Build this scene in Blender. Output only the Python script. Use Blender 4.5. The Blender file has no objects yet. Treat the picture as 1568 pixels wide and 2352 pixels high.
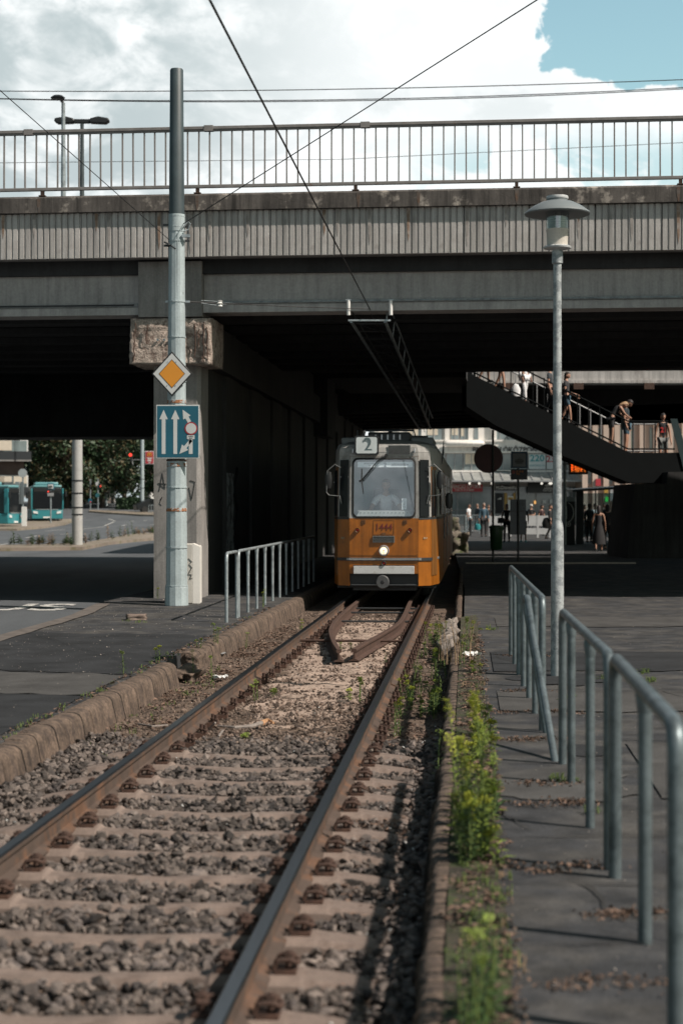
import bpy, bmesh, math, random
import numpy as np
from mathutils import Vector, Matrix, noise

S = bpy.context.scene
COL = S.collection
R = math.radians
# ------------------------------------------------------------------ camera
cam = bpy.data.objects.new('camera', bpy.data.cameras.new('camera'))
COL.objects.link(cam)
cam.location = (0, 0, 1.7)
cam.rotation_euler = (R(90), 0, 0)
cd = cam.data
cd.sensor_fit = 'VERTICAL'; cd.sensor_height = 36; cd.lens = 59.54
cd.shift_y = -0.0068
cd.clip_start = 0.1; cd.clip_end = 3000
cd.dof.use_dof = True; cd.dof.focus_distance = 22; cd.dof.aperture_fstop = 2.4
S.camera = cam
# ------------------------------------------------------------------ sky, sun, exposure
SUN_AZ = Vector((0.885, -0.465, 0)).normalized()      # horizontal direction the light comes from
SUN_EL = R(46)
sd = Vector((SUN_AZ.x*math.cos(SUN_EL), SUN_AZ.y*math.cos(SUN_EL), math.sin(SUN_EL)))
sun = bpy.data.objects.new('sun', bpy.data.lights.new('sun', 'SUN'))
COL.objects.link(sun)
sun.data.energy = 5.0; sun.data.angle = R(0.6); sun.data.color = (1.0, 0.89, 0.79)
sun.location = (30, -20, 40)
sun.rotation_euler = (-sd).to_track_quat('-Z', 'Y').to_euler()
S.view_settings.view_transform = 'Standard'; S.view_settings.look = 'None'
S.view_settings.exposure = 0.12; S.view_settings.gamma = 1.0; S.view_settings.use_curve_mapping = False

W = bpy.data.worlds.new('World'); S.world = W; W.use_nodes = True
nt = W.node_tree; nt.nodes.clear(); L = nt.links.new
def N(t, **k):
    n = nt.nodes.new(t)
    for a, b in k.items(): setattr(n, a, b)
    return n
def math_(op, a, b=None, c=None, clamp=False):
    n = N('ShaderNodeMath', operation=op, use_clamp=clamp)
    for i, v in enumerate((a, b, c)):
        if v is None: continue
        if isinstance(v, (int, float)): n.inputs[i].default_value = v
        else: L(v, n.inputs[i])
    return n.outputs[0]
def sstep(v, lo, hi):
    n = N('ShaderNodeMapRange', interpolation_type='SMOOTHSTEP')
    L(v, n.inputs[0]); n.inputs[1].default_value = lo; n.inputs[2].default_value = hi
    return n.outputs[0]
def fbm(vec, scale, detail=8, rough=.55, dist=0):
    n = N('ShaderNodeTexNoise'); n.inputs['Scale'].default_value = scale
    n.inputs['Detail'].default_value = detail; n.inputs['Roughness'].default_value = rough
    n.inputs['Distortion'].default_value = dist
    L(vec, n.inputs['Vector']); return n.outputs[0]
sky = N('ShaderNodeTexSky', sky_type='NISHITA', sun_disc=False, sun_elevation=SUN_EL,
        sun_rotation=math.atan2(SUN_AZ.x, SUN_AZ.y), air_density=1.0, dust_density=1.5, ozone_density=1.0)
tc = N('ShaderNodeTexCoord'); D = tc.outputs['Generated']
sp = N('ShaderNodeSeparateXYZ'); L(D, sp.inputs[0])
dx, dy, dz = sp.outputs
warp = N('ShaderNodeVectorMath', operation='MULTIPLY'); L(D, warp.inputs[0]); warp.inputs[1].default_value = (1, 1, 1.5)
WV = warp.outputs[0]
edge = math_('SUBTRACT', fbm(WV, 26, 9, .6, .3), .5)            # billowing cloud edge
# a clear opening in the cloud to the upper right
q = math_('MINIMUM', math_('SUBTRACT', dx, .1135), math_('SUBTRACT', math_('ADD', dz, math_('MULTIPLY', dx, .15)), .262))
clear1 = sstep(math_('ADD', q, math_('MULTIPLY', edge, .045)), -.0008, .0022)
# thin breaks low down on the right
low = math_('MULTIPLY', sstep(dx, .02, .09), math_('SUBTRACT', 1, sstep(dz, .195, .222)))
clear2 = math_('MULTIPLY', math_('MULTIPLY', low, sstep(fbm(WV, 19, 7, .6, .5), .44, .56)), .7)
# unseen sky overhead, behind and aside: cloud thinned and dimmed to deepen contrast
over = math_('MAXIMUM', math_('MAXIMUM', sstep(dz, .36, .55), sstep(math_('ABSOLUTE', dx), .30, .5)), math_('MULTIPLY', math_('SUBTRACT', 1, sstep(dy, -.2, .3)), sstep(dz, .15, .4)))
clear3 = math_('MULTIPLY', over, sstep(fbm(D, 2.6, 8, .6, .4), .22, .36))
clear = math_('MAXIMUM', math_('MAXIMUM', clear1, clear2), clear3, clamp=True)
g1 = sstep(fbm(WV, 9, 9, .6, .6), .37, .60)
g2 = sstep(fbm(WV, 22, 6, .6, .3), .34, .62)
left = math_('SUBTRACT', 1, sstep(dx, -.14, .05))                # the left half is more textured
shade = math_('MULTIPLY', math_('SUBTRACT', 1, math_('MULTIPLY', math_('MULTIPLY', g1, g2), 1)), math_('ADD', math_('MULTIPLY', left, .75), .30), clamp=True)
bandg = math_('MULTIPLY', sstep(dz, .205, .225), math_('SUBTRACT', 1, sstep(dz, .235, .252)))
shade = math_('MAXIMUM', shade, math_('MULTIPLY', math_('MULTIPLY', bandg, sstep(fbm(WV, 12, 6, .6, .4), .40, .62)), .5))
cc = N('ShaderNodeMix', data_type='RGBA'); L(shade, cc.inputs[0])
cc.inputs[6].default_value = (1.04, 1.06, 1.06, 1); cc.inputs[7].default_value = (.50, .575, .59, 1)
bg1 = N('ShaderNodeBackground'); bg1.inputs[1].default_value = 0.14
tint = N('ShaderNodeMix', data_type='RGBA', blend_type='MULTIPLY'); tint.inputs[0].default_value = 1
L(sky.outputs[0], tint.inputs[6]); tint.inputs[7].default_value = (1.27, 1.40, 1.08, 1)
L(tint.outputs[2], bg1.inputs[0]); L(math_('SUBTRACT', .14, math_('MULTIPLY', over, .095)), bg1.inputs[1])
bg2 = N('ShaderNodeBackground'); L(cc.outputs[2], bg2.inputs[0]); bg2.inputs[1].default_value = 1.02
mx = N('ShaderNodeMixShader'); L(clear, mx.inputs[0]); L(bg2.outputs[0], mx.inputs[1]); L(bg1.outputs[0], mx.inputs[2])
wo = N('ShaderNodeOutputWorld'); L(mx.outputs[0], wo.inputs[0])

# ------------------------------------------------------------------ helpers
F = 3890.0
def gp(x, y, Z=0.0):
    Y = F*(1.7-Z)/(y-1160.0); return ((x-784)/F*Y, Y)
def dp(x, y, Y):
    return ((x-784)/F*Y, 1.7-(y-1160)/F*Y)

_m = {}
def M(name, col=(.5,.5,.5), rough=.7, metal=0, sfreq=2.2, var=.18, scale=3, bump=.15, bscale=60, col2=None, t2=.6, s2=2.0, soft2=.06,
      streak=0, emit=0, island=0, stretch=(1,1,1), bdist=.01, spec=.5, fine=.1):
    if name in _m: return _m[name]
    m = bpy.data.materials.new(name); m.use_nodes = True; _m[name] = m
    t = m.node_tree; b = t.nodes['Principled BSDF']; l = t.links.new
    def n(ty, **k):
        q = t.nodes.new(ty)
        for a, c in k.items(): setattr(q, a, c)
        return q
    b.inputs['Roughness'].default_value = rough; b.inputs['Metallic'].default_value = metal
    b.inputs['Specular IOR Level'].default_value = spec
    co = n('ShaderNodeTexCoord'); mp = n('ShaderNodeMapping'); l(co.outputs['Object'], mp.inputs[0]); mp.inputs['Scale'].default_value = stretch
    V = mp.outputs[0]
    def noi(s, d=5, r=.6):
        q = n('ShaderNodeTexNoise'); q.inputs['Scale'].default_value = s; q.inputs['Detail'].default_value = d; q.inputs['Roughness'].default_value = r
        l(V, q.inputs['Vector']); return q.outputs[0]
    def mul(c_in, fac, lo, hi):
        mr = n('ShaderNodeMapRange'); l(fac, mr.inputs[0]); mr.inputs[1].default_value = .3; mr.inputs[2].default_value = .7
        mr.inputs[3].default_value = lo; mr.inputs[4].default_value = hi
        mm = n('ShaderNodeVectorMath', operation='SCALE'); l(c_in, mm.inputs[0]); l(mr.outputs[0], mm.inputs['Scale']); return mm.outputs[0]
    rgb = n('ShaderNodeRGB'); rgb.outputs[0].default_value = (*col, 1); c = rgb.outputs[0]
    if col2:
        mr = n('ShaderNodeMapRange'); l(noi(s2, 8, .65), mr.inputs[0]); mr.inputs[1].default_value = t2-soft2; mr.inputs[2].default_value = t2+soft2
        mm = n('ShaderNodeMix', data_type='RGBA'); l(mr.outputs[0], mm.inputs[0]); l(c, mm.inputs[6]); mm.inputs[7].default_value = (*col2, 1); c = mm.outputs[2]
    if var: c = mul(c, noi(scale), 1-var, 1+var)
    if fine: c = mul(c, noi(bscale, 3), 1-fine, 1+fine)
    if streak:
        mp2 = n('ShaderNodeMapping'); l(co.outputs['Object'], mp2.inputs[0]); mp2.inputs['Scale'].default_value = (3.0, 3.0, .25)
        q = n('ShaderNodeTexNoise'); q.inputs['Scale'].default_value = sfreq; q.inputs['Detail'].default_value = 6; q.inputs['Roughness'].default_value = .7; l(mp2.outputs[0], q.inputs['Vector'])
        mr = n('ShaderNodeMapRange'); l(q.outputs[0], mr.inputs[0]); mr.inputs[1].default_value = .42; mr.inputs[2].default_value = .68
        mr.inputs[3].default_value = 1; mr.inputs[4].default_value = 1-streak
        mm = n('ShaderNodeVectorMath', operation='SCALE'); l(c, mm.inputs[0]); l(mr.outputs[0], mm.inputs['Scale']); c = mm.outputs[0]
    if island:
        g = n('ShaderNodeNewGeometry'); mr = n('ShaderNodeMapRange'); l(g.outputs['Random Per Island'], mr.inputs[0])
        mr.inputs[3].default_value = 1-island; mr.inputs[4].default_value = 1+island
        mm = n('ShaderNodeVectorMath', operation='SCALE'); l(c, mm.inputs[0]); l(mr.outputs[0], mm.inputs['Scale']); c = mm.outputs[0]
    l(c, b.inputs['Base Color'])
    if bump:
        bp = n('ShaderNodeBump'); bp.inputs['Strength'].default_value = bump; bp.inputs['Distance'].default_value = bdist
        l(noi(bscale, 6, .65), bp.inputs['Height']); l(bp.outputs[0], b.inputs['Normal'])
    if emit:
        b.inputs['Emission Color'].default_value = (*col, 1); b.inputs['Emission Strength'].default_value = emit
    return m
def flat(name, col=(.5,.5,.5), rough=.5, **k): return M(name, col, rough, var=k.pop('var', .08), bump=k.pop('bump', 0), fine=k.pop('fine', 0), **k)
def glass(name, tint=(.8,.9,.95), refl=.25, rough=.03):
    if name in _m: return _m[name]
    m = bpy.data.materials.new(name); m.use_nodes = True; _m[name] = m
    t = m.node_tree; t.nodes.clear(); l = t.links.new
    o = t.nodes.new('ShaderNodeOutputMaterial'); mxs = t.nodes.new('ShaderNodeMixShader')
    tr = t.nodes.new('ShaderNodeBsdfTransparent'); tr.inputs[0].default_value = (*tint, 1)
    gl = t.nodes.new('ShaderNodeBsdfGlossy'); gl.inputs[1].default_value = rough; gl.inputs[0].default_value = (.9,.95,1,1)
    nz = t.nodes.new('ShaderNodeTexNoise'); nz.inputs['Scale'].default_value = 2.5; mr = t.nodes.new('ShaderNodeMapRange')
    l(nz.outputs[0], mr.inputs[0]); mr.inputs[3].default_value = refl*.8; mr.inputs[4].default_value = refl*1.2
    l(mr.outputs[0], mxs.inputs[0]); l(tr.outputs[0], mxs.inputs[1]); l(gl.outputs[0], mxs.inputs[2]); l(mxs.outputs[0], o.inputs[0])
    return m

class MB:
    def __init__(s): s.v = []; s.f = []; s.mi = []
    def add(s, vs, fs, m=0):
        o = len(s.v); s.v += [tuple(v) for v in vs]; s.f += [tuple(o+i for i in f) for f in fs]; s.mi += [m]*len(fs); return s
    def box(s, x0, x1, y0, y1, z0, z1, m=0, X=None):
        vs = [Vector(p) for p in ((x0,y0,z0),(x1,y0,z0),(x1,y1,z0),(x0,y1,z0),(x0,y0,z1),(x1,y0,z1),(x1,y1,z1),(x0,y1,z1))]
        if X: vs = [X @ v for v in vs]
        return s.add(vs, [(3,2,1,0),(4,5,6,7),(0,1,5,4),(1,2,6,5),(2,3,7,6),(3,0,4,7)], m)
    def cbox(s, c, d, m=0, X=None):
        return s.box(c[0]-d[0]/2, c[0]+d[0]/2, c[1]-d[1]/2, c[1]+d[1]/2, c[2]-d[2]/2, c[2]+d[2]/2, m, X)
    def tube(s, pts, r, n=8, m=0, cap=True, up=None):
        pts = [Vector(p) for p in pts]; rs = r if isinstance(r, (list, tuple)) else [r]*len(pts)
        vs = []; fs = []; prev = None
        for i, p in enumerate(pts):
            d = (pts[min(i+1, len(pts)-1)]-pts[max(i-1, 0)]).normalized()
            if prev is None:
                a = Vector((0,0,1)) if abs(d.z) < .9 else Vector((1,0,0))
                e = d.cross(a).normalized()
            else:
                e = (prev - d*prev.dot(d)).normalized()
            prev = e; f = d.cross(e)
            for k in range(n):
                t = 2*math.pi*k/n
                vs.append(p+(e*math.cos(t)+f*math.sin(t))*rs[i])
        for i in range(len(pts)-1):
            for k in range(n):
                a = i*n+k; b = i*n+(k+1) % n; fs.append((a, a+n, b+n, b))
        if cap: fs.append(tuple(range(n))); fs.append(tuple(reversed(range((len(pts)-1)*n, len(pts)*n))))
        return s.add(vs, fs, m)
    def lathe(s, prof, n=24, m=0, c=(0,0,0), ax='z', sx=1, sy=1):
        vs = []; fs = []; k = len(prof)
        for i in range(n):
            t = 2*math.pi*i/n
            for r, z in prof:
                p = (r*math.cos(t)*sx, r*math.sin(t)*sy, z)
                if ax == 'y': p = (p[0], z, p[1])
                vs.append((p[0]+c[0], p[1]+c[1], p[2]+c[2]))
        for i in range(n):
            for j in range(k-1):
                a = i*k+j; b = ((i+1) % n)*k+j
                fs.append((a, b, b+1, a+1) if ax == 'z' else (a, a+1, b+1, b))
        return s.add(vs, fs, m)
    def disc(s, c, r, n=24, m=0, ax='y', th=.01):
        return s.lathe([(0,-th/2),(r,-th/2),(r,th/2),(0,th/2)] if ax == 'z' else [(0,th/2),(r,th/2),(r,-th/2),(0,-th/2)], n, m, c, ax)
    def prism(s, poly, z0, z1, m=0, ax='z', X=None):
        n = len(poly)
        if ax == 'z': vs = [(x,y,z0) for x,y in poly]+[(x,y,z1) for x,y in poly]
        elif ax == 'y': vs = [(x,z0,y) for x,y in poly]+[(x,z1,y) for x,y in poly]
        else: vs = [(z0,x,y) for x,y in poly]+[(z1,x,y) for x,y in poly]
        if X: vs = [X @ Vector(v) for v in vs]
        fs = [tuple(reversed(range(n))), tuple(range(n, 2*n))]+[(i, (i+1) % n, n+(i+1) % n, n+i) for i in range(n)]
        return s.add(vs, fs, m)
    def build(s, name, mats, parent=None, off=None, smooth=False, bevel=0, fix=True, loc=None, rz=None, solid=0):
        me = bpy.data.meshes.new(name)
        v = s.v if not off else [(a-off[0], b-off[1], c-off[2]) for a, b, c in s.v]
        me.from_pydata(v, [], s.f)
        for mt in (mats if isinstance(mats, (list, tuple)) else [mats]): me.materials.append(mt)
        me.polygons.foreach_set('material_index', s.mi)
        if fix:
            bm = bmesh.new(); bm.from_mesh(me); bmesh.ops.recalc_face_normals(bm, faces=bm.faces); bm.to_mesh(me); bm.free()
        if smooth: me.polygons.foreach_set('use_smooth', [True]*len(me.polygons))
        o = bpy.data.objects.new(name, me); COL.objects.link(o)
        if parent: o.parent = parent
        if loc: o.location = loc
        if rz is not None: o.rotation_euler = (0,0,rz)
        if solid:
            so = o.modifiers.new('solid', 'SOLIDIFY'); so.thickness = solid; so.offset = 0
        if bevel:
            b = o.modifiers.new('bevel', 'BEVEL'); b.width = bevel; b.segments = 2; b.limit_method = 'ANGLE'; b.angle_limit = R(40)
        if smooth or bevel:
            try:
                me.set_sharp_from_angle(angle=R(38)); me.polygons.foreach_set('use_smooth', [True]*len(me.polygons))
            except Exception: pass
        return o
def tag(o, label=None, cat=None, group=None, kind=None):
    if label: o['label'] = label
    if cat: o['category'] = cat
    if group: o['group'] = group
    if kind: o['kind'] = kind
    return o
def thing(name, label, cat, loc=(0,0,0), rz=0, group=None):
    o = bpy.data.objects.new(name, None); COL.objects.link(o); o.empty_display_size = .2
    o.location = loc; o.rotation_euler = (0,0,rz); return tag(o, label, cat, group)
def dup(o, parent=None, loc=None, rz=None, label=None, kids=None):
    c = o.copy(); COL.objects.link(c)
    if parent is not None: c.parent = parent
    if loc is not None: c.location = loc
    if rz is not None: c.rotation_euler = (0,0,rz)
    if label: c['label'] = label
    for ch in (kids or KIDS).get(o.name, []):
        dup(ch, c)
    return c
KIDS = {}
def reg(root):                      # remember a prototype's children for dup()
    for o in COL.objects:
        if o.parent: KIDS.setdefault(o.parent.name, [])
    for k in list(KIDS): KIDS[k] = []
    for o in COL.objects:
        if o.parent: KIDS[o.parent.name].append(o)
def text(s, size, name, mat, parent, loc, rot=(R(90),0,0), ext=.002, align='CENTER', sx=1, bold=0, label=None):
    cu = bpy.data.curves.new('t', 'FONT'); cu.body = s; cu.size = size; cu.extrude = ext; cu.align_x = align; cu.align_y = 'CENTER'; cu.offset = bold
    cu.resolution_u = 3
    to = bpy.data.objects.new('t', cu); COL.objects.link(to)
    dg = bpy.context.evaluated_depsgraph_get(); me = bpy.data.meshes.new_from_object(to.evaluated_get(dg))
    bpy.data.objects.remove(to); me.materials.clear(); me.materials.append(mat); me.name = name
    o = bpy.data.objects.new(name, me); COL.objects.link(o); o.parent = parent; o.location = loc; o.rotation_euler = rot; o.scale = (sx,1,1)
    if label: o['label'] = label
    return o
def fit(t, w):
    xs = [v.co.x for v in t.data.vertices]; t.scale = (w/max(.01, max(xs)-min(xs)), 1, 1)
def rnd(a, b): return random.uniform(a, b)
def nz(x, y, z=0, s=1): return noise.noise(Vector((x*s, y*s, z*s)))

# track frame: s along the track, u to the right of its centre line
TA = math.atan(.078); TD = (math.sin(TA), math.cos(TA)); TN = (math.cos(TA), -math.sin(TA)); TO = -1.623
def tp(s, u, z=0): return (TO+TD[0]*s+TN[0]*u, TD[1]*s+TN[1]*u, z)
def hill(X, Y):                     # the road climbs gently in the distance on the left
    if Y < 90: return 0
    d = min(Y-90, 110); k = 1.58e-4*d*d + max(0, min(Y-200, 300))*.004
    w = min(1, max(0, (2-X)/8.0)); return k*w

# ------------------------------------------------------------------ materials
m_asph = M('asphalt', (.043,.045,.049), .92, spec=.25, var=.42, scale=3.5, bump=.5, bscale=120, col2=(.080,.077,.073), t2=.54, s2=1.6, soft2=.1, bdist=.006, fine=.45)
m_asph2 = M('asphalt_dark', (.029,.031,.034), .92, spec=.25, var=.35, scale=2, bump=.5, bscale=130, bdist=.006, fine=.5)
m_asph3 = M('asphalt_pale', (.070,.069,.068), .92, spec=.25, var=.3, scale=2, bump=.5, bscale=110, bdist=.006, fine=.4)
m_road = M('road_asphalt', (.10,.11,.12), .9, spec=.2, var=.22, scale=.5, bump=.2, bscale=60, fine=.2, stretch=(1,.25,1))
m_conc = M('concrete', (.26,.25,.24), .85, var=.2, scale=1.2, bump=.3, bscale=30, streak=.35, fine=.12)
m_concd = M('concrete_dark', (.10,.096,.092), .9, var=.25, scale=1.5, bump=.3, bscale=25, streak=.3, col2=(.05,.048,.047), t2=.58)
m_under = M('shade_dark_concrete', (.035,.036,.038), .9, var=.3, scale=.8, bump=.2, bscale=12, streak=.3)  # concrete darkened so the underside's shade sits in its colour
m_fasc = M('fascia_concrete', (.45,.435,.42), .85, var=.16, scale=.9, bump=.25, bscale=35, streak=.45, col2=(.31,.29,.275), t2=.6, s2=1.1)
m_edge = M('edge_concrete', (.10,.09,.083), .9, var=.3, scale=1.5, bump=.5, bscale=25, streak=.75, col2=(.30,.27,.24), t2=.60, s2=3, soft2=.04)
m_kerb = M('kerb_stone', (.135,.097,.073), .9, var=.38, scale=5, bump=1, bscale=40, col2=(.085,.062,.05), t2=.55, s2=7, streak=.5, bdist=.008, fine=.4, sfreq=5)
m_slp = M('sleeper_concrete', (.185,.142,.120), .85, var=.35, scale=4, bump=.3, bscale=60, col2=(.13,.095,.078), t2=.60, s2=6)
m_ballast = M('ballast_stone', (.118,.097,.085), .8, var=.3, scale=3, bump=.5, bscale=70, col2=(.065,.055,.052), t2=.55, s2=6, island=.8)
m_soil = M('bed_soil', (.10,.072,.055), .95, var=.4, scale=5, bump=.9, bscale=45, bdist=.03, col2=(.17,.125,.095), t2=.52, s2=4, fine=.5)
m_sand = M('bed_sand', (.38,.29,.235), .95, var=.25, scale=4, bump=.8, bscale=60, bdist=.02, col2=(.15,.105,.08), t2=.58, s2=6, fine=.4)
m_rust = M('rust', (.070,.040,.030), .85, var=.35, scale=12, bump=.4, bscale=90, col2=(.075,.04,.028), t2=.55, s2=9)
m_rustl = M('rust_pale', (.082,.058,.046), .8, var=.25, scale=6, bump=.3, bscale=90, col2=(.14,.075,.045), t2=.55, s2=4)
m_steel = M('worn_steel', (.12,.135,.155), .33, metal=1, var=.25, scale=2, bump=.05, bscale=60, stretch=(1,.06,1), fine=.1)
m_galvd = M('weathered_galvanised', (.15,.185,.20), .42, metal=.45, var=.2, scale=9, bump=.1, bscale=40, col2=(.09,.115,.125), t2=.55, s2=7)
m_galv = M('galvanised_steel', (.31,.355,.375), .45, metal=.35, var=.2, scale=9, bump=.1, bscale=40, col2=(.22,.25,.265), t2=.55, s2=7)
m_galvp = M('mottled_zinc', (.40,.43,.44), .55, metal=.2, var=.12, scale=20, bump=.12, bscale=80, col2=(.255,.28,.295), t2=.52, s2=13, soft2=.02)
m_pole = M('pale_teal_paint', (.385,.455,.475), .5, var=.12, scale=3, bump=.1, bscale=30, col2=(.25,.29,.30), t2=.66, s2=9, soft2=.02, streak=.18)
m_poledk = M('dark_pole_paint', (.045,.06,.065), .5, var=.2, scale=3, bump=.1)
m_black = flat('black_paint', (.012,.013,.014), .45)
m_rubber = flat('black_rubber', (.015,.015,.015), .7)
m_dark = flat('dark_metal', (.03,.033,.036), .5)
m_white = flat('white_paint', (.72,.72,.70), .5)
m_wire = flat('wire', (.012,.012,.013), .6)
m_leaf = M('weed_leaf', (.040,.078,.02), .6, var=.3, scale=8, bump=0, island=.35, fine=0)  # green lowered to carry the shade over the bottom clump
m_leafy = M('weed_leaf_yellow', (.16,.22,.03), .6, var=.25, scale=8, bump=0, island=.3, fine=0)
m_tip = M('weed_flower_tip', (.33,.36,.04), .7, var=.2, scale=20, bump=0, island=.3, fine=0)
m_stem = M('weed_stem', (.14,.19,.05), .7, var=.2, scale=20, bump=0, fine=0)
m_dry = M('dry_stalk', (.30,.21,.13), .8, var=.3, scale=20, bump=0, island=.3, fine=0)
m_tree = M('tree_leaf', (.026,.056,.022), .6, var=.4, scale=.3, bump=0, island=.3, fine=0)
m_tree2 = M('tree_leaf_olive', (.075,.062,.025), .6, var=.35, scale=.4, bump=0, island=.5, fine=0)
m_bark = M('bark', (.09,.07,.055), .9, var=.3, scale=6)
m_paintw = M('road_paint', (.55,.55,.53), .7, var=.2, scale=6, bump=.1, col2=(.12,.12,.12), t2=.56, s2=12, soft2=.03)
# ================================================================== ground, roads, platforms
def sheet(name, x0, x1, y0, y1, nx, ny, zf, mat, kind='structure'):
    xs = np.linspace(x0, x1, nx); ys = np.linspace(y0, y1, ny); mb = MB()
    mb.v = [(x, y, zf(x, y)) for y in ys for x in xs]
    for j in range(ny-1):
        for i in range(nx-1):
            a = j*nx+i; mb.f.append((a, a+1, a+nx+1, a+nx)); mb.mi.append(0)
    o = mb.build(name, mat, fix=False); o['kind'] = kind; return o
random.seed(3)
sheet('ground', -800, 800, -200, 1500, 81, 171, lambda x, y: -.36+hill(x, y), M('ground_soil', (.13,.115,.095), .95, scale=.1, fine=.3))
def edgeL(y): return -3.43+.082*y          # left platform edge
def edgeR(y): return -.17+.0735*y          # right platform edge
# road on the left
mb = MB(); ys = [-60+4*i for i in range(100)]
for y in ys:
    xr = -4.28+.012*(y-25) if y < 100 else min(2, -4.28+.012*75+(y-100)*.3)
    for k in range(9): mb.v.append((xr-k*k*1.3-k*1.0, y, -.12+hill(xr-k*k*1.3-k, y)))
for j in range(len(ys)-1):
    for i in range(8): a = j*9+i; mb.f.append((a, a+1, a+10, a+9)); mb.mi.append(0)
mb.build('road', m_road).__setitem__('kind', 'structure')

def slab(name, poly, z0, z1, mat):
    o = MB().prism(poly, z0, z1).build(name, mat, bevel=.012); o['kind'] = 'structure'; return o
lp = [(edgeL(y)+.003, y) for y in range(-12, 80, 4)]
left_out = [(-4.2,76),(-4.0,46),(-3.72,34.8),(-4.2,29.5),(-4.14,25.8),(-4.43,22),(-4.9,12),(-5.2,0),(-5.3,-12)]
# left platform slab, a slightly uneven asphalt top
mb = MB(); ys = [-8+.25*i for i in range(0, 337)]
def outx(y):
    q = sorted(left_out, key=lambda p: p[1])
    for a, b in zip(q, q[1:]):
        if a[1] <= y <= b[1]: return a[0]+(b[0]-a[0])*(y-a[1])/(b[1]-a[1])
    return q[-1][0]
for y in ys:
    a, b = outx(y), edgeL(y)+.004
    for k in range(13):
        x = a+(b-a)*k/12; mb.v.append((x, y, .012*nz(x, y, 5, .8)*(0 if k in (0, 12) else 1)))
    mb.v.append((b, y, -.35)); mb.v.append((a, y, -.35))
for j in range(len(ys)-1):
    o = j*15
    for k in range(13): mb.f.append((o+k, o+k+1, o+k+16, o+k+15)); mb.mi.append(0)
    mb.f.append((o+14, o, o+15, o+29)); mb.mi.append(0)
mb.build('platform_pavement', m_asph, smooth=True).__setitem__('kind', 'structure')
# right platform / square
mb = MB(); ys = [-6+.25*i for i in range(0, 200)]+[44+4*i for i in range(40)]
def rz_(x, y): return .014*nz(x, y, 9, .7)*min(1, max(0, (x-edgeR(y)-.2)*3))-.0
for y in ys:
    a = edgeR(y)+.14 if y < 34 else edgeR(34)+.14+(y-34)*.06
    for k in range(18):
        x = a+(k/17.0)**1.8*(26 if y < 44 else 46); mb.v.append((x, y, rz_(x, y) if x-a < 14 and y < 44 else 0))
    mb.v.append((a, y, -.35))
for j in range(len(ys)-1):
    o = j*19
    for k in range(17): mb.f.append((o+k, o+k+1, o+k+20, o+k+19)); mb.mi.append(0)
    mb.f.append((o+18, o, o+19, o+37)); mb.mi.append(0)
mb.build('square_pavement', m_asph, smooth=True).__setitem__('kind', 'structure')
# asphalt patches laid on the platforms (4 mm sheets) and dark joints between them
def patch(name, poly, mat, z=.006, kind='structure', amp=.012, seed=5, zf=None):
    bm = bmesh.new(); vs = [bm.verts.new((x, y, 0)) for x, y in poly]; bm.faces.new(vs)
    bmesh.ops.triangulate(bm, faces=bm.faces)
    for _ in range(4): bmesh.ops.subdivide_edges(bm, edges=[e for e in bm.edges if e.calc_length() > .35], cuts=1, use_grid_fill=False); bmesh.ops.triangulate(bm, faces=bm.faces)
    for v in bm.verts: v.co.z = (zf(v.co.x, v.co.y) if zf else 0)+z
    bmesh.ops.recalc_face_normals(bm, faces=bm.faces)
    me = bpy.data.meshes.new(name); bm.to_mesh(me); bm.free(); me.materials.append(mat)
    o = bpy.data.objects.new(name, me); COL.objects.link(o); o['kind'] = kind; return o
lz = lambda x, y: .012*nz(x, y, 5, .8)
def jag(x0, y0, x1, y1, n=14, a=.05):
    a = a*1.7
    return [(x0+(x1-x0)*i/n+(rnd(-a, a) if 0 < i < n else 0)*.3, y0+(y1-y0)*i/n+(rnd(-a, a) if 0 < i < n else 0)) for i in range(n+1)]
patch('pavement_patch', jag(-4.9,12.4,edgeL(13)-.02,13.0)+jag(edgeL(15.0)-.08,15.0,-4.72,15.5), m_asph2, .01, zf=lz)
patch('pavement_patch', jag(-4.72,15.6,edgeL(15.1)-.08,15.1)+jag(edgeL(16.9)-.08,16.9,-4.7,17.6), m_asph3, .01, zf=lz)
patch('pavement_patch', jag(-5.1,8.0,edgeL(8)-.02,8.3)+jag(edgeL(12.3)-.05,12.9,-5.0,12.3), m_asph2, .01, zf=lz)
patch('pavement_patch', jag(-4.6,17.7,edgeL(17.0)-.08,17.0)+jag(edgeL(22)-.12,22,-4.3,22.6), m_asph2, .008, zf=lz)
for a, b, c, d in ((-4.9,15.55,edgeL(15.05)-.02,15.05),(-4.7,17.65,edgeL(16.95),16.95),(-5.1,12.35,edgeL(12.9),12.95),(-3.6,22.7,-1.9,22.1)):
    top = jag(a, b, c, d, 22, .03); bot = [(x, y-rnd(.004,.02)) for x, y in reversed(top)]
    patch('pavement_crack', top+bot, m_rubber, .013, zf=lz)
for y0, y1, xa, xb, mt in ((13.9,15.4,.25,6,m_asph3),(9.75,12.0,1.1,4.6,m_asph3),(17.2,19.5,.25,5.5,m_asph2),(23.6,25.6,.4,7.5,m_asph3)):
    patch('pavement_patch', jag(edgeR(y0)+xa+.2,y0,xb,y0+.1,14,.06)+jag(xb+.2,y1+.1,edgeR(y1)+xa+.2,y1,14,.06), mt, .010, zf=rz_)
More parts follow.
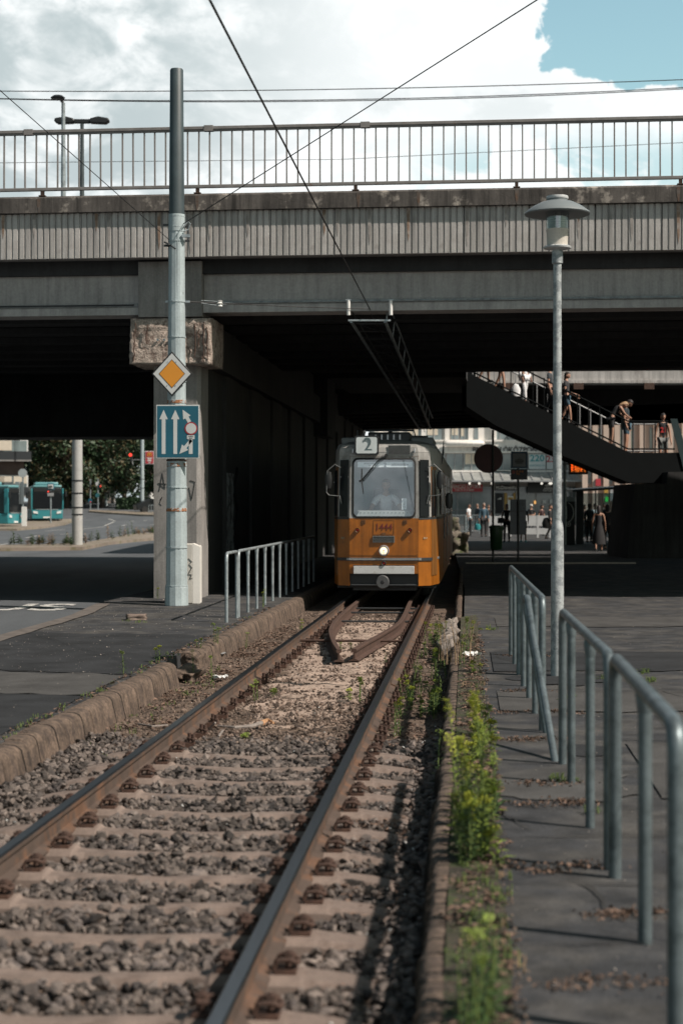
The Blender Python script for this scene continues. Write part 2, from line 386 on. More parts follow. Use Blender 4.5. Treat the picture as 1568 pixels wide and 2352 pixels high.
def crack(x0, y0, x1, y1, w=.012, zf=rz_, z=.012, wob=.09):
    L_ = math.hypot(x1-x0, y1-y0); n = int(L_/.07)+2; sd2 = rnd(0, 99); top = []; bot = []
    for i in range(n):
        t = i/(n-1); o_ = wob*nz(t*L_*1.1, sd2, 0, 1)+.03*nz(t*L_*6, sd2, 4, 1); ww = w*max(0, .55+1.1*nz(t*L_*3, sd2, 8, 1))*min(1, 6*t, 6*(1-t))+.001
        nx_, ny_ = -(y1-y0)/L_, (x1-x0)/L_; x, y = x0+(x1-x0)*t+nx_*o_, y0+(y1-y0)*t+ny_*o_
        top.append((x+nx_*ww, y+ny_*ww)); bot.append((x-nx_*ww, y-ny_*ww))
    mb = MB()
    for p, q in zip(top, bot): mb.v.append((*p, zf(*p)+z)); mb.v.append((*q, zf(*q)+z))
    for i in range(n-1): mb.f.append((2*i, 2*i+1, 2*i+3, 2*i+2)); mb.mi.append(0)
    mb.build('pavement_crack', M('crack_dark', (.02,.019,.018), .95, var=.3, bump=.4), fix=False).__setitem__('kind', 'structure')
for yy, xb, w in ((5.25,2.4,.02),(6.5,3.4,.012),(7.6,2.2,.016),(8.75,3.2,.012),(9.7,4.2,.018),(11,2.2,.01),(12.15,4.5,.02),(13.85,6,.016),(15.45,6,.016),(17.2,3.2,.016),(19.6,6,.02),(22.4,5,.02),(26.4,8,.02)):
    crack(edgeR(yy)+.2, yy+rnd(-.12,.12), xb, yy+rnd(-.2,.2), w*.5*(yy/9)**.5)
for a_, b_, c_, d_ in ((2.6,16.5,3.4,13.5),(1.0,7.7,1.35,6.4),(2.2,12.0,2.6,9.6),(3.6,22,4.6,17),(.9,9.7,1.0,8.8),(1.7,19.5,1.9,17.3),(5.0,15.4,5.6,12)): crack(a_, b_, c_, d_, .006, wob=.2)
# worn, paler and darker blotches with ragged outlines
for i in range(7):
    y = 5+15*random.random()**1.3; x = edgeR(y)+rnd(.4,3.8); r = rnd(.12,.5)*(y/9)**.5; sd2 = rnd(0,99)
    P = [(x+r*math.cos(t)*(1+.55*nz(math.cos(t)*1.6, math.sin(t)*1.6, sd2)+.25*nz(math.cos(t)*6, math.sin(t)*6, sd2)), y+1.25*r*math.sin(t)*(1+.5*nz(math.cos(t)*1.6, math.sin(t)*1.6, sd2)+.25*nz(math.cos(t)*6, math.sin(t)*6, sd2))) for t in [2*math.pi*k/44 for k in range(44)]]
    patch('pavement_patch', P, (m_asph3 if i % 2 else m_asph2), .006+.0004*i, zf=rz_)
# ------------------------------------------------------------------ kerbs
def kerb(name, edge, side, y0, y1, prof, mat, step=.008, seed=1, joints=None, depth=.018):
    random.seed(seed); ys = np.arange(y0, y1, step); js = joints or []; jy = np.array([j[0] for j in js])
    mb = MB(); n = len(prof); nt_ = []
    for y in ys:
        notch = 0
        for j in js:
            d = abs(y-j[0])
            if d < .013: notch = max(notch, j[1]*(1-d/.013))
        nt_.append(notch); bi = int((y+side)*1.45+.6*nz(0, int(y*1.45), 2, .7)); blk = .022*nz(bi*3.7, 2.2, 1, 1); blz = .016*nz(bi*2.3, 7.7, 1, 1)
        for k, (u, z) in enumerate(prof):
            w = nz(u*3+side*9, y, z*3, 1.2)*.01+nz(u*10, y*1.0, z*10+3, 16)*.005+blk
            x = edge(y)+side*(u+(w if k > 0 else 0)-(notch if k > 1 else 0)); mb.v.append((x, y, z+(blz-notch*.7 if 0 < k < n-1 else 0)))
    for j in range(len(ys)-1):
        for k in range(n-1): a = j*n+k; mb.f.append((a, a+1, a+n+1, a+n)); mb.mi.append(1 if nt_[j] > .006 else 0)
    for e in (0, (len(ys)-1)*n): mb.f.append(tuple(e+k for k in range(n))); mb.mi.append(0)
    o = mb.build(name, [mat, M('joint_dirt', (.022,.018,.015), .95, bump=.4)], smooth=True); o['kind'] = 'structure'; return o
random.seed(8)
jl = []; y = 6
while y < 40: y += rnd(.22, .9); jl.append((y, rnd(.012, .055)))
profL = [(0,-.3),(0,.006),(.05,.010),(.11,.006),(.145,-.008),(.168,-.035),(.180,-.08),(.195,-.15),(.212,-.24),(.23,-.36)]
kerb('kerb', edgeL, 1, 5, 18.2, profL, m_kerb, joints=jl, seed=2)
kerb('kerb', edgeL, 1, 19.4, 44, profL, m_kerb, joints=jl, seed=3)
jr = []; y = 2
while y < 34: y += rnd(.09, .3); jr.append((y, rnd(.01, .04)))
profR = [(.001,-.36),(.004,-.25),(0,-.12),(.003,-.04),(.012,-.008),(.03,.006),(.07,.008),(.095,.002),(.10,-.3)]
kerb('kerb', edgeR, 1, 3.5, 20.4, profR, m_kerb, joints=jr, seed=4)
kerb('kerb', edgeR, 1, 25.6, 46, profR, m_kerb, joints=jr, seed=5)
# soil strip between the right kerb and the asphalt
patch('planting_strip', [(edgeR(y)+.092, y) for y in np.arange(4, 26, .5)]+[(edgeR(y)+.33+.05*nz(y,1,1,2), y) for y in np.arange(26, 4, -.25)], M('mossy_soil', (.055,.045,.034), .95, var=.5, scale=8, bump=.9, bscale=50, bdist=.02, col2=(.05,.065,.022), t2=.52, s2=6, fine=.5), .012, zf=lambda x, y: .01*nz(x, y, 3, 6))
# broken pieces of kerb
def rock(name, label, loc, dims, rz, mat, tilt=(0,0), cat='kerb stone', group=None, seed=1, amp=.12):
    bm = bmesh.new(); bmesh.ops.create_cube(bm, size=1)
    bmesh.ops.subdivide_edges(bm, edges=bm.edges[:], cuts=7, use_grid_fill=True)
    for v in bm.verts:
        n_ = v.co.normalized(); k = .5/max(abs(n_.x), abs(n_.y), abs(n_.z), .4)
        v.co = v.co*(.86)+n_*k*.14
        v.co += n_*noise.noise(v.co*2.4+Vector((seed*7,0,0)))*amp+n_*noise.noise(v.co*9+Vector((seed,3,0)))*amp*.35
        v.co.x *= dims[0]; v.co.y *= dims[1]; v.co.z *= dims[2]; v.co.z += dims[2]/2
    me = bpy.data.meshes.new(name); bm.to_mesh(me); bm.free(); me.materials.append(mat)
    me.polygons.foreach_set('use_smooth', [True]*len(me.polygons))
    o = bpy.data.objects.new(name, me); COL.objects.link(o); o.location = loc; o.rotation_euler = (tilt[0], tilt[1], rz)
    return tag(o, label, cat, group)
rock('kerb_stone', 'crumbled chunk of kerb fallen forward at the gap in the left kerb', (edgeL(18.8)+.17, 18.8, -.27), (.22,.6,.16), -.2, m_kerb, (.05,.25), seed=3, amp=.3)
rock('kerb_stone', 'pale crumbled kerb end just past the gap in the left kerb', (edgeL(19.6)+.06, 19.75, -.26), (.26,.7,.24), -.1, m_kerb, (0,.12), seed=5, amp=.3)
xb, yb = gp(313, 1424); rock('stone_block', 'small broken concrete block lying on the left platform with weeds around it', (xb, yb, 0), (.29,.2,.085), .15, m_slp, seed=9, amp=.12, cat='concrete block')
random.seed(11)
m_kp = M('pale_kerb', (.24,.205,.18), .9, var=.25, scale=5, bump=.5, bscale=50, col2=(.2,.16,.14), t2=.6, s2=6)
for i in range(18):
    y = 20.5+i*.27
    rock('kerb_stone', 'tilted kerb stone in the loosened row beside the weeds right of the track', (edgeR(y)+.0+rnd(-.03,.03), y, -.2), (.15,.21,.22), -.07+rnd(-.25,.25), m_kp, (rnd(-.2,.2), -.3+rnd(-.2,.2)), group='tilted kerb stones right of the track', seed=20+i, amp=.07)

# ------------------------------------------------------------------ track bed
def bedz(x, y): return -.245+.02*nz(x, y, 2, 1.6)+.012*nz(x, y, 7, 7)
def bed(name, y0, y1, stepy, mat, um=-1.75, ux=1.55, dz=0):
    mb = MB(); ys = np.arange(y0, y1, stepy); us = np.linspace(um, ux, 60)
    for s in ys:
        for u in us:
            p = tp(s, u); mb.v.append((p[0], p[1], bedz(p[0], p[1])+dz))
    n = len(us)
    for j in range(len(ys)-1):
        for i in range(n-1): a = j*n+i; mb.f.append((a, a+1, a+n+1, a+n)); mb.mi.append(0)
    o = mb.build(name, mat, smooth=True, fix=False); o['kind'] = 'structure'
bed('track_bed', 2.5, 40, .08, m_soil)
bed('track_bed', 40, 110, 2, m_soil)
# sand lying between the rails under the middle distance
mb = MB(); ss = np.arange(13.6, 31, .07); us = np.linspace(-.68, .68, 34)
for s in ss:
    for u in us:
        p = tp(s, u); t = min(1, (s-13.6)/3, (31-s)/4); e = 1-(abs(u)/.68)**4
        mb.v.append((p[0], p[1], bedz(p[0], p[1])+(-.02+.05*t*e+.03*nz(p[0], p[1], 4, 3.0))))
n = len(us)
for j in range(len(ss)-1):
    for i in range(n-1): a = j*n+i; mb.f.append((a, a+1, a+n+1, a+n)); mb.mi.append(0)
mb.build('sand_bed', m_sand, smooth=True, fix=False).__setitem__('kind', 'structure')

def scatter_rocks(name, pts, sizes, mat, seed=1, squash=(.55,.95), kind='stuff'):
    rng = np.random.default_rng(seed)
    bm = bmesh.new(); bmesh.ops.create_icosphere(bm, subdivisions=1, radius=1)
    bv = np.array([v.co[:] for v in bm.verts]); bf = np.array([[v.index for v in f.verts] for f in bm.faces]); bm.free()
    n = len(pts); nv = len(bv)
    var = bv[None]*(1+rng.uniform(-.3, .25, (24, nv, 1)))
    # cut each variant with a few planes for sharp facets
    for k in range(24):
        for _ in range(7):
            d = rng.normal(size=3); d /= np.linalg.norm(d); h = rng.uniform(.35, .75); t = var[k] @ d
            ex = np.clip(t-h, 0, None); var[k] -= ex[:, None]*d
    V = var[rng.integers(0, 24, n)]
    sc = np.stack([rng.uniform(.8, 1.3, n), rng.uniform(.7, 1.1, n), rng.uniform(*squash, n)], 1)*np.asarray(sizes)[:, None]
    V = V*sc[:, None, :]
    ang = rng.uniform(0, 6.283, n); tl = rng.normal(0, .35, n); tl2 = rng.normal(0, .35, n)
    def rotm(a, ax):
        c, s = np.cos(a), np.sin(a); o = np.zeros_like(a); i = np.ones_like(a)
        if ax == 'x': return np.stack([i,o,o,o,c,-s,o,s,c], 1).reshape(-1,3,3)
        if ax == 'y': return np.stack([c,o,s,o,i,o,-s,o,c], 1).reshape(-1,3,3)
        return np.stack([c,-s,o,s,c,o,o,o,i], 1).reshape(-1,3,3)
    Rm = rotm(ang, 'z') @ rotm(tl, 'x') @ rotm(tl2, 'y')
    V = np.einsum('nij,nkj->nki', Rm, V)+np.asarray(pts)[:, None, :]
    Fc = bf[None]+(np.arange(n)*nv)[:, None, None]
    me = bpy.data.meshes.new(name); me.vertices.add(n*nv); me.vertices.foreach_set('co', V.reshape(-1).astype('f'))
    nf = n*len(bf); me.loops.add(nf*3); me.loops.foreach_set('vertex_index', Fc.reshape(-1).astype('i'))
    me.polygons.add(nf); me.polygons.foreach_set('loop_start', np.arange(0, nf*3, 3, dtype='i')); me.polygons.foreach_set('loop_total', np.full(nf, 3, 'i'))
    me.update(calc_edges=True); me.validate(); me.materials.append(mat); me.polygons.foreach_set('use_smooth', [False]*len(me.polygons))
    o = bpy.data.objects.new(name, me); COL.objects.link(o); o['kind'] = kind; return o
random.seed(5)
def inside(s, u):
    x, y, _ = tp(s, u); return edgeL(y)+.24 < x < edgeR(y)-.02
SL = [3.3+.6*k for k in range(0, 17)]       # concrete sleepers, centre distances along the track
pts = []; sz = []
while len(pts) < 36000:
    s = rnd(4.2, 13.9); u = rnd(-1.6, 1.5)
    if not inside(s, u): continue
    d = min(abs(s-q) for q in SL); x, y, _ = tp(s, u)
    if abs(u) < 1.22 and d < (.105 if abs(u) > .5 else .075) and random.random() < .965: continue
    z = -.222+.022*nz(x, y, 2, 1.6)+rnd(-.05, .018)+(.03 if abs(u) > 1.3 else 0)
    if abs(abs(u)-.75) < .16: z -= .02
    pts.append((x, y, z)); sz.append(rnd(.013, .034) if random.random() < .85 else rnd(.034, .048))
scatter_rocks('ballast', pts, sz, m_ballast, 2)
pts = []; sz = []
while len(pts) < 15000:
    s = 13.6+17*random.random()**1.1; u = rnd(-1.6, 1.5)
    if not inside(s, u): continue
    x, y, _ = tp(s, u); dens = .5+.9*nz(x, y, 12, 1.1)
    if abs(u) < .6: dens *= 1.15 if s < 17.5 else .3
    if random.random() > dens+.15: continue
    r = rnd(.007, .022) if random.random() < .8 else rnd(.02, .034)
    sand = .03 if abs(u) < .6 else 0
    pts.append((x, y, bedz(x, y)+sand+rnd(-.006, .010))); sz.append(r)
scatter_rocks('rubble', pts, sz, M('rubble_stone', (.13,.095,.075), .85, var=.35, scale=3, bump=.3, island=.7), 3)
# pale grit and small litter on the platforms
pts = []; sz = []
for _ in range(1500):
    y = 9+22*random.random(); x = rnd(outx(y), edgeL(y)); pts.append((x, y, .008+lz(x, y))); sz.append(rnd(.002, .006) if random.random() < .95 else rnd(.007, .014))
for _ in range(1300):
    y = 5+20*random.random()**1.5; x = edgeR(y)+.2+rnd(0, 4.5); pts.append((x, y, .008+rz_(x, y))); sz.append(rnd(.0015, .0045) if random.random() < .95 else rnd(.005, .011))
scatter_rocks('grit', pts, sz, M('pale_grit', (.42,.37,.33), .8, island=.5, bump=0), 4)
# fallen leaves
def leaves(name, spots, mat, seed):
    random.seed(seed); mb = MB()
    for (x, y, z, sx, sy, n_) in spots:
        for _ in range(n_):
            px, py = x+random.gauss(0, sx), y+random.gauss(0, sy); a = rnd(0, 6.28); l_ = rnd(.012, .03)*(.5 if sx == .07 else 1); w = l_*rnd(.35, .6)
            ca, sa = math.cos(a), math.sin(a); h = rnd(.004, .02)
            P = [(-l_,0,0),(0,-w,h*rnd(0,1)),(l_,0,h*rnd(-.2,1)),(0,w,h*rnd(0,1))]
            mb.add([(px+p[0]*ca-p[1]*sa, py+p[0]*sa+p[1]*ca, z+.006+p[2]+rnd(0,.012)) for p in P], [(0,1,2),(0,2,3)])
    o = mb.build(name, mat, fix=False); o['kind'] = 'stuff'; return o
sp_ = []
for _ in range(70):
    s = rnd(13, 27); u = rnd(-1.5, -1.0); x, y, _z = tp(s, u); sp_.append((x, y, -.235, .09, .12, 34))
for _ in range(40):
    s = rnd(5, 26); u = rnd(.95, 1.32); x, y, _z = tp(s, u); sp_.append((x, y, -.225, .05, .16, 30))
for yy, xa, xb in ((5.7,1.0,2.2),(6.0,.75,1.3),(7.0,.8,1.4),(7.9,.8,1.3),(9.6,1.0,1.4),(10.3,1.1,1.45),(12.2,1.1,1.6),(13.8,1.3,1.9),(15.4,1.5,2.1),(19,1.8,2.4),(8.2,1.7,2.3)):
    for _ in range(7): sp_.append((rnd(xa, xb), yy+rnd(-.09,.09), .0, .07, .035, int(rnd(8,60))))
for y in np.arange(12, 28, .5): sp_.append((edgeL(y)-.02, y, .01, .03, .15, 14))
leaves('fallen_leaves', sp_, M('dead_leaf', (.125,.08,.058), .85, var=.3, scale=9, bump=0, island=.6), 5)

# ------------------------------------------------------------------ rails
ZR = -.04
RP = [(-.062,-.15),(.062,-.15),(.062,-.14),(.012,-.12),(.009,-.048),(.031,-.036),(.033,-.01),(.026,0),(-.026,0),(-.033,-.01),(-.031,-.036),(-.009,-.048),(-.012,-.12),(-.062,-.14)]
def rail_obj(name, label, path, zoff=0, cat='rail', top=True, head=m_steel, web=m_rustl):
    mb = MB(); n = len(RP)
    for i, (x, y) in enumerate(path):
        a = path[max(i-1, 0)]; b = path[min(i+1, len(path)-1)]; d = Vector((b[0]-a[0], b[1]-a[1])).normalized(); nn = Vector((d.y, -d.x))
        for u, z in RP: mb.v.append((x+nn.x*u, y+nn.y*u, ZR+z+zoff))
    for i in range(len(path)-1):
        for k in range(n):
            a = i*n+k; b = i*n+(k+1) % n
            mb.f.append((a, b, b+n, a+n)); mb.mi.append(1 if k in (6,7,8) else 0)
    mb.f.append(tuple(range(n))); mb.mi.append(0); mb.f.append(tuple(range((len(path)-1)*n, len(path)*n))); mb.mi.append(0)
    o = mb.build(name, [web, head]); return tag(o, label, cat)
rail_obj('rail', 'left running rail of the tram track, polished head over a rusty web', [tp(s, -.75)[:2] for s in (2,10,18,26,34,60,110)])
rail_obj('rail', 'right running rail of the tram track, polished head catching the sun', [tp(s, .75)[:2] for s in (2,10,18,26,34,60,110)])
def smooth_path(P, k=8):
    out = []
    for i in range(len(P)-1):
        p0 = P[max(i-1,0)]; p1 = P[i]; p2 = P[i+1]; p3 = P[min(i+2,len(P)-1)]
        for t in [j/k for j in range(k)]:
            out.append(tuple(.5*(2*p1[c]+(p2[c]-p0[c])*t+(2*p0[c]-5*p1[c]+4*p2[c]-p3[c])*t*t+(3*p1[c]-p0[c]-3*p2[c]+p3[c])*t**3) for c in range(2)))
    return out+[P[-1]]
rail_obj('guard_rail', 'rusty inner guard rail flaring in from the left, its cut end between the rails', smooth_path([(-.03,20.4),(-.10,21.7),(-.15,23.6),(-.10,25.4),(.05,27.8),(.32,31.2),(.8,37),(2.6,60)]), cat='guard rail', head=m_rust, web=m_rust)
rail_obj('guard_rail', 'rusty inner guard rail flaring in from the right rail to a cut end', smooth_path([(.15,20.5),(.33,21.7),(.56,23.1),(.83,25.0),(1.0,27.0),(1.28,31.2),(1.74,37),(3.5,60)]), cat='guard rail', head=m_rust, web=m_rust)
a, b = tp(22.9,-.72), tp(22.9,.72); MB_ = MB().tube([(a[0],a[1],-.13),(b[0],b[1],-.13)], .018, 8); tag(MB_.build('tie_bar', m_rust, smooth=True), 'thin rusty tie bar crossing between the rails under the guard rails', 'tie bar')
for s in (27.0, 29.2, 30.4):
    a, b = tp(s,-.7), tp(s,.7); tag(MB().tube([(a[0],a[1],-.15),(b[0],b[1],-.15)], .016, 8).build('tie_bar', m_dark), 'dark tie bar between the rails just in front of the tram', 'tie bar', group='tie bars in front of the tram')
# concrete sleepers with spring clips
def sleeper_mesh():
    mb = MB(); n = 30; h = [(-1.22,.05,.055),(-1.2,.115,.085)]
    us = [-1.22,-1.19,-1.1,-1.0,-.95,-.93,-.57,-.55,-.5,-.3,0,.3,.5,.55,.57,.93,.95,1.0,1.1,1.19,1.22]
    def top(u):
        a = abs(u)
        if a > .94: return -(a-.94)*.10-(max(0, a-1.1)**2)*1.2
        if a > .56: return .004
        return -.012-.018*(1-a/.56)
    def wid(u):
        a = abs(u); return .11 if a > .5 else .080
    for u in us:
        t = top(u); w = wid(u)
        mb.v += [(u,-w-.02,-.16),(u,-w,t-.03),(u,-w+.03,t),(u,w-.03,t),(u,w,t-.03),(u,w+.02,-.16)]
    for i in range(len(us)-1):
        for k in range(5): a = i*6+k; mb.f.append((a, a+1, a+7, a+6)); mb.mi.append(0)
    mb.f.append(tuple(range(6))); mb.mi.append(0); mb.f.append(tuple(range((len(us)-1)*6, len(us)*6))); mb.mi.append(0)
    return mb
sl0 = sleeper_mesh().build('concrete_sleeper', m_slp)
tag(sl0, 'concrete sleeper with rusty rail clips in the foreground ballast', 'sleeper', 'concrete sleepers of the near track')
def clip_mesh():
    mb = MB(); mb.box(-.042,.042,-.05,.05,0,.016)
    mb.tube([(-.05,-.045,.02),(-.03,-.045,.055),(.02,-.045,.06),(.045,-.03,.045),(.05,0,.04),(.045,.03,.045),(.02,.045,.06),(-.03,.045,.055),(-.05,.045,.02)], .011, 6)
    mb.tube([(.01,0,.0),(.01,0,.085)], .016, 6); mb.lathe([(0,.06),(.03,.06),(.03,.078),(0,.078)], 6, 0, (.01,0,0))
    return mb
for sgn in (-1, 1):
    for in_ in (-1, 1):
        c = clip_mesh().build('rail_clip', m_rust, sl0); c.location = (sgn*.75+in_*.118, 0, .004); c.rotation_euler = (0,0,0 if in_ > 0 else math.pi)
reg(sl0)
first = True
for i, s in enumerate(SL):
    p = tp(s, 0, -.182+rnd(-.003,.003)); o = sl0 if first else dup(sl0)
    first = False; o.location = p; o.rotation_euler = (0,0,-TA+rnd(-.012,.012))
# older sleepers under the middle distance: low timbers, base plates, screws
tb = MB().box(-1.2,1.2,-.12,.12,-.12,0).build('timber_sleeper', M('old_timber', (.12,.085,.062), .9, var=.4, scale=5, bump=.8, bscale=30, stretch=(.2,3,1)), bevel=.02)
tag(tb, 'old timber sleeper half buried in dirt with rusty base plates and screws', 'sleeper', 'buried timber sleepers of the far track')
def plate_mesh(): return MB().box(-.15,.15,-.06,.06,0,.042)
def screw_mesh():
    mb = MB().tube([(0,0,.02),(0,0,.07)], .014, 8); mb.lathe([(0,.05),(.024,.05),(.024,.062),(.016,.066),(.016,.098),(0,.098)], 8); return mb
pl0 = plate_mesh().build('base_plate', m_rust, tb); pl0.location = (-.75,0,.002)
for i, (x, y) in enumerate(((-.10,-.03),(-.14,.04),(.10,.03),(.14,-.04))):
    q = screw_mesh().build('rail_screw', m_rust, pl0, smooth=True) if i == 0 else None
    if q is None: q = sc0.copy(); COL.objects.link(q); q.parent = pl0
    else: sc0 = q
    q.location = (x, y, .015)
reg(tb)
pl1 = dup(pl0, tb, (.75,0,.002)); pl1.rotation_euler = (0,0,math.pi)
reg(tb); first = True
for i in range(30):
    s = 13.55+.6*i; p = tp(s, 0, -.236+rnd(-.012,.006)); o = tb if first else dup(tb); first = False
    o.location = p; o.rotation_euler = (0,0,-TA+rnd(-.02,.02))

# ------------------------------------------------------------------ road markings, islands
def quadsheet(name, pts, mat, dz=.006):
    mb = MB(); mb.add([(x, y, -.12+hill(x, y)+dz) for x, y in pts], [tuple(range(len(pts)))]); o = mb.build(name, mat, fix=False); o['kind'] = 'structure'; return o
def rp(x, y, z=-.12):                # ground point on the far left road
    lo, hi = 20.0, 420.0
    for _ in range(50):
        Y = (lo+hi)/2; X = (x-784)/F*Y
        if 1160+F*(1.7-z-hill(X, Y))/Y > y: lo = Y
        else: hi = Y
    return X, Y
def dash(x0, y0, x1, y1, w=.14):
    a = Vector(rp(x0, y0)); b = Vector(rp(x1, y1)); d = (b-a).normalized(); n_ = Vector((d.y, -d.x))*w/2
    k = max(2, int((b-a).length/6)); P = [a+(b-a)*i/k for i in range(k+1)]
    mb = MB()
    for i, p in enumerate(P):
        for s_ in (-1, 1): q_ = p+n_*s_; mb.v.append((q_.x, q_.y, -.12+hill(q_.x, q_.y)+.012))
    for i in range(k): mb.f.append((2*i, 2*i+1, 2*i+3, 2*i+2)); mb.mi.append(0)
    o = mb.build('road_marking', m_paintw, fix=False); o['kind'] = 'structure'
for d in ((0,1252,20,1249),(60,1236,85,1231),(105,1220,150,1216),(185,1216,240,1210),(240,1208,262,1199),(265,1197,250,1192),(150,1193,200,1190),(280,1208,290,1206),(345,1205,365,1204),(300,1198,308,1197),(330,1196,338,1195),(355,1199,362,1198),(262,1165,300,1164),(140,1228,180,1226)): dash(*d)
bx, by = gp(52, 1393, -.12)
bus = text('BUS', 1.7, 'road_lettering', m_paintw, None, (-6.1, 30.0, -.112), rot=(0,0,0), ext=.001, sx=1.0, bold=.03); bus.scale = (.9,1.6,1); bus['kind'] = 'structure'
def island(name, near, far, mat, h=.14, lip=True):
    P = [rp(*p) for p in near]; Q = [rp(*p) for p in far]
    mb = MB(); n_ = len(P)
    for (a, b) in zip(P, Q):
        for (x, y), z in ((a, -.1), (a, h), (b, h), (b, -.1)): mb.v.append((x, y, -.12+hill(x, y)+z))
    for i in range(n_-1):
        for k in range(3): a = i*4+k; mb.f.append((a, a+1, a+5, a+4)); mb.mi.append(0)
    mb.f.append((0,1,2,3)); mb.mi.append(0); e = (n_-1)*4; mb.f.append((e,e+1,e+2,e+3)); mb.mi.append(0)
    o = mb.build(name, mat); o['kind'] = 'structure'; return o
m_isl = M('island_paving', (.24,.20,.165), .9, var=.3, scale=1, bump=.3, col2=(.13,.12,.07), t2=.55, s2=2)
island('traffic_island', [(-160,1268),(0,1266),(100,1265),(190,1264),(250,1252),(310,1245),(420,1236)], [(-160,1261),(0,1259),(100,1257),(190,1254),(250,1242),(310,1231),(420,1221)], m_isl)
island('traffic_island', [(-60,1219),(40,1219),(100,1214),(150,1206),(166,1200)], [(-60,1200),(40,1200),(100,1199),(145,1196),(164,1195)], m_isl)
island('traffic_island', [(205,1177),(260,1181),(320,1185),(390,1187)], [(205,1174),(260,1176),(320,1178),(390,1179)], m_isl)

# pale strip along the road side of the left platform
mb = MB()
for i in range(26):
    y = 14+i*.6; x = outx(y)
    for dx_ in (-.0, .26+.05*nz(1, y, 0, 1.5)): mb.v.append((x+dx_, y, .016))
for i in range(25): mb.f.append((2*i, 2*i+1, 2*i+3, 2*i+2)); mb.mi.append(0)
mb.build('pavement_edge', M('edge_strip', (.12,.105,.095), .9, var=.3, scale=4, bump=.4), fix=False).__setitem__('kind', 'structure')
# ================================================================== road bridge
BA = -math.atan(.1); B0 = (0, 29.7)
def bl(x, y, z=0):                       # bridge-local to world
    c, s = math.cos(BA), math.sin(BA); return (B0[0]+x*c-y*s, B0[1]+x*s+y*c, z)
br = thing('road_bridge', 'concrete road bridge with ribbed fascia spanning the tram track', 'bridge', (B0[0], B0[1], 0), BA)
# edge beam and ribbed fascia
mb = MB(); mb.prism([(-.10,6.90),(-.10,7.16),(-.04,7.2),(.5,7.2),(.5,6.90)], -42, 42, ax='x'); mb.build('edge_beam', m_edge, br)
x = -42.0; first = None
def fascia_panel(w):
    n_ = 10; mb = MB(); p = w/n_; poly = []
    for i in range(n_):
        a = i*p; poly += [(a+.003,.0),(a+.080,.0),(a+.088,.030),(a+.106,.030)]
    poly += [(w-.004,.12),(.004,.12)]
    mb.prism(poly, 0, .80); return mb
pm = fascia_panel(1.125)
while x < 42:
    if first is None: first = pm.build('fascia_panel', m_fasc, br); o = first
    else: o = first.copy(); COL.objects.link(o)
    o.location = (x, .0, 6.095); o.location.y += rnd(-.004,.004); o.location.z += rnd(-.006,.006); x += 1.132
# make near panels individually weathered by giving them their own offset of the texture (object coordinates follow mesh data)
mb = MB(); mb.box(-42,42,.125,.5,6.12,6.895); mb.build('fascia_backing', m_conc, br)
# slab and girders
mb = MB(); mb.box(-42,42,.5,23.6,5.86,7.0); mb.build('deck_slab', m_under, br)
mb = MB(); mb.box(-42,42,.5,23.6,7.02,7.12); mb.build('roadway', m_road, br)
m_gird = M('girder_concrete', (.40,.385,.375), .8, var=.15, scale=.8, bump=.15, bscale=25, streak=.3)
mb = MB(); mb.prism([(.62,5.86),(.62,5.40),(.56,5.34),(.50,5.30),(.50,5.16),(1.1,5.16),(1.1,5.30),(.9,5.4),(.9,5.86)], -2.55, 42, ax='x')
mb.build('edge_girder', m_gird, br)
mb = MB(); mb.prism([(.62,5.86),(.62,5.36),(.56,5.30),(.50,5.26),(.50,5.13),(1.1,5.13),(1.1,5.30),(.9,5.4),(.9,5.86)], -42, -3.72, ax='x')
mb.build('edge_girder', m_gird, br)
mb = MB(); mb.box(-3.715,-2.555,.42,1.3,5.08,6.08); mb.box(-3.2,-3.16,.40,.42,5.08,6.08); mb.build('bearing_block', m_conc, br, bevel=.015)
for i in range(7):
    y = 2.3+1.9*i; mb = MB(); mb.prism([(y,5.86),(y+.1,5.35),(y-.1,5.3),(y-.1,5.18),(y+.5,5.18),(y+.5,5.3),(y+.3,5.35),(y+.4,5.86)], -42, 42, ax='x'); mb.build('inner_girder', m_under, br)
# close the slot left of the stair, beyond the deck
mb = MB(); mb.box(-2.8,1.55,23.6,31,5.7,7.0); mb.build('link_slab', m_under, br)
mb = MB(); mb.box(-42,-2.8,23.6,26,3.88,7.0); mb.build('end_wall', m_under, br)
MB().tube([(-2.3,.47,5.335),(42,.47,5.345)], .018, 6).build('conduit', m_galv, br)
MB().tube([(-42,.47,5.30),(-3.8,.47,5.305)], .015, 6).build('conduit', m_dark, br)
m_stain = M('rust_stain', (.25,.175,.13), .9, var=.35, scale=4, bump=.2, col2=(.36,.32,.29), t2=.56, s2=5, soft2=.08)
m_stain2 = M('water_stain', (.27,.25,.235), .9, var=.35, scale=4, bump=.2, col2=(.40,.37,.35), t2=.58, s2=5, soft2=.08)
random.seed(61)
for k in range(26):
    x0 = -8.6+k*.68+rnd(-.2,.2); pi_ = math.floor((x0+42)/1.132); fx = -42+pi_*1.132; ri = random.randrange(10); x1 = fx+ri*.1125+.006; h_ = rnd(.25,.78)
    MB().prism([(x1+.004,6.885),(x1+.068,6.885),(x1+.058,6.885-h_*.8),(x1+.036,6.885-h_),(x1+.018,6.885-h_*.7)], -.0075, -.0045, ax='y').build('stain', m_stain if k % 3 == 0 else m_stain2, br)
for x0 in (-5.4,-2.55,.3,1.35,3.05,5.8,-7.6): MB().prism([(x0-.03,7.15),(x0+.035,7.15),(x0+.03,7.02),(x0+.018,6.93),(x0+.008,6.902),(x0-.004,6.902),(x0-.012,6.96),(x0-.026,7.04)], -.104, -.1015, ax='y').build('stain', M('beam_stain', (.105,.065,.045), .9, var=.3, scale=5, bump=.2, col2=(.10,.09,.083), t2=.5, s2=7, soft2=.1), br)
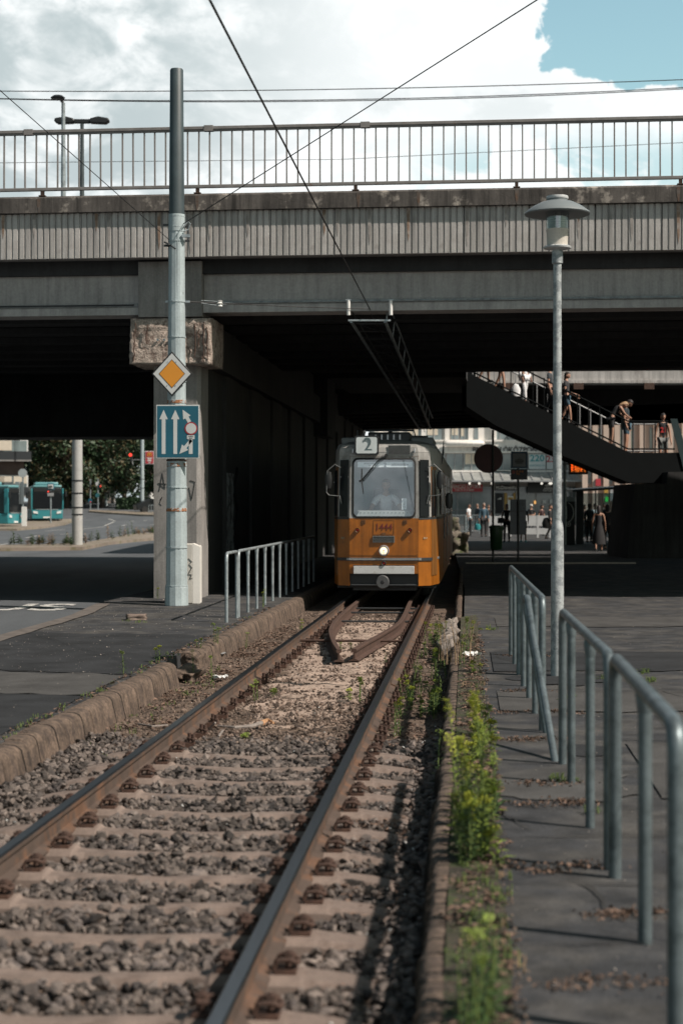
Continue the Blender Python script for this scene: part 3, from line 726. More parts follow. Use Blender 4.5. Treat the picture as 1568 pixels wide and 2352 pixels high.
# pier cap, broken concrete
m_cap = M('spalled_concrete', (.43,.36,.31), .95, var=.35, scale=5, bump=1, bscale=28, bdist=.04, col2=(.20,.15,.125), t2=.55, s2=6, fine=.35)
def capmesh():
    bm = bmesh.new(); bmesh.ops.create_cube(bm, size=1)
    bmesh.ops.subdivide_edges(bm, edges=bm.edges[:], cuts=22, use_grid_fill=True)
    for v in bm.verts:
        c = v.co.copy(); v.co.x = c.x*1.50; v.co.y = (c.y+.5)*1.3; v.co.z = c.z*.82
        x, y, z = v.co
        if z < -.2 and abs(x) > .6: v.co.x *= 1-(-.2-z)*.35*(abs(x)-.5)
        fr = c.y < -.48
        n1 = noise.noise(Vector((x*2.2, y*2, z*2.2)))+.5*noise.noise(Vector((x*6, y*6, z*6)))
        n2 = noise.noise(Vector((x*13, y*13, z*13)))
        smooth_zone = fr and z < -.02+.25*x and x < .25
        a = .012 if smooth_zone else .06
        if c.y < -.1:
            v.co.y += (n1*a+n2*a*.35)+(.03 if not smooth_zone and fr else 0); v.co.x += (n1*.03+n2*.012)*(1 if abs(c.x) > .48 else 0); v.co.z += n1*.02*(1 if abs(c.z) > .48 else 0)
    me = bpy.data.meshes.new('pier_cap'); bm.to_mesh(me); bm.free(); me.materials.append(m_cap); me.polygons.foreach_set('use_smooth', [True]*len(me.polygons)); return me
pier = thing('bridge_pier', 'wall-like concrete pier with a spalled cap left of the tram track', 'bridge pier', tuple(bl(-3.1,.9)), -TA)
o = bpy.data.objects.new('pier_cap', capmesh()); COL.objects.link(o); o.parent = pier; o.location = (-.04,-.50,4.645); o.rotation_euler = (0,0,BA+TA)
capo = o
random.seed(4)
for (x, z0, z1) in ((-.64,-.1,.33),(-.42,-.05,.3),(.45,-.3,.3),(.6,-.33,.33),(.68,-.35,.25),(-.66,-.36,-.1),(.52,-.1,.2)):
    MB().tube([(x+rnd(-.02,.02), -.012+rnd(-.01,.012), z0+(z1-z0)*t/4) for t in range(5)], .011, 6).build('rebar', m_rust, capo)
mb = MB()
for x in (-.22,-.10,.0): mb.lathe([(0,-.0),(.022,-.0),(.022,-.03),(.013,-.03),(.013,-.012),(0,-.012)], 12, 0, (x,-.012,.02), 'y')
mb.build('anchor', m_galv, capo)
# columns of the pier: a long row that reads as a wall
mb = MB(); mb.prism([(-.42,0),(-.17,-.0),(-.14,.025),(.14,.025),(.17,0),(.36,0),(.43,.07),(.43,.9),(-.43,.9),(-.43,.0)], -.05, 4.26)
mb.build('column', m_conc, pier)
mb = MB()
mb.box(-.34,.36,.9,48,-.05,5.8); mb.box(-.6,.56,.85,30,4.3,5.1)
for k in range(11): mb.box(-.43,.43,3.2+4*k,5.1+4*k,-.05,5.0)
mb.build('pier_wall', M('pier_dark_concrete', (.05,.05,.05), .9, var=.25, scale=.8, bump=.2, bscale=20, streak=.4), pier)  # under-bridge shade put into the wall's dark colour
# faded paint patch with scrawls on the pier's track side
m_gpaint = M('faded_paint', (.34,.37,.37), .8, var=.3, scale=3, bump=.1, col2=(.10,.10,.10), t2=.52, s2=4, soft2=.03)
mb = MB(); mb.box(.434,.437,3.28,4.25,.7,2.35); mb.build('paint_patch', m_gpaint, pier)
mb = MB(); mb.tube([(.445,4.45+.22*math.sin(t*1.3),.5+t*.18) for t in range(12)], .035, 5); mb.build('scrawl', m_black, pier)
def scrawl(pts, name, parent, r=.006, m=m_black): MB().tube(pts, r, 5, 0).build(name, m, parent)
scrawl([(-.33,-.006,1.95),(-.27,-.006,2.28),(-.22,-.006,2.0),(-.35,-.006,2.1),(-.2,-.006,2.08)], 'scrawl', pier)
scrawl([(.24,-.006,2.15),(.33,-.006,2.12),(.27,-.006,1.8),(.22,-.006,2.02)], 'scrawl', pier)
scrawl([(-.31,-.006,1.8),(-.27,-.006,1.85),(-.32,-.006,1.74),(-.28,-.006,1.7)], 'scrawl', pier)
# second deck beyond the slot, on a slight gradient
d2 = thing('far_bridge', 'second dark bridge deck crossing behind the tram beyond the stair slot', 'bridge', (0, 60, 0), 0)
def zb(X): return 5.08+.031*X
def wedge(mb, x0, x1, y0, y1, za, zb_, top):
    mb.add([(x0,y0,za),(x1,y0,zb_),(x1,y1,zb_),(x0,y1,za),(x0,y0,top),(x1,y0,top),(x1,y1,top),(x0,y1,top)], [(3,2,1,0),(4,5,6,7),(0,1,5,4),(1,2,6,5),(2,3,7,6),(3,0,4,7)])
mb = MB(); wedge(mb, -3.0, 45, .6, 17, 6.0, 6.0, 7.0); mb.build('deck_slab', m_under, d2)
mb = MB(); mb.box(4.75,45,0,.55,5.98,6.9); mb.box(4.75,45,-.06,0,6.02,6.12); mb.build('fascia', m_fasc, d2)
for i in range(6):
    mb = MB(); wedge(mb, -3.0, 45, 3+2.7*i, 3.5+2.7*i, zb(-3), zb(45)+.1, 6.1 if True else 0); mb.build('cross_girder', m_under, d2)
for x in (5.7, 8.2, 10.7, 13.2): MB().box(x,x+.35,-.09,.12,5.8,6.02).build('bearing', m_rust, d2)
# railing on the bridge edge
rl = thing('bridge_railing', 'painted steel railing of upright bars along the top of the bridge', 'railing', bl(0,-.02,7.2), BA)
m_rail = M('railing_paint', (.20,.19,.185), .6, var=.2, scale=6, bump=.15, col2=(.17,.09,.06), t2=.68, s2=5, soft2=.03)
mb = MB(); mb.box(-24,24,-.045,.045,1.13,1.185); mb.box(-24,24,-.03,.03,1.10,1.13); mb.build('top_rail', m_rail, rl, bevel=.006)
mb = MB(); mb.box(-24,24,-.035,.035,.10,.155); mb.build('bottom_rail', m_rail, rl, bevel=.006)
bm0 = MB().box(-.012,.012,-.02,.02,.156,1.10).build('baluster', m_rail, rl); n_ = 0
for i in range(-34, 36):
    o = bm0 if i == -34 else bm0.copy()
    if i != -34: COL.objects.link(o)
    o.location = (i*.196+.02+rnd(-.004,.004), 0, 0); o.rotation_euler = (0, rnd(-.004,.004), 0)
mb = MB()
for i in list(range(-120, -34))+list(range(36, 120)): mb.box(i*.196+.009, i*.196+.031, -.02,.02,.156,1.10)
mb.build('baluster_row', m_rail, rl)['kind'] = 'stuff'
fb = MB(); fb.box(-.03,.03,-.03,.03,0,.1); fb.box(-.06,.06,-.05,.05,0,.02); f0 = fb.build('rail_foot', M('dark_rust', (.05,.03,.022), .9), rl)
for i, x in enumerate((-5.35,-2.55,.25,3.05,5.85,-8.15,8.65)):
    o = f0 if i == 0 else f0.copy()
    if i: COL.objects.link(o)
    o.location = (x, 0, 0)
for x in (-2.35,.42,-5.6): MB().box(x-.08,x+.08,-.052,.052,1.10,1.20).build('rail_joint', m_rail, rl)
# lamps on the bridge
def bridge_lamp(name, label, x, ytop, Y, kind):
    X, Zt = dp(x, ytop, Y); t = thing(name, label, 'street lamp', (X, Y, 7.0)); h = Zt-7.0
    MB().tube([(0,0,0),(0,0,h*.5),(0,0,h-.15)], [.1,.085,.06], 10).build('pole', m_galv if kind == 1 else m_poledk, t, smooth=True)
    if kind == 1:
        MB().tube([(0,0,h-.15),(-.1,-.05,h-.02)], .05, 8).build('bracket', m_dark, t)
        mb = MB().lathe([(0,-.04),(.17,-.03),(.2,.02),(.12,.09),(0,.11)], 14, 0, (-.16,-.1,h-.02), sx=1.2, sy=1); mb.build('lamp_head', m_black, t, smooth=True)
    else:
        MB().box(-.28,.28,-.07,.07,h-.2,h-.06).build('bracket', m_black, t, bevel=.02)
        for s_ in (-1, 1):
            mb = MB().prism([(.22*s_,-.05),(.3*s_,.04),(.55*s_,.1),(.9*s_,.04),(.93*s_,-.06),(.8*s_,-.14),(.3*s_,-.12)], -.14, .14, ax='y')
            o = mb.build('lamp_head', m_black, t, bevel=.03); o.location = (0,0,h-.08)
bridge_lamp('street_lamp', 'single-headed street lamp on a pale pole behind the bridge railing', 146, 226, 55, 1)
bridge_lamp('street_lamp', 'street lamp with two dark wide heads behind the bridge railing', 189, 270, 57, 2)
# distant parapet seen in the gap under the railing
pr = thing('far_railing', 'pale far railing just seen under the bridge railing right of centre', 'railing', (0, 46, 7.12))
mb = MB(); P = [(2.35,0,.16),(2.75,0,.35),(3.2,0,.42),(7.0,0,.42),(7.3,0,.38),(7.6,0,.3)]; mb.tube(P, .03, 6); mb.build('hand_rail', m_galv, pr)
for x in (2.75,3.6,4.5,5.4,6.3,7.2): MB().box(x-.02,x+.02,-.02,.02,0,.42).build('post', m_galv, pr)

# ------------------------------------------------------------------ stair under the bridge
st = thing('footbridge_stair', 'dark steel stair coming down under the bridge on the right', 'stair', (4.25, 55, 0))
SX = 4.25; stY0, stY1 = 55.0, 57.0
def zst(X): return 5.93-(X-4.25)*.498 if X < 9.33 else 3.4
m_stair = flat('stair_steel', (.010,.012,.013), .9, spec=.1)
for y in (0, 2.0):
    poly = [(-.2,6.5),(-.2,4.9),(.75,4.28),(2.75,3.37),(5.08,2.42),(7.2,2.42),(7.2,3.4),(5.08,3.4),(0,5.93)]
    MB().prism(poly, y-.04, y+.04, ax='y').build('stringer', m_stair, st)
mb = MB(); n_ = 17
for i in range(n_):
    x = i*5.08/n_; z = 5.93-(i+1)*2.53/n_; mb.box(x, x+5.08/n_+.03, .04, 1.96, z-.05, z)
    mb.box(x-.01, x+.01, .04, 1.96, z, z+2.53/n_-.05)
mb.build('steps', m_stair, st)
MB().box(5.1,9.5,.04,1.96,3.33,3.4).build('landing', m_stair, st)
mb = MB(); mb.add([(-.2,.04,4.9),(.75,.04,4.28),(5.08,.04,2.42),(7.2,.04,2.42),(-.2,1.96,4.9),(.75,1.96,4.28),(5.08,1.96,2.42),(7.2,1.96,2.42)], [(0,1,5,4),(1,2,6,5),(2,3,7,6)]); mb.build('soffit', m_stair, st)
for y, nm in ((0, 'near'), (2.0, 'far')):
    mat = m_stair if y == 0 else flat('stair_rail_grey', (.30,.31,.32), .5)
    for dz in (.1, 1.0):
        MB().tube([(-.4,y,6.13+dz),(5.05,y,3.42+dz),(6.55,y,3.42+dz)], .028, 6).build('rail_bar', mat, st)
    k = 0
    for X in np.arange(-.2, 6.6, .36):
        z = zst(X+4.25); MB().box(X-.016,X+.016,y-.02,y+.02,z,z+1.0+.06).build('stair_baluster', mat, st)
MB().prism([(6.4,4.5),(6.62,4.5),(7.35,2.0),(7.05,2.0)], -.08, .0, ax='y').build('end_plate', flat('teal_plate', (.03,.055,.06), .5), st)
# massive dark base of the stair
sb = thing('stair_base', 'massive dark concrete base carrying the stair at the far right', 'stair base', (9.05, 54, 0))
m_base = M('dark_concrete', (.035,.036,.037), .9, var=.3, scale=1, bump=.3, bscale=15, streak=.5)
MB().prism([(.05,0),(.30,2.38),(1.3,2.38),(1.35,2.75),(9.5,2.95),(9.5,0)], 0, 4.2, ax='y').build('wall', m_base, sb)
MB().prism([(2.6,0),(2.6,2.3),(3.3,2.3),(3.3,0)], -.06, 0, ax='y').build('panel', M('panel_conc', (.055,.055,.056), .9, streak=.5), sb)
# far columns right
for i, (x, y) in enumerate(((17,50),(19,66),(-14.5,50),(-16,66))):
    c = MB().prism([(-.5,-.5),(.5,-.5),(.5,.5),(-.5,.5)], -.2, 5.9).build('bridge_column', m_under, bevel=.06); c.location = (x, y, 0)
    tag(c, 'dark square column under the bridge, outside the open spans', 'column', 'square columns under the bridge')

# ------------------------------------------------------------------ overhead wires
def wire(label, pts, r=.008, sag=0, cat='wire', name='overhead_wire', group=None):
    a, b = Vector(pts[0]), Vector(pts[-1]); P = []
    if len(pts) == 2:
        for i in range(17): t = i/16; p = a.lerp(b, t); p.z -= sag*4*t*(1-t); P.append(p)
    else: P = [Vector(p) for p in pts]
    o = MB().tube(P, r, 6).build(name, m_wire, smooth=True); return tag(o, label, cat, group)
def at(x, y, Y): X, Z = dp(x, y, Y); return Vector((X, Y, Z))
wb = at(850, 712, 30.1); w0 = at(482, 0, 12.0); wd = (w0-wb)
wire('thick contact wire running down over the track from the upper left to the bridge', [w0+wd*.9, w0, wb], .0105)
PX, PY = gp(406, 1390); PY = 28.75; PX = (406-784)/F*PY
a = at(420, 515, 28.7); b = at(1232, 0, 19.0); wire('long span wire rising from the teal pole to the upper right', [a, b+(b-a)*.6], .0075)
a = at(388, 550, 28.7); b = at(0, 207, 21.0); wire('span wire from the teal pole up to the left edge', [a, b+(b-a)*.4], .006)
for j, (y0, ym, y1, Y) in enumerate(((209,205,182,50),(221,229,196,52),(221,232,199,52.3))):
    A = at(-250, y0-2, Y); B = at(1800, y1-9, Y); mid = at(784, ym, Y)
    P = []
    for i in range(25):
        t = i/24; p = A.lerp(B, t); sg = (A.lerp(B, .5).z-mid.z); p.z -= sg*4*t*(1-t); P.append(p)
    wire(('single thin wire, the uppermost of the three high across the sky', 'upper wire of the close pair strung across the sky', 'lower wire of the close pair strung across the sky')[j], P, .014, cat='wire')
A = at(-200, 376, 58); B = at(1800, 316, 58); wire('thin wire seen through the bars of the bridge railing', [A, at(784,366,58), B], .010)
# contact line support under the bridge
cs = thing('wire_bracket', 'steel bracket with pale insulators hung under the bridge edge over the track', 'bracket', at(848, 735, 30.0))
c0 = at(848, 735, 30.0)
def cl(x, y, Y): return at(x, y, Y)-c0
MB().cbox(cl(848,736,30.0), (.75,.06,.03)).build('crossbar', m_galv, cs)
for x in (800, 897):
    q = cl(x, 707, 29.95); MB().tube([q+Vector((0,0,-.13)), q+Vector((0,0,.13))], .035, 10).build('insulator', m_white, cs, smooth=True)
    MB().cbox(q+Vector((0,0,.14)), (.1,.06,.02)).build('clamp', m_galv, cs)
tr = thing('wire_trough', 'truss-like trough carrying the contact wire back under the bridge to the tram', 'wire trough', c0)
A0, A1 = cl(806,738,30.2), cl(962,985,50); B0_, B1 = cl(884,738,30.2), cl(988,985,50)
MB().tube([A0, A1], .032, 6).build('side_rail', m_galv, tr); MB().tube([B0_, B1], .032, 6).build('side_rail', m_galv, tr)
up_ = Vector((.06,0,.32)); MB().tube([B0_+up_, B1+up_], .02, 6).build('side_rail', m_galv, tr); MB().tube([A0+Vector((0,0,.2)), A1+Vector((0,0,.2))], .016, 6).build('side_rail', m_dark, tr)
for i in range(12): MB().tube([A0.lerp(A1, i/12), B0_.lerp(B1, (i+1)/12)], .013, 5).build('brace', m_dark, tr)
for i in range(22):
    t = (i+.3)/22; MB().tube([A0.lerp(A1,t), B0_.lerp(B1,t)], .012, 5).build('rung', m_dark, tr)
    if i % 2 == 0:
        p = B0_.lerp(B1, t); MB().tube([p, p+Vector((.04,0,.34))], .014, 5).build('hanger', m_galv, tr)
MB().tube([cl(852,722,30.1), cl(900,800,36)+Vector((0,0,-.1)), cl(975,985,50)+Vector((0,0,-.1))], .009, 5).build('contact_wire', m_wire, tr)
sw = thing('insulated_wire', 'wire with a white loop insulator running from the pole to the bridge bracket', 'wire', at(435, 693, 28.9))
q0 = at(435, 693, 28.9); lo = lambda x, y, Y: at(x, y, Y)-q0
MB().tube([lo(424,693,28.8), lo(495,696,29.2)], .010, 6).build('wire', m_wire, sw); MB().tube([lo(515,697,29.3), lo(660,704,29.6), lo(848,710,30.0)], .007, 6).build('wire', m_wire, sw)
q = lo(505,697,29.25); mb = MB().lathe([(.0,-.06),(.05,-.05),(.03,-.02),(.06,0),(.03,.02),(.05,.05),(0,.06)], 12, 0, q); mb.build('insulator', m_white, sw, smooth=True)
MB().tube([lo(462,690,29.0), lo(495,692,29.2), lo(540,697,29.4), lo(495,701,29.2), lo(462,696,29.0)], .005, 5).build('loop', m_galv, sw)

# ------------------------------------------------------------------ teal pole with signs
pp = thing('tram_pole', 'tall pale teal catenary pole with a darker top and rusty bands at the left', 'pole', (PX, PY, 0))
def rad(z): return .185-(.185-.112)*z/9.1
mb = MB(); zs = [0,.02,2.5,6.35]; mb.tube([(0,0,z) for z in zs], [rad(z) for z in zs], 12); mb.build('shaft', m_pole, pp, smooth=False)
mb = MB(); zs = [6.62,9.08,9.1]; mb.tube([(0,0,z) for z in zs], [rad(z) for z in zs[:2]]+[rad(9.1)-.01], 16); mb.build('top_section', M('top_pole_paint', (.05,.07,.078), .5, var=.2, scale=2, bump=.1), pp, smooth=True)
mb = MB(); mb.tube([(0,0,6.34),(0,0,6.63)], [rad(6.35)+.008, rad(6.6)+.006], 16); mb.build('sleeve', m_pole, pp, smooth=True)
mb = MB(); mb.tube([(0,0,0),(0,0,.30),(0,0,.32)], [.200,.195,.186], 12); mb.build('base_collar', m_pole, pp)
for z in (.33, 2.46, 2.62, 6.18, 6.42, 6.6, 5.15, 4.55, 2.0, .98+.0, 3.8):
    MB().lathe([(rad(z)+.001,z-.014),(rad(z)+.010,z-.012),(rad(z)+.010,z+.012),(rad(z)+.001,z+.014)], 16).build('band', m_rust if z in (2.46,2.62,1.6) else m_pole, pp)
m_rustband = M('rusty_tape', (.30,.13,.06), .9, var=.3, col2=(.34,.38,.39), t2=.5, s2=14, soft2=.02)
for z in (2.38, 1.62, 3.45):
    MB().lathe([(rad(z)+.002,z-.03),(rad(z)+.007,z-.025),(rad(z)+.007,z+.025),(rad(z)+.002,z+.03)], 16).build('rust_band', m_rustband, pp)
MB().tube([(.03,-rad(4)-.002,.3),(.03,-rad(5)+.01,6.3)], .006, 5).build('seam', m_pole, pp)
for x, z in ((.2,6.42),(.2,6.18),(-.2,6.45),(-.19,6.1),(.2,5.15),(-.16,5.15)):
    MB().cbox((x*.9,-.02,z), (.09,.03,.035)).build('lug', m_dark if z > 6 else m_galv, pp)
mb = MB()
mb.tube([(.13,-.12,6.4),(.2,-.1,6.5),(.24,-.08,6.46),(.2,-.08,6.36),(.14,-.1,6.34)], .012, 6); mb.cbox((.17,-.12,6.25),(.14,.05,.05)); mb.build('hook', m_galv, pp)
mb = MB(); mb.tube([(-.2,-.1,6.15),(-.1,-.16,6.09),(.0,-.19,6.02)], .014, 7); mb.lathe([(0,-.04),(.04,0),(0,.04)], 8, 0, (-.12,-.16,6.09)); mb.build('chain_link', m_dark, pp)
# diamond sign
m_signw = flat('sign_white', (.50,.52,.52), .4, var=.05); m_signk = flat('sign_black', (.012,.012,.013), .4); m_signo = flat('sign_orange', (.60,.24,.018), .4, var=.04)
X, Z = dp(394.5, 858, 28.5)
dsg = thing('priority_sign', 'orange and white diamond priority road sign on the teal pole', 'road sign', (X, PY-rad(3.8)-.05, Z))
def dia(r, y0, y1): return MB().prism([(0,-r*1.10),(r,0),(0,r*1.10),(-r,0)], y0, y1, ax='y')
dia(.345,0,.02).build('back_plate', m_signk, dsg, bevel=.006); dia(.315,-.004,-.0005).build('white_field', m_signw, dsg)
dia(.222,-.007,-.0045).build('black_line', m_signk, dsg); dia(.210,-.0095,-.0073).build('orange_field', m_signo, dsg)
mb = MB(); [mb.disc((x,-.006,z), .009, 10) for x, z in ((-.07,.2),(.07,.2),(-.08,-.2),(.06,-.2))]; mb.build('bolt', m_galv, dsg)
MB().box(-.12,.12,.02,.09,-.06,-.02).build('bracket', m_galv, dsg)
# blue lane sign
X, Z = dp(407.5, 991, 28.45); lsg = thing('lane_sign', 'blue lane direction sign with white arrows on the teal pole', 'road sign', (X, PY-rad(2.6)-.05, Z))
m_blue = flat('sign_blue', (.006,.088,.135), .4, var=.1)
hw, hh = .364, .452
MB().box(-hw,hw,0,.015,-hh,hh).build('plate', m_signw, lsg, bevel=.004); MB().box(-hw+.018,hw-.018,-.003,-.0005,-hh+.018,hh-.018).build('blue_field', m_blue, lsg)
def arrow(x0, z0, x1, z1, w=.032, hwid=.07, hl=.16, nm='arrow'):
    a = Vector((x0, z0)); b = Vector((x1, z1)); d = (b-a).normalized(); n_ = Vector((-d.y, d.x)); c = b-d*hl
    P = [a-n_*w, c-n_*w, c-n_*hwid, b, c+n_*hwid, c+n_*w, a+n_*w]
    MB().prism([tuple(p) for p in P], -.006, -.0032, ax='y').build(nm, m_signw, lsg)
# crop units: plate x 335..642 (0.728 m), y 748..1133 (0.905 m)
def cx_(x): return (x-488.5)/307*.728
def cz_(y): return -(y-940.5)/385*.905
arrow(cx_(388), cz_(1100), cx_(388), cz_(783)); arrow(cx_(471), cz_(1100), cx_(471), cz_(783))
arrow(cx_(572), cz_(872), cx_(523), cz_(783), .030, .072, .15)
MB().prism([(cx_(567),cz_(1100)),(cx_(594),cz_(1100)),(cx_(594),cz_(993)),(cx_(567),cz_(993))], -.006, -.0032, ax='y').build('arrow', m_signw, lsg)
arrow(cx_(585), cz_(1000), cx_(500), cz_(1100), .026, .07, .15)
MB().disc((cx_(583),-.0085,cz_(917)), .108, 32, th=.004).build('ring', flat('sign_red', (.32,.02,.025), .4), lsg); MB().disc((cx_(583),-.012,cz_(917)), .088, 32, th=.002).build('ring_field', m_signw, lsg)
pb = MB().box(cx_(554),cx_(608),-.009,-.0065,cz_(994),cz_(966)).build('small_plate', m_signw, lsg)
text('KIVÉVE', .026, 'lettering', m_signk, lsg, (cx_(581),-.0095,cz_(975))); text('BKK', .026, 'lettering', m_signk, lsg, (cx_(581),-.0095,cz_(987)))
MB().box(-.1,.1,.015,.08,.2,.24).build('bracket', m_galv, lsg)
# utility cabinet behind the pole
X0, Y0 = gp(452, 1387); cb = thing('utility_cabinet', 'narrow white utility cabinet with black scrawl behind the teal pole', 'cabinet', (X0-.13, Y0+.12, 0))
m_cab = M('cabinet_white', (.55,.53,.49), .6, var=.1, scale=3, streak=.15)
MB().box(-.38,.05,-.0,.4,0,1.03).build('body', m_cab, cb, bevel=.012)
MB().box(-.06,.16,.02,.42,0,1.0).prism([(.05,0),(.175,0),(.175,.98),(.05,1.035)], .0, .4, ax='y').build('door', M('cabinet_door', (.74,.72,.68), .5, var=.06), cb)
scrawl([(-.02,-.005,.78),(.04,-.005,.72),(-.01,-.005,.68),(.04,-.005,.62),(.0,-.005,.56)], 'scrawl', cb, .007); scrawl([(.0,-.005,.55),(-.03,-.005,.5),(.03,-.005,.5),(.0,-.005,.42),(.04,-.005,.44)], 'scrawl', cb, .007)

# ------------------------------------------------------------------ right lamp post
LX, LY = 2.13, 16.74
lm = thing('street_lamp', 'galvanised street lamp with a flat white shade and glass cylinder behind the right railing', 'street lamp', (LX, LY, 0))
MB().lathe([(0,0),(.066,0),(.063,1.42),(.060,1.47),(.052,1.52),(.044,1.545),(.044,1.55)], 20).build('lower_pole', m_galvp, lm, smooth=True)
MB().tube([(0,0,1.54),(0,0,4.16)], [.0435,.040], 18).build('upper_pole', m_galvp, lm, smooth=True)
MB().lathe([(.041,4.08),(.054,4.09),(.054,4.2),(.05,4.22)], 18).build('socket', m_galvp, lm, smooth=True)
MB().lathe([(.0,4.21),(.05,4.22),(.135,4.235),(.14,4.25),(.12,4.262),(0,4.262)], 24).build('base_ring', flat('lamp_white_ring', (.5,.52,.53), .4), lm, smooth=True)
MB().lathe([(.103,4.262),(.108,4.40),(.112,4.41),(.112,4.425)], 24).build('lower_glass', M('frosted_glass', (.62,.58,.52), .35, var=.1, bump=0), lm, smooth=True)
mb = MB(); mb.lathe([(.112,4.425),(.115,4.60)], 28); mb.build('clear_glass', glass('lamp_glass', (.75,.78,.78), .18), lm, smooth=True)
for k in range(6): MB().lathe([(.03,4.435+k*.022),(.09,4.432+k*.022),(.095,4.438+k*.022),(.03,4.448+k*.022)], 20).build('louvre', flat('louvre', (.5,.49,.46), .4), lm, smooth=True)
MB().lathe([(0,4.425),(.04,4.43),(.045,4.5),(.03,4.56),(.03,4.60)], 12).build('bulb', flat('bulb', (.45,.45,.43), .3), lm, smooth=True)
MB().lathe([(0,4.60),(.12,4.595),(.20,4.585),(.27,4.575),(.318,4.57),(.325,4.58),(.318,4.592),(.24,4.65),(.16,4.69),(.10,4.705),(.10,4.72),(0,4.725)], 40).build('shade', flat('lamp_shade_white', (.19,.215,.225), .45), lm, smooth=True)
MB().lathe([(.0,4.725),(.105,4.722),(.11,4.735),(.105,4.752),(0,4.758)], 24).build('cap', flat('lamp_cap', (.5,.52,.53), .4), lm, smooth=True)

# ------------------------------------------------------------------ pedestrian railings
def hoop_section(label, P, r=.027, h=1.0, mt=m_galvd, group=None):
    """P: base points along the line; a bent top bar with end posts, straight posts between."""
    o = thing('pedestrian_railing', label, 'railing', (P[0][0], P[0][1], 0), 0, group)
    b = Vector((P[0][0], P[0][1], 0)); Q = [Vector((x, y, 0))-b for x, y in P]
    d = (Q[-1]-Q[0]).normalized(); pts = []
    e0, e1 = Q[0], Q[-1]; rr = .09
    pts.append(e0-Vector((0,0,.05))); 
    for t in range(5): a = math.pi/2*t/4; pts.append(e0+Vector((0,0,h-rr))+d*rr*(1-math.cos(a))+Vector((0,0,rr*math.sin(a))))
    for t in range(5): a = math.pi/2*(1-t/4); pts.append(e1+Vector((0,0,h-rr))-d*rr*(1-math.cos(a))+Vector((0,0,rr*math.sin(a))))
    pts.append(e1-Vector((0,0,.05)))
    MB().tube(pts, r, 12).build('bent_bar', mt, o, smooth=True)
    for q in Q[1:-1]:
        MB().tube([q+Vector((0,0,-.05)), q+Vector((0,0,h-.05)), q+Vector((0,0,h-r*.5))], [r*.93,r*.93,r*.85], 12).build('post', mt, o, smooth=True)
        MB().lathe([(r*1.0,h-.10),(r*1.3,h-.03),(r*1.1,h-.012)], 10, 0, q).build('weld', mt, o, smooth=True)
    return o
def rline(y): return 1.13+(y-5.72)*.0625
hoop_section('far section of the right-hand railing, nearest the bridge shadow', [(rline(y)-.06, y) for y in (12.75,13.8,14.85,15.9,16.95,18.0,19.05)])
hoop_section('middle section of the right-hand railing with three posts beside the bent bar', [(rline(y)-.02, y) for y in (7.9,8.95,10.3,11.1)])
hoop_section('nearest section of the right-hand railing, large and blurred', [(1.062,5.38),(1.172,6.55),(1.245,7.72)], r=.030)
bt = thing('bent_railing', 'bent railing bar slumped to the ground between the two standing railing sections', 'railing', (1.53, 12.6, 0))
q = [(0,0,-.05),(-.08,.15,.6),(-.135,.27,.93),(-.13,.24,1.0),(-.10,.12,1.01),(-.11,-1.42,-.03)]
MB().tube([(0,0,-.05),(-.07,.13,.5),(-.13,.26,.92)]+[(-.137,.265,.965),(-.135,.235,1.0),(-.132,.18,1.0),(-.13,.12,.97)]+[(-.125,-.2,.72),(-.12,-.8,.36),(-.115,-1.42,-.04)], .026, 12).build('bent_bar', m_galvd, bt, smooth=True)
hoop_section('first short section of the left-hand railing by the utility cabinet', [(-1.66+.0795*(y-24.5), y) for y in (24.5,25.55)], r=.025, mt=m_galv)
hoop_section('long section of the left-hand railing running into the dark under the bridge', [(-1.66+.0795*(y-24.5), y) for y in [25.72+1.08*i for i in range(12)]], r=.025, mt=m_galv)
# ================================================================== tram
TS = 30.7
tram = thing('tram', 'orange and cream articulated tram numbered 1444 on route 2 coming out from under the bridge', 'tram', tp(TS, 0, ZR), -TA)
OFF = (0, 0, ZR)
m_or = M('tram_orange', (.33,.105,.008), .38, var=.16, scale=2.5, bump=.05, bscale=20, streak=.35, col2=(.20,.08,.012), t2=.66, s2=3.5, soft2=.08, fine=.04)
m_cr = M('tram_cream', (.34,.335,.32), .45, var=.16, scale=2.5, bump=.05, bscale=20, streak=.4, col2=(.20,.19,.175), t2=.63, s2=3.5, soft2=.08, fine=.04)
m_roof = M('tram_roof', (.10,.103,.103), .7, var=.2, scale=2, bump=.2)
m_glassd = M('dark_glass', (.010,.012,.014), .25, var=.1, bump=0, fine=0, spec=.2)
m_trim = flat('trim_silver', (.42,.43,.44), .3, metal=.5)
PLAN = [(0,0),(.645,0),(.87,.17),(.97,.75),(1.01,1.05),(1.03,2.2),(1.03,12.6)]
def py(y, z): return y+(max(0, z-1.46)*.085 if y < 1 else max(0, z-1.46)*.085*max(0, 1-(y-1)))+max(0, 1.0-z)*.04*(1 if y < 1 else 0)
def inw(x, z): return x*(1-.02*max(0, z-1.46)/1.3)
def strip(mb, plan, z0, z1, m=0, both=True, nz_=1):
    for sg in ((1,-1) if both else (1,)):
        for (a, b) in zip(plan, plan[1:]):
            vs = []
            for z in (z0, z1):
                for p in (a, b): vs.append((sg*inw(p[0], z), py(p[1], z), z))
            mb.add(vs, [(0,1,3,2)], m)
def build_t(mb, name, mats, parent=None, **k): return mb.build(name, mats, parent or tram, off=OFF, **k)
tram.scale = (.965, 1, 1)
# lower body: skirt rises at the corners, with a recess for the coupler
mb = MB(); strip(mb, PLAN, .46, 1.46); strip(mb, PLAN[1:], .24, .46); build_t(mb, 'lower_body', m_or, solid=.006)
# upper body with the windscreen opening
mb = MB()
strip(mb, [(.59,0),(.645,0)], 1.46, 2.56); strip(mb, [(0,0),(.645,0)], 2.56, 2.66); strip(mb, PLAN[1:], 1.46, 2.66)
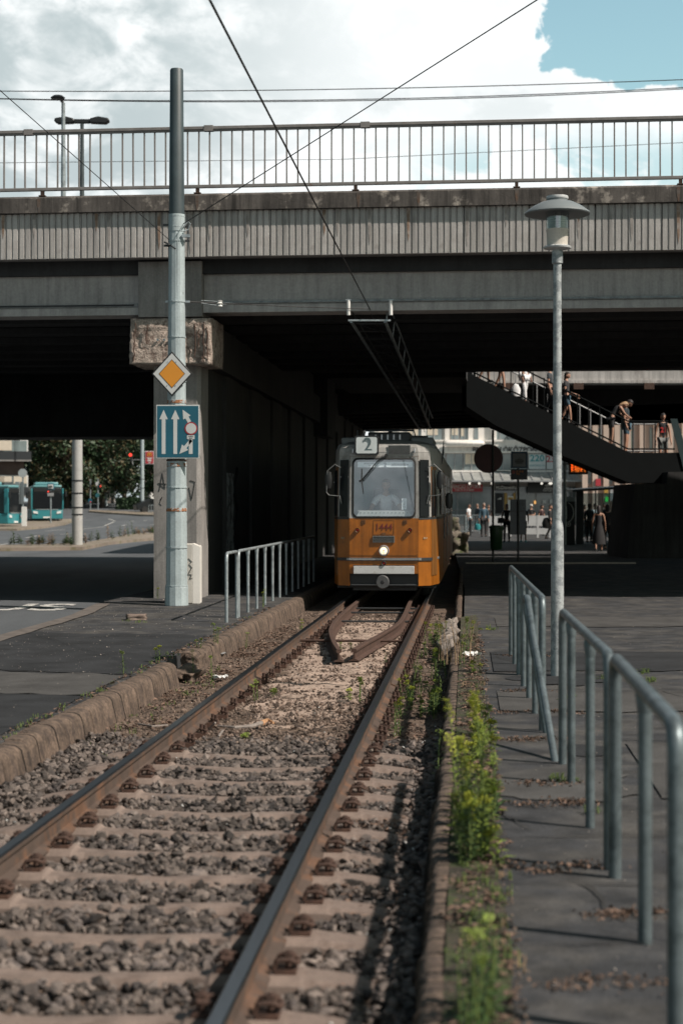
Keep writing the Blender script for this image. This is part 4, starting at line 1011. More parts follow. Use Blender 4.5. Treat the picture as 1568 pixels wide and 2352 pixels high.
# curved roof dome lip
def ring(sc, z, dyy): return [(inw(x, 2.6)*sc, py(y, 2.6)+dyy, z) for x, y in PLAN]
rings = [ring(1, 2.66, 0), ring(.985, 2.74, .02), ring(.93, 2.80, .09), ring(.80, 2.86, .25), ring(.4, 2.90, .5)]
for a, b in zip(rings, rings[1:]):
    for i in range(len(a)-1):
        for sg in (1, -1): mb.add([(sg*p[0], p[1], p[2]) for p in (a[i], a[i+1], b[i+1], b[i])], [(0,1,2,3)], 1 if a[0][2] > 2.75 else 0)
build_t(mb, 'upper_body', [m_cr, m_roof], solid=.006)
mb = MB(); mb.prism([(-1.01,2.70),(-.93,2.84),(0,2.90),(.93,2.84),(1.01,2.70)], 1.15, 12.5, ax='y'); build_t(mb, 'roof', m_roof)
mb = MB()
for x in (-.64,.636): mb.box(x,x+.004,-.006,0,.46,2.6)
mb.box(-.64,.64,-.006,0,.79,.794); mb.box(-.64,.64,-.006,0,2.575,2.579)
for i in range(16):
    for x in (-.625,.622): mb.box(x,x+.008,-.007,0,.52+i*.058,.528+i*.058)
mb.v = [(x, y+py(0, z), z) for x, y, z in mb.v]; build_t(mb, 'seam', M('seam_brown', (.10,.045,.012), .6, bump=0))
# dark band between cream and orange
mb = MB(); strip(mb, [(.66,-.004),(.875,.166),(.974,.748),(1.014,1.048),(1.034,2.2),(1.034,12.6)], 1.44, 1.485); build_t(mb, 'band', m_dark)
# windscreen: rounded rubber frame and glass, leaning back with the nose
def rrect(w, h, r, n=6):
    P = []
    for cx, cz, a0 in ((w-r,h-r,0),(-w+r,h-r,90),(-w+r,-h+r,180),(w-r,-h+r,270)):
        for i in range(n+1): a = R(a0+90*i/n); P.append((cx+r*math.cos(a), cz+r*math.sin(a)))
    return P
ws = thing('windscreen', None, None); del ws  # placeholder removed below
for o in [o for o in COL.objects if o.name.startswith('windscreen')]: bpy.data.objects.remove(o)
def lean(mb):
    mb.v = [(x, y+py(0, z)-.0, z) for x, y, z in mb.v]; return mb
zc = 2.01; O = rrect(.598,.548,.10); I = rrect(.565,.515,.085)
mb = MB(); n = len(O)
vs = [(x,-.012,zc+z) for x,z in O]+[(x,-.02,zc+z) for x,z in I]+[(x,.03,zc+z) for x,z in I]+[(x,.03,zc+z) for x,z in O]
fs = []
for i in range(n):
    j = (i+1) % n
    for k in range(3): fs.append((k*n+i, k*n+j, (k+1)*n+j, (k+1)*n+i))
    fs.append((3*n+i, 3*n+j, j, i))
mb.add(vs, fs); wsf = build_t(lean(mb), 'windscreen_frame', m_rubber)
mb = MB(); mb.add([(x,.0,zc+z) for x,z in I], [tuple(range(n))]); build_t(lean(mb), 'windscreen_glass', glass('windscreen', (.9,.95,.97), .17, .02), wsf if False else tram)
# corner fill so the square hole does not show outside the rounded frame
mb = MB()
for sx in (1,-1):
    for sz in (1,-1): mb.prism([(sx*.60,zc+sz*.56),(sx*.60,zc+sz*.43),(sx*.57,zc+sz*.52),(sx*.48,zc+sz*.56)], .004, .02, ax='y')
build_t(lean(mb), 'corner_fillet', m_cr)
# destination strip, dashboard, cab interior
m_strip = flat('strip_white', (.85,.88,.9), .4); m_txt = flat('strip_text', (.10,.12,.14), .5)
mb = MB(); mb.box(-.50,.53,.03,.035,2.385,2.485); build_t(lean(mb), 'destination_strip', m_strip, )
def ttext(s, size, name, x, z, y, mat, parent=None, bold=0, sx=1):
    return text(s, size, name, mat, parent or tram, (x, py(0, z)+y, z-ZR), bold=bold, sx=sx)
ttext('JÁSZAI MARI', .036, 'lettering', -.28, 2.455, .022, m_txt); ttext('TÉR', .036, 'lettering', -.27, 2.415, .022, m_txt)
ttext('2', .10, 'lettering', .02, 2.43, .022, m_txt, bold=.002); ttext('KÖZVÁGÓHÍD H', .040, 'lettering', .30, 2.435, .022, m_txt, bold=.001)
mb = MB(); mb.box(.02,.20,.05,.06,2.48,2.54); build_t(lean(mb), 'dark_tab', m_dark)
m_dash = flat('dashboard_grey', (.45,.46,.45), .6); m_int = M('cab_interior', (.34,.40,.43), .8, var=.25, scale=1.2, bump=0)  # windscreen haze put into the pale bluish interior colour
mb = MB(); mb.prism([(-.52,1.50),(-.45,1.60),(.45,1.60),(.52,1.50)], .07, .075, ax='y'); mb.box(-.5,.5,.08,.42,1.585,1.60); build_t(lean(mb), 'dashboard', m_dash)
mb = MB(); [mb.disc((-.44+.073*i, .064, 1.56), .010, 8, th=.004) for i in range(13)]; build_t(lean(mb), 'dashboard_dots', m_dark)
mb = MB(); mb.box(-.95,.95,1.45,1.48,.9,2.66); mb.box(-.6,.6,.1,.8,.85,.9); mb.box(-.9,.9,.8,12,.85,.9); build_t(mb, 'cab_partition', m_int)
mb = MB(); mb.box(-.25,.25,.95,1.05,1.35,2.0); mb.box(-.25,.25,.6,1.0,1.30,1.38); mb.box(-.06,.06,.75,.85,.9,1.3); build_t(mb, 'driver_seat', m_dark, bevel=.03)
mb = MB(); mb.box(.33,.42,.09,.095,1.62,1.82); build_t(lean(mb), 'notice', m_strip); ttext('SZÁLLÍT', .05, 'lettering', .375, 1.72, .085, m_txt).rotation_euler = (R(90), R(-90), 0)
# narrow corner windows on the chamfers
for sg in (1,-1):
    a, b = Vector((.66,.012-.02)), Vector((.845,.145)); d = (b-a)
    P0, P1 = a+d*.05+Vector((.012,-.010)), a+d*.93+Vector((.012,-.010)); mb = MB()
    mb.add([(sg*inw(p.x,z), py(p.y,z), z) for z in (1.49,2.52) for p in (P0, P1)], [(0,1,3,2)])
    cw = build_t(mb, 'corner_window', m_glassd, solid=.012)
    mb = MB(); mb.add([(sg*inw(p[0],z), py(p[1]-.016,z), z) for z in (2.26,2.5) for p in ((.70,.03),(.80,.105))], [(0,1,3,2)])
    build_t(mb, 'blind', flat('ochre_blind', (.16,.09,.015), .6), cw, solid=.006)
    mb = MB(); mb.add([(sg*inw(p[0],z), py(p[1]-.018,z), z) for z in (2.2,2.225) for p in ((.675,.01),(.835,.13))], [(0,1,3,2)])
    build_t(mb, 'window_bar', m_trim, cw, solid=.006)
# doors in the tapering ends (right and left)
for sg in (1,-1):
    for k, (t0, t1) in enumerate(((.04,.47),(.53,.96))):
        a, b = Vector((.872,.175)), Vector((.97,.745)); P0, P1 = a.lerp(b,t0)+Vector((.012,0)), a.lerp(b,t1)+Vector((.012,0))
        mb = MB(); mb.add([(sg*inw(p.x,z), py(p.y,z), z) for z in (.42,2.40) for p in (P0,P1)], [(0,1,3,2)]); dr = build_t(mb, 'door', m_or if False else M('door_brown', (.20,.085,.02), .4, var=.1, bump=0), solid=.012)
        mb = MB(); P0, P1 = a.lerp(b,t0+.06)+Vector((.022,0)), a.lerp(b,t1-.06)+Vector((.022,0))
        mb.add([(sg*inw(p.x,z), py(p.y,z), z) for z in (1.5,2.34) for p in (P0,P1)], [(0,1,3,2)]); g_ = mb.build('door_glass', m_glassd, dr, off=OFF, solid=.006)
# side windows and doors
def side_pane(x, y0, y1, z0, z1, name, mat, sg=1, parent=None, th=.01):
    mb = MB(); mb.box(min(sg*x, sg*(x+th)), max(sg*x, sg*(x+th)), y0, y1, z0, z1); return build_t(mb, name, mat, parent)
for sg in (1,-1):
    y = 1.3; k = 0
    while y < 11.8:
        if k in (2, 5):
            d_ = side_pane(1.031, y, y+1.2, .42, 2.4, 'door', M('door_brown'), sg)
            for q in (0, .32, .64, .9): side_pane(1.042, y+.06+q, y+.26+q, 1.0, 2.32, 'door_glass', m_glassd, sg, d_)
        else:
            w = side_pane(1.031, y, y+1.22, 1.52, 2.36, 'side_window', m_glassd, sg)
            mb = MB(); s0 = sorted((sg*1.042, sg*1.051)); mb.box(s0[0], s0[1], y, y+1.22, 2.12, 2.14); mb.box(s0[0], s0[1], y+1.2, y+1.22, 1.52, 2.36); build_t(mb, 'window_trim', m_trim, w)
        y += 1.32; k += 1
# bogies and underframe
mb = MB(); mb.box(-.95,.95,.9,12.4,.16,.46); mb.box(-.60,.60,.35,.9,.14,.44); build_t(mb, 'underframe', m_black)
for yy in (2.0, 3.8, 10.5):
    for sx in (-.72,.72):
        mb = MB().lathe([(0,-.06),(.33,-.06),(.35,-.03),(.33,.06),(0,.06)], 24, 0, (0,0,0), 'y')
        mb.v = [(y_+sx, x_+yy, z_+.31) for x_, y_, z_ in mb.v]; build_t(mb, 'wheel', m_dark, smooth=True)
# rear section after the articulation
mb = MB(); mb.box(-.95,.95,12.6,13.3,.5,2.6); build_t(mb, 'gangway', m_rubber)
mb = MB(); mb.box(-1.03,1.03,13.3,19,.3,1.46); build_t(mb, 'rear_lower_body', m_or, bevel=.03)
mb = MB(); mb.box(-1.025,1.025,13.3,19,1.461,2.75); build_t(mb, 'rear_upper_body', m_cr, bevel=.05)
for k in range(3): side_pane(1.031, 13.7+1.5*k, 15.0+1.5*k, 1.52, 2.36, 'side_window', m_glassd, 1)
# roof equipment
mb = MB(); mb.box(-.42,.42,1.9,3.1,2.90,3.10); o = build_t(mb, 'resistor_box', m_dark, bevel=.03)
for i in range(5): build_t(MB().box(-.28+.12*i,-.25+.12*i,1.87,1.9,2.95,3.05), 'vent_slot', m_trim, o)
for sg in (1,-1):
    mb = MB(); mb.box(min(sg*.46,sg*.9), max(sg*.46,sg*.9), 1.2, 3.2, 2.82, 2.97); build_t(mb, 'roof_box', M('roof_box_grey', (.12,.125,.125), .6), bevel=.03)
mb = MB()
for pts in (((-.5,1.6,2.94),(-.45,1.7,3.12),(.5,1.7,3.12),(.55,1.6,2.94)), ((-.45,2.4,3.02),(0,4.6,3.1),(.45,2.4,3.02)), ((-.7,4.5,3.12),(.7,4.5,3.12)), ((-.7,4.3,3.1),(.7,4.3,3.1)), ((-.6,1.5,2.9),(-.6,1.5,3.12)), ((-.5,4,3.0),(0,2.2,3.12),(.5,4,3.0))):
    mb.tube(pts, .018, 6)
build_t(mb, 'pantograph', m_dark)
# route number box
nb = MB(); P = rrect(.225,.175,.04)
mb = MB(); mb.add([(-.325+x,-.10,2.782+z) for x,z in P]+[(-.325+x,.25,2.782+z) for x,z in P], [tuple(range(len(P))), tuple(range(2*len(P)-1,len(P)-1,-1))]+[(i,(i+1)%len(P),len(P)+(i+1)%len(P),len(P)+i) for i in range(len(P))])
rb = build_t(lean(mb), 'route_box', m_black); P = rrect(.195,.147,.035)
mb = MB(); mb.prism([(-.325+x,2.782+z) for x,z in P], -.106, -.1015, ax='y'); build_t(lean(mb), 'route_panel', flat('route_white', (.50,.55,.56), .4, var=.12), rb)
text('2', .35, 'route_number', flat('route_grey', (.09,.13,.14), .5), rb, (-.30, py(0,2.78)-.112, 2.782-ZR), bold=.004, sx=.95)
# vents
def vent(x0, x1, z0, z1, name):
    mb = MB(); mb.box(x0-.012,x1+.012,-.02,-.0,z0-.012,z1+.012); v = build_t(lean(mb), name, M('vent_frame', (.22,.22,.21), .4, metal=.4))
    mb = MB(); mb.box(x0,x1,-.024,-.0205,z0,z1); build_t(lean(mb), 'vent_hole', m_black, v)
    mb = MB(); n = int((z1-z0)/.014)
    for i in range(n): mb.box(x0,x1,-.030,-.0245,z0+i*.014,z0+i*.014+.0035)
    build_t(lean(mb), 'vent_slats', M('vent_frame'), v)
vent(.085,.485,2.615,2.775,'upper_vent'); vent(-.195,.19,1.035,1.13,'lower_vent')
mb = MB(); mb.box(-.60,-.57,-.06,-.02,2.64,2.72); mb.box(.56,.59,-.06,-.02,2.64,2.72); build_t(lean(mb), 'marker_lamp', m_trim, bevel=.008)
# number plate hatch with 1444
mb = MB()
for b_ in ((-.2,.19,1.418,1.424),(-.2,.19,1.167,1.173),(-.2,-.194,1.173,1.418),(.184,.19,1.173,1.418)): mb.box(b_[0],b_[1],-.006,-.001,b_[2],b_[3])
mb.box(-.035,.035,-.014,-.001,1.155,1.2); build_t(lean(mb), 'hatch_line', M('brown_line', (.12,.05,.015), .5))
text('1444', .175, 'fleet_number', M('number_brown', (.14,.022,.018), .5, var=.05, bump=0), tram, (0, -.006, 1.30-ZR), bold=.0005, sx=.95)
mb = MB()
for x in (-.41,.37):
    for k in range(3): mb.box(x+k*.022,x+k*.022+.010,-.016,-.001,1.365-.012*(k==1),1.425)
    mb.box(x-.01,x+.065,-.006,-.001,1.36,1.43)
build_t(lean(mb), 'hinge', M('brown_line'))
def lamp(x, z, r, name, mat, ring_, y=0, ringm=None):
    mb = MB(); mb.lathe([(r*.8,-.05),(r,-.055),(r*1.16,-.03),(r*1.2,0)], 28, 0, (x,y,z), 'y'); p = build_t(mb, name, ringm or m_trim, smooth=True)
    mb = MB(); mb.lathe([(0,-.05),(r*.5,-.047),(r*.82,-.035),(r*.84,-.02)], 24, 0, (x,y,z), 'y'); build_t(mb, ring_, mat, p, smooth=True); return p
hl = lamp(.0, .877, .085, 'headlight', M('lamp_glow', (1,.80,.55), .3, var=0, bump=0, fine=0, emit=1.1), 'lens')
mb = MB(); mb.disc((.0,-.052,.885), .012, 8, th=.004); mb.tube([(0,-.053,.87),(0,-.053,.80)], .004, 4); build_t(mb, 'bulb_holder', m_dark, hl)
for x in (-.492,.49): lamp(x, 1.246, .038, 'marker_light', flat('red_glass', (.20,.015,.012), .2), 'lens', ringm=M('brown_line'))
lamp(.0, .646, .036, 'tow_light', flat('red_glass', (.2,.015,.012), .2), 'lens', ringm=m_dark)
# trim strip, bumper, coupler
mb = MB(); strip(mb, [(0,-.012),(.65,-.012),(.885,.16),(.9,.2)], .693, .748); build_t(mb, 'trim_strip', m_dark, solid=.012)
mb = MB(); strip(mb, [(0,-.022),(.655,-.022),(.70,.01)], .705, .722); strip(mb, [(0,-.022),(.655,-.022),(.70,.01)], .730, .742); build_t(mb, 'chrome_line', m_trim, solid=.006)
mb = MB(); strip(mb, [(.975,.74),(1.015,1.04),(1.02,1.1)], .705, .745); build_t(mb, 'chrome_line', m_trim, solid=.02)
mb = MB(); mb.box(-.568,.568,-.03,0.01,.457,.60); build_t(mb, 'bumper_panel', M('bumper_white', (.52,.53,.53), .4, var=.1, scale=2, col2=(.35,.34,.32), t2=.62, s2=4), bevel=.006)
mb = MB(); mb.box(-.575,.575,-.024,0.0,.445,.456); mb.box(-.575,.575,-.024,0.0,.601,.612); build_t(mb, 'bumper_edge', m_black)
mb = MB(); mb.box(-.645,.645,.12,.35,.22,.455); build_t(mb, 'coupler_recess', m_black)
mb = MB(); mb.tube([(-.62,.06,.25),(.62,.06,.25)], .022, 8); build_t(mb, 'fender_bar', m_dark)
mb = MB(); mb.tube([(-.02,.3,.31),(-.02,-.05,.31)], .05, 10); mb.lathe([(0,-.09),(.11,-.09),(.127,-.07),(.127,-.05),(0,-.05)], 28, 0, (-.02,0,.31), 'y'); cp = build_t(mb, 'coupler', M('coupler_grey', (.07,.072,.075), .5))
mb = MB(); mb.lathe([(0,-.095),(.03,-.095),(.04,-.0905),(0,-.0905)], 6, 0, (-.02,-.001,.31), 'y'); build_t(mb, 'coupler_hole', m_black, cp)
# wiper
mb = MB(); mb.tube([(.03,-.06,2.60),(-.12,-.07,2.50),(-.43,-.05,2.14)], .008, 5); mb.tube([(-.02,-.06,2.60),(-.15,-.07,2.46),(-.41,-.05,2.15)], .006, 5); mb.tube([(.05,-.06,2.59),(-.10,-.07,2.47),(-.39,-.05,2.13)], .005, 5)
w_ = build_t(lean(mb), 'wiper_arm', m_black); mb = MB(); mb.tube([(-.417,-.04,2.36),(-.42,-.045,2.15),(-.385,-.04,1.90)], [.007,.012,.006], 6); mb.tube([(-.47,-.045,2.13),(-.38,-.045,2.17)], .014, 6); build_t(lean(mb), 'wiper_blade', m_rubber, w_)
mb = MB(); mb.disc((.04,-.04,2.60), .03, 10, th=.05); build_t(lean(mb), 'wiper_motor', m_rubber)
# mirrors
for sg in (1,-1):
    mb = MB(); k = 1 if sg > 0 else 1.0
    mb.tube([(sg*.82,.1,2.38),(sg*.93,.12,2.44),(sg*1.07,.1,2.32),(sg*1.085,.1,1.93),(sg*1.04,.1,1.88),(sg*.83,.12,1.86)], .009, 6)
    mb.tube([(sg*.80,.08,1.72),(sg*.84,.1,1.88)], .009, 6); mr_ = build_t(mb, 'mirror_bracket', M('bracket_grey', (.13,.14,.14), .5))
    mb = MB(); mb.lathe([(0,-.17),(.05,-.15),(.072,-.05),(.072,.05),(.05,.15),(0,.17)], 14, 0, (sg*1.05,.12,2.15)); mb.v = [(x, .12+(y-.12)*.5, z) for x, y, z in mb.v]; build_t(mb, 'mirror', m_black, mr_, smooth=True)
mb = MB(); mb.lathe([(0,-.15),(.06,-.13),(.075,0),(.06,.13),(0,.15)], 12, 0, (1.2,1.2,1.78)); mb.tube([(1.12,1.2,1.85),(1.22,1.2,1.9)], .015, 6); build_t(mb, 'rear_mirror', m_black, smooth=True)
mb = MB()
for k in range(5): mb.tube([(1.06,.9+.05*k,2.55-.02*k),(1.1,1.0+.05*k,2.9-.05*k)], .008, 5)
build_t(mb, 'cable_bundle', m_dark)
for sg in (1,-1): text('BKV', .05, 'small_mark', flat('faint_white', (.4,.35,.25), .5), tram, (sg*.775, .085, 1.10-ZR), rot=(R(90),0,sg*R(37)))

# ================================================================== people
m_skin = M('skin', (.42,.24,.17), .55, var=.08, bump=0, fine=0); m_skin2 = M('skin_shade', (.30,.165,.11), .55, var=.08, bump=0, fine=0)
def cloth(name, c): return M('cloth_'+name, c, .85, var=.15, scale=6, bump=.15, bscale=40, fine=.05)
def skin_mesh(name, verts, edges, radii, mats, sub=1):
    me = bpy.data.meshes.new(name); me.from_pydata(verts, edges, []); o = bpy.data.objects.new(name, me); COL.objects.link(o)
    o.modifiers.new('skin', 'SKIN').use_smooth_shade = True
    for i, r in enumerate(radii):
        v = me.skin_vertices[0].data[i]; v.radius = r if isinstance(r, tuple) else (r, r); v.use_root = (i == 0)
    o.modifiers.new('sub', 'SUBSURF').levels = sub; o.modifiers['sub'].render_levels = sub
    dg = bpy.context.evaluated_depsgraph_get(); m2 = bpy.data.meshes.new_from_object(o.evaluated_get(dg))
    bpy.data.objects.remove(o); bpy.data.meshes.remove(me); m2.name = name; m2.materials.clear()
    for m in mats: m2.materials.append(m)
    return m2
def person(label, loc, rz=0, h=1.75, pose=None, top=None, legs=None, dress=None, hair=(.03,.02,.015), hairlen=0, skin=None, shoes=(.02,.02,.02), group=None, female=False, sleeves='short', legcut='long', fat=1.0, cap=None, lean_=0):
    s = h/1.75; skin = skin or m_skin
    J = dict(pel=(0,0,.94), wai=(0,-.01,1.10), che=(0,0,1.30), nb=(0,.01,1.44), nk=(0,0,1.51), hd=(0,-.015,1.58),
             sl=(-.17,.01,1.41), el=(-.23,.02,1.13), wl=(-.25,-.05,.89), sr=(.17,.01,1.41), er=(.23,.02,1.13), wr=(.25,-.05,.89),
             hl=(-.09,0,.90), kl=(-.10,-.02,.50), al=(-.11,.02,.09), hr=(.09,0,.90), kr=(.10,-.02,.50), ar=(.11,.02,.09))
    if pose: J.update(pose)
    J = {k: Vector(v)*s for k, v in J.items()}
    names = ['pel','wai','che','nb','nk','hd','sl','el','wl','sr','er','wr','hl','kl','al','hr','kr','ar']
    f_ = .92 if female else 1.0
    rad_ = dict(pel=(.125*f_*fat,.095*fat), wai=(.105*f_*fat,.085*fat), che=(.13*f_*fat,.095*fat), nb=(.075,.06), nk=(.048,.048), hd=(.05,.05), sl=(.058,.055), el=.04, wl=.028, sr=(.058,.055), er=.04, wr=.028,
                hl=(.082,.085), kl=.055, al=.036, hr=(.082,.085), kr=.055, ar=.036)
    V = [J[n] for n in names]; Rr = [rad_[n] for n in names]
    Rr = [tuple(a*s for a in r) if isinstance(r, tuple) else r*s for r in Rr]
    E = [(0,1),(1,2),(2,3),(3,4),(4,5),(3,6),(6,7),(7,8),(3,9),(9,10),(10,11),(0,12),(12,13),(13,14),(0,15),(15,16),(16,17)]
    # feet
    for a in (14, 17):
        A = V[a]; k = len(V); V += [A+Vector((0,.02,-.05))*s, A+Vector((0,-.13,-.065))*s]; Rr += [.035*s, .028*s]; E += [(a,k),(k,k+1)]
    # hands: palm and five fingers
    for (w, e, sg) in ((8,7,-1),(11,10,1)):
        d = (V[w]-V[e]).normalized(); side = Vector((0,-1,0)); side = (side-d*side.dot(d)).normalized(); inn = Vector((-sg,0,0)); inn = (inn-d*inn.dot(d)).normalized()
        k = len(V); V.append(V[w]+d*.06*s); Rr.append((.020*s,.034*s)); E.append((w,k))
        for i, (off, ln) in enumerate(((-.030,.075),(-.011,.088),(.009,.082),(.028,.066))):
            b = len(V); V += [V[k]+d*.03*s-side*off*s, V[k]+d*(.03+ln*.55)*s-side*off*1.15*s+inn*.008*s, V[k]+d*(.03+ln*.95)*s-side*off*1.15*s+inn*.028*s]
            Rr += [.0095*s,.0088*s,.0075*s]; E += [(k,b),(b,b+1),(b+1,b+2)]
        b = len(V); V += [V[w]+d*.03*s+side*.035*s+inn*.01*s, V[w]+d*.065*s+side*.055*s+inn*.02*s]; Rr += [.0105*s,.009*s]; E += [(w,b),(b,b+1)]
    me = skin_mesh('person', V, E, Rr, [skin, flat('eye_dark', (.02,.015,.012), .3), flat('lips', (.30,.11,.09), .5)])
    bm = bmesh.new(); bm.from_mesh(me)
    # head with nose, brow, chin, ears, eyes, mouth
    hc = J['hd']+(J['hd']-J['nk']).normalized()*.055*s; tiltm = (J['hd']-J['nk']).normalized().to_track_quat('Z', 'Y').to_matrix()
    fz = Vector((0,-1,0)); up = (J['hd']-J['nk']).normalized(); side = up.cross(-fz).normalized(); fwd = side.cross(up).normalized()*1
    if fwd.y > 0: fwd = -fwd
    side = fwd.cross(up).normalized()
    def hp(x, y, z): return hc+(side*-x+fwd*-y+up*z)*s      # x right, y back, z up
    def blob(c, r, seg=16, rings_=12, fn=None, mi=0):
        g = bmesh.ops.create_uvsphere(bm, u_segments=seg, v_segments=rings_, radius=1)
        for v in g['verts']:
            x, y, z = v.co; p = Vector((x*r[0], y*r[1], z*r[2]))
            if fn: p = fn(p)
            v.co = hp(c[0]+p.x, c[1]+p.y, c[2]+p.z)
        for f in {f for v in g['verts'] for f in v.link_faces}: f.material_index = mi; f.smooth = True
    def hf(p):
        k = 1-max(0, -p.z)*2.6; p.x *= k; p.y *= 1-max(0, -p.z)*.8 if p.y < 0 else 1-max(0, -p.z)*2.5
        if p.y < -.05: p.y += .008*max(0, 1-abs(p.z)/.03)*(abs(p.x) > .015)
        return p
    blob((0,0,.015),(.076,.097,.118), fn=hf); blob((0,-.095,-.012),(.012,.020,.024), 8, 6); blob((-.076,.01,-.005),(.010,.018,.03), 8, 6); blob((.076,.01,-.005),(.010,.018,.03), 8, 6)
    for x in (-.03,.03): blob((x,-.086,.018),(.013,.008,.006), 8, 6, mi=1)
    blob((0,-.088,-.052),(.022,.008,.006), 8, 6, mi=2)
    bm.to_mesh(me); bm.free(); me.polygons.foreach_set('use_smooth', [True]*len(me.polygons))
    o = bpy.data.objects.new('person', me); COL.objects.link(o); o.location = loc; o.rotation_euler = (lean_,0,rz); tag(o, label, 'person', group)
    def garment(name, ids, mat, grow, extra=None):
        mp = {n: i for i, n in enumerate(ids)}; vs = [J[n] if n in J else extra[n][0]*1 for n in ids]
        rr = []
        for n in ids:
            r = rad_[n] if n in rad_ else extra[n][1]; r = r if isinstance(r, tuple) else (r, r); rr.append(((r[0]+grow)*s, (r[1]+grow)*s))
        full = [('pel','wai'),('wai','che'),('che','nb'),('nb','sl'),('nb','sr'),('sl','sle'),('sr','sre'),('sl','el'),('el','wl2'),('sr','er'),('er','wr2'),('pel','hl'),('pel','hr'),('hl','kl'),('kl','al'),('hr','kr'),('kr','ar'),('hl','kl2'),('hr','kr2'),('hem','pel')]
        es = [(mp[a], mp[b]) for a, b in full if a in mp and b in mp]
        m = skin_mesh(name, vs, es, rr, [mat]); g = bpy.data.objects.new(name, m); COL.objects.link(g); g.parent = o; return g
    ex = {'sle': (J['sl'].lerp(J['el'], .62), .046), 'sre': (J['sr'].lerp(J['er'], .62), .046), 'wl2': (J['el'].lerp(J['wl'], .9), .030), 'wr2': (J['er'].lerp(J['wr'], .9), .030),
          'kl2': (J['hl'].lerp(J['kl'], .8), .066), 'kr2': (J['hr'].lerp(J['kr'], .8), .066)}
    if top:
        ids = ['wai','che','nb','sl','sr','pel']
        if sleeves == 'short': ids += ['sle','sre']
        elif sleeves == 'long': ids += ['el','er','wl2','wr2']
        garment('shirt', ids, cloth(top[0], top[1]), .014, ex)
    if legs:
        ids = ['pel','hl','hr']+(['kl','kr','al','ar'] if legcut == 'long' else ['kl2','kr2'])
        garment('trousers' if legcut == 'long' else 'shorts', ids, cloth(legs[0], legs[1]), .012, ex)
    if dress:
        zt, zb_, wb_ = dress[2]; bmx = MB(); prof = []
        n = 14; zs = [zb_, (zb_+.9)/2, .92, 1.08, 1.2, zt]; ws = [wb_, (wb_+.17)/2+.02, .155, .118, .135, .125]
        for z, w in zip(zs, ws):
            for i in range(n): t = 2*math.pi*i/n; prof.append((w*math.cos(t)*s, w*.78*math.sin(t)*s, z*s))
        fs = [(j*n+i, j*n+(i+1) % n, (j+1)*n+(i+1) % n, (j+1)*n+i) for j in range(len(zs)-1) for i in range(n)]+[tuple(range((len(zs)-1)*n, len(zs)*n))]
        bmx.add(prof, fs); bmx.build('dress', cloth(dress[0], dress[1]), o, smooth=True)
    # hair
    bmh = bmesh.new(); g = bmesh.ops.create_uvsphere(bmh, u_segments=16, v_segments=12, radius=1)
    dele = []
    for v in g['verts']:
        x, y, z = v.co; px, py_, pz = x*.087, y*.108, z*.112
        if y < -.2 and z < .45: dele.append(v); continue
        if z < -.25 and hairlen <= 0: dele.append(v); continue
        if z < 0 and hairlen > 0: pz *= 1+hairlen*10; py_ = py_*.7+.03
        w = .006*noise.noise(Vector((x*4, y*4, z*4))); v.co = hp(px*(1+w*3), py_+.006+w, pz+.032+w)
    bmesh.ops.delete(bmh, geom=dele, context='VERTS'); mh = bpy.data.meshes.new('hair'); bmh.to_mesh(mh); bmh.free()
    mh.materials.append(M('hair_%02d%02d' % (int(hair[0]*99), int(hair[1]*99)), hair, .6, var=.3, scale=20, bump=.3)); mh.polygons.foreach_set('use_smooth', [True]*len(mh.polygons))
    q = bpy.data.objects.new('hair', mh); COL.objects.link(q); q.parent = o
    if cap:
        mb = MB(); vs = []
        mb.lathe([(.094*s,0),(.092*s,.04*s),(.07*s,.08*s),(0,.1*s)], 14); mb.prism([(-.07*s,-.08*s),(.07*s,-.08*s),(.05*s,-.16*s),(-.05*s,-.16*s)], 0, .012*s); c = mb.build('cap', cloth('cap', cap), o); c.location = hp(0,0,.055)
    mb = MB()
    for a in ('al','ar'):
        A = J[a]; mb.lathe([(0,0),(.045*s,0),(.05*s,.03*s),(.045*s,.07*s),(.03*s,.09*s),(0,.09*s)], 10, 0, (A.x, A.y-.05*s, A.z-.09*s), sx=.85, sy=2.1)
    mb.build('shoes', cloth('shoe_%d' % int(shoes[0]*99), shoes), o, smooth=True)
    return o
def pat(x, yf, Y=None, z=0):
    if Y is None: X, Y = gp(x, yf, z)
    else: X = (x-784)/F*Y
    return (X, Y, z)
drv_pose = dict(pel=(0,.1,.94), wai=(0,.08,1.08), el=(-.30,-.12,1.17), wl=(-.36,-.38,1.15), er=(.30,-.12,1.17), wr=(.34,-.38,1.15), kl=(-.14,-.36,.92), al=(-.14,-.38,.50), kr=(.14,-.36,.92), ar=(.14,-.38,.50), hl=(-.10,.06,.93), hr=(.10,.06,.93))
p = tp(TS+.80, .0, .43); person('tram driver in a white short-sleeved shirt behind the windscreen', p, -TA, 1.74, drv_pose, top=('white_shirt', (.75,.76,.78)), legs=('dark', (.03,.03,.04)), hair=(.03,.02,.015))
wk = dict(kl=(-.1,-.12,.52), al=(-.1,-.16,.10), kr=(.1,.03,.52), ar=(.1,.22,.14))
sd_ = dict(wr=(.20,-.22,1.02), er=(.24,.03,1.12))
person('man in a blue denim shirt standing with a teal bag on the sunny square', pat(1110,1233), R(10), 1.8, None, top=('denim', (.05,.10,.14)), legs=('black', (.02,.02,.022)), hair=(.25,.2,.17), sleeves='long', fat=1.15)
X, Y, _ = pat(1110,1233); bgm = MB().lathe([(.0,0),(.14,.02),(.17,.15),(.13,.3),(.03,.34),(0,.34)], 12, sy=.6); bgm.tube([(-.08,0,.3),(-.03,0,.5),(.03,0,.5),(.08,0,.3)], .012, 6); bgm = bgm.build('shopping_bag', cloth('teal', (.02,.22,.24)), smooth=True); bgm.location = (X-.33, Y-.1, .36); tag(bgm, 'teal bag held by the man in the blue shirt', 'bag')
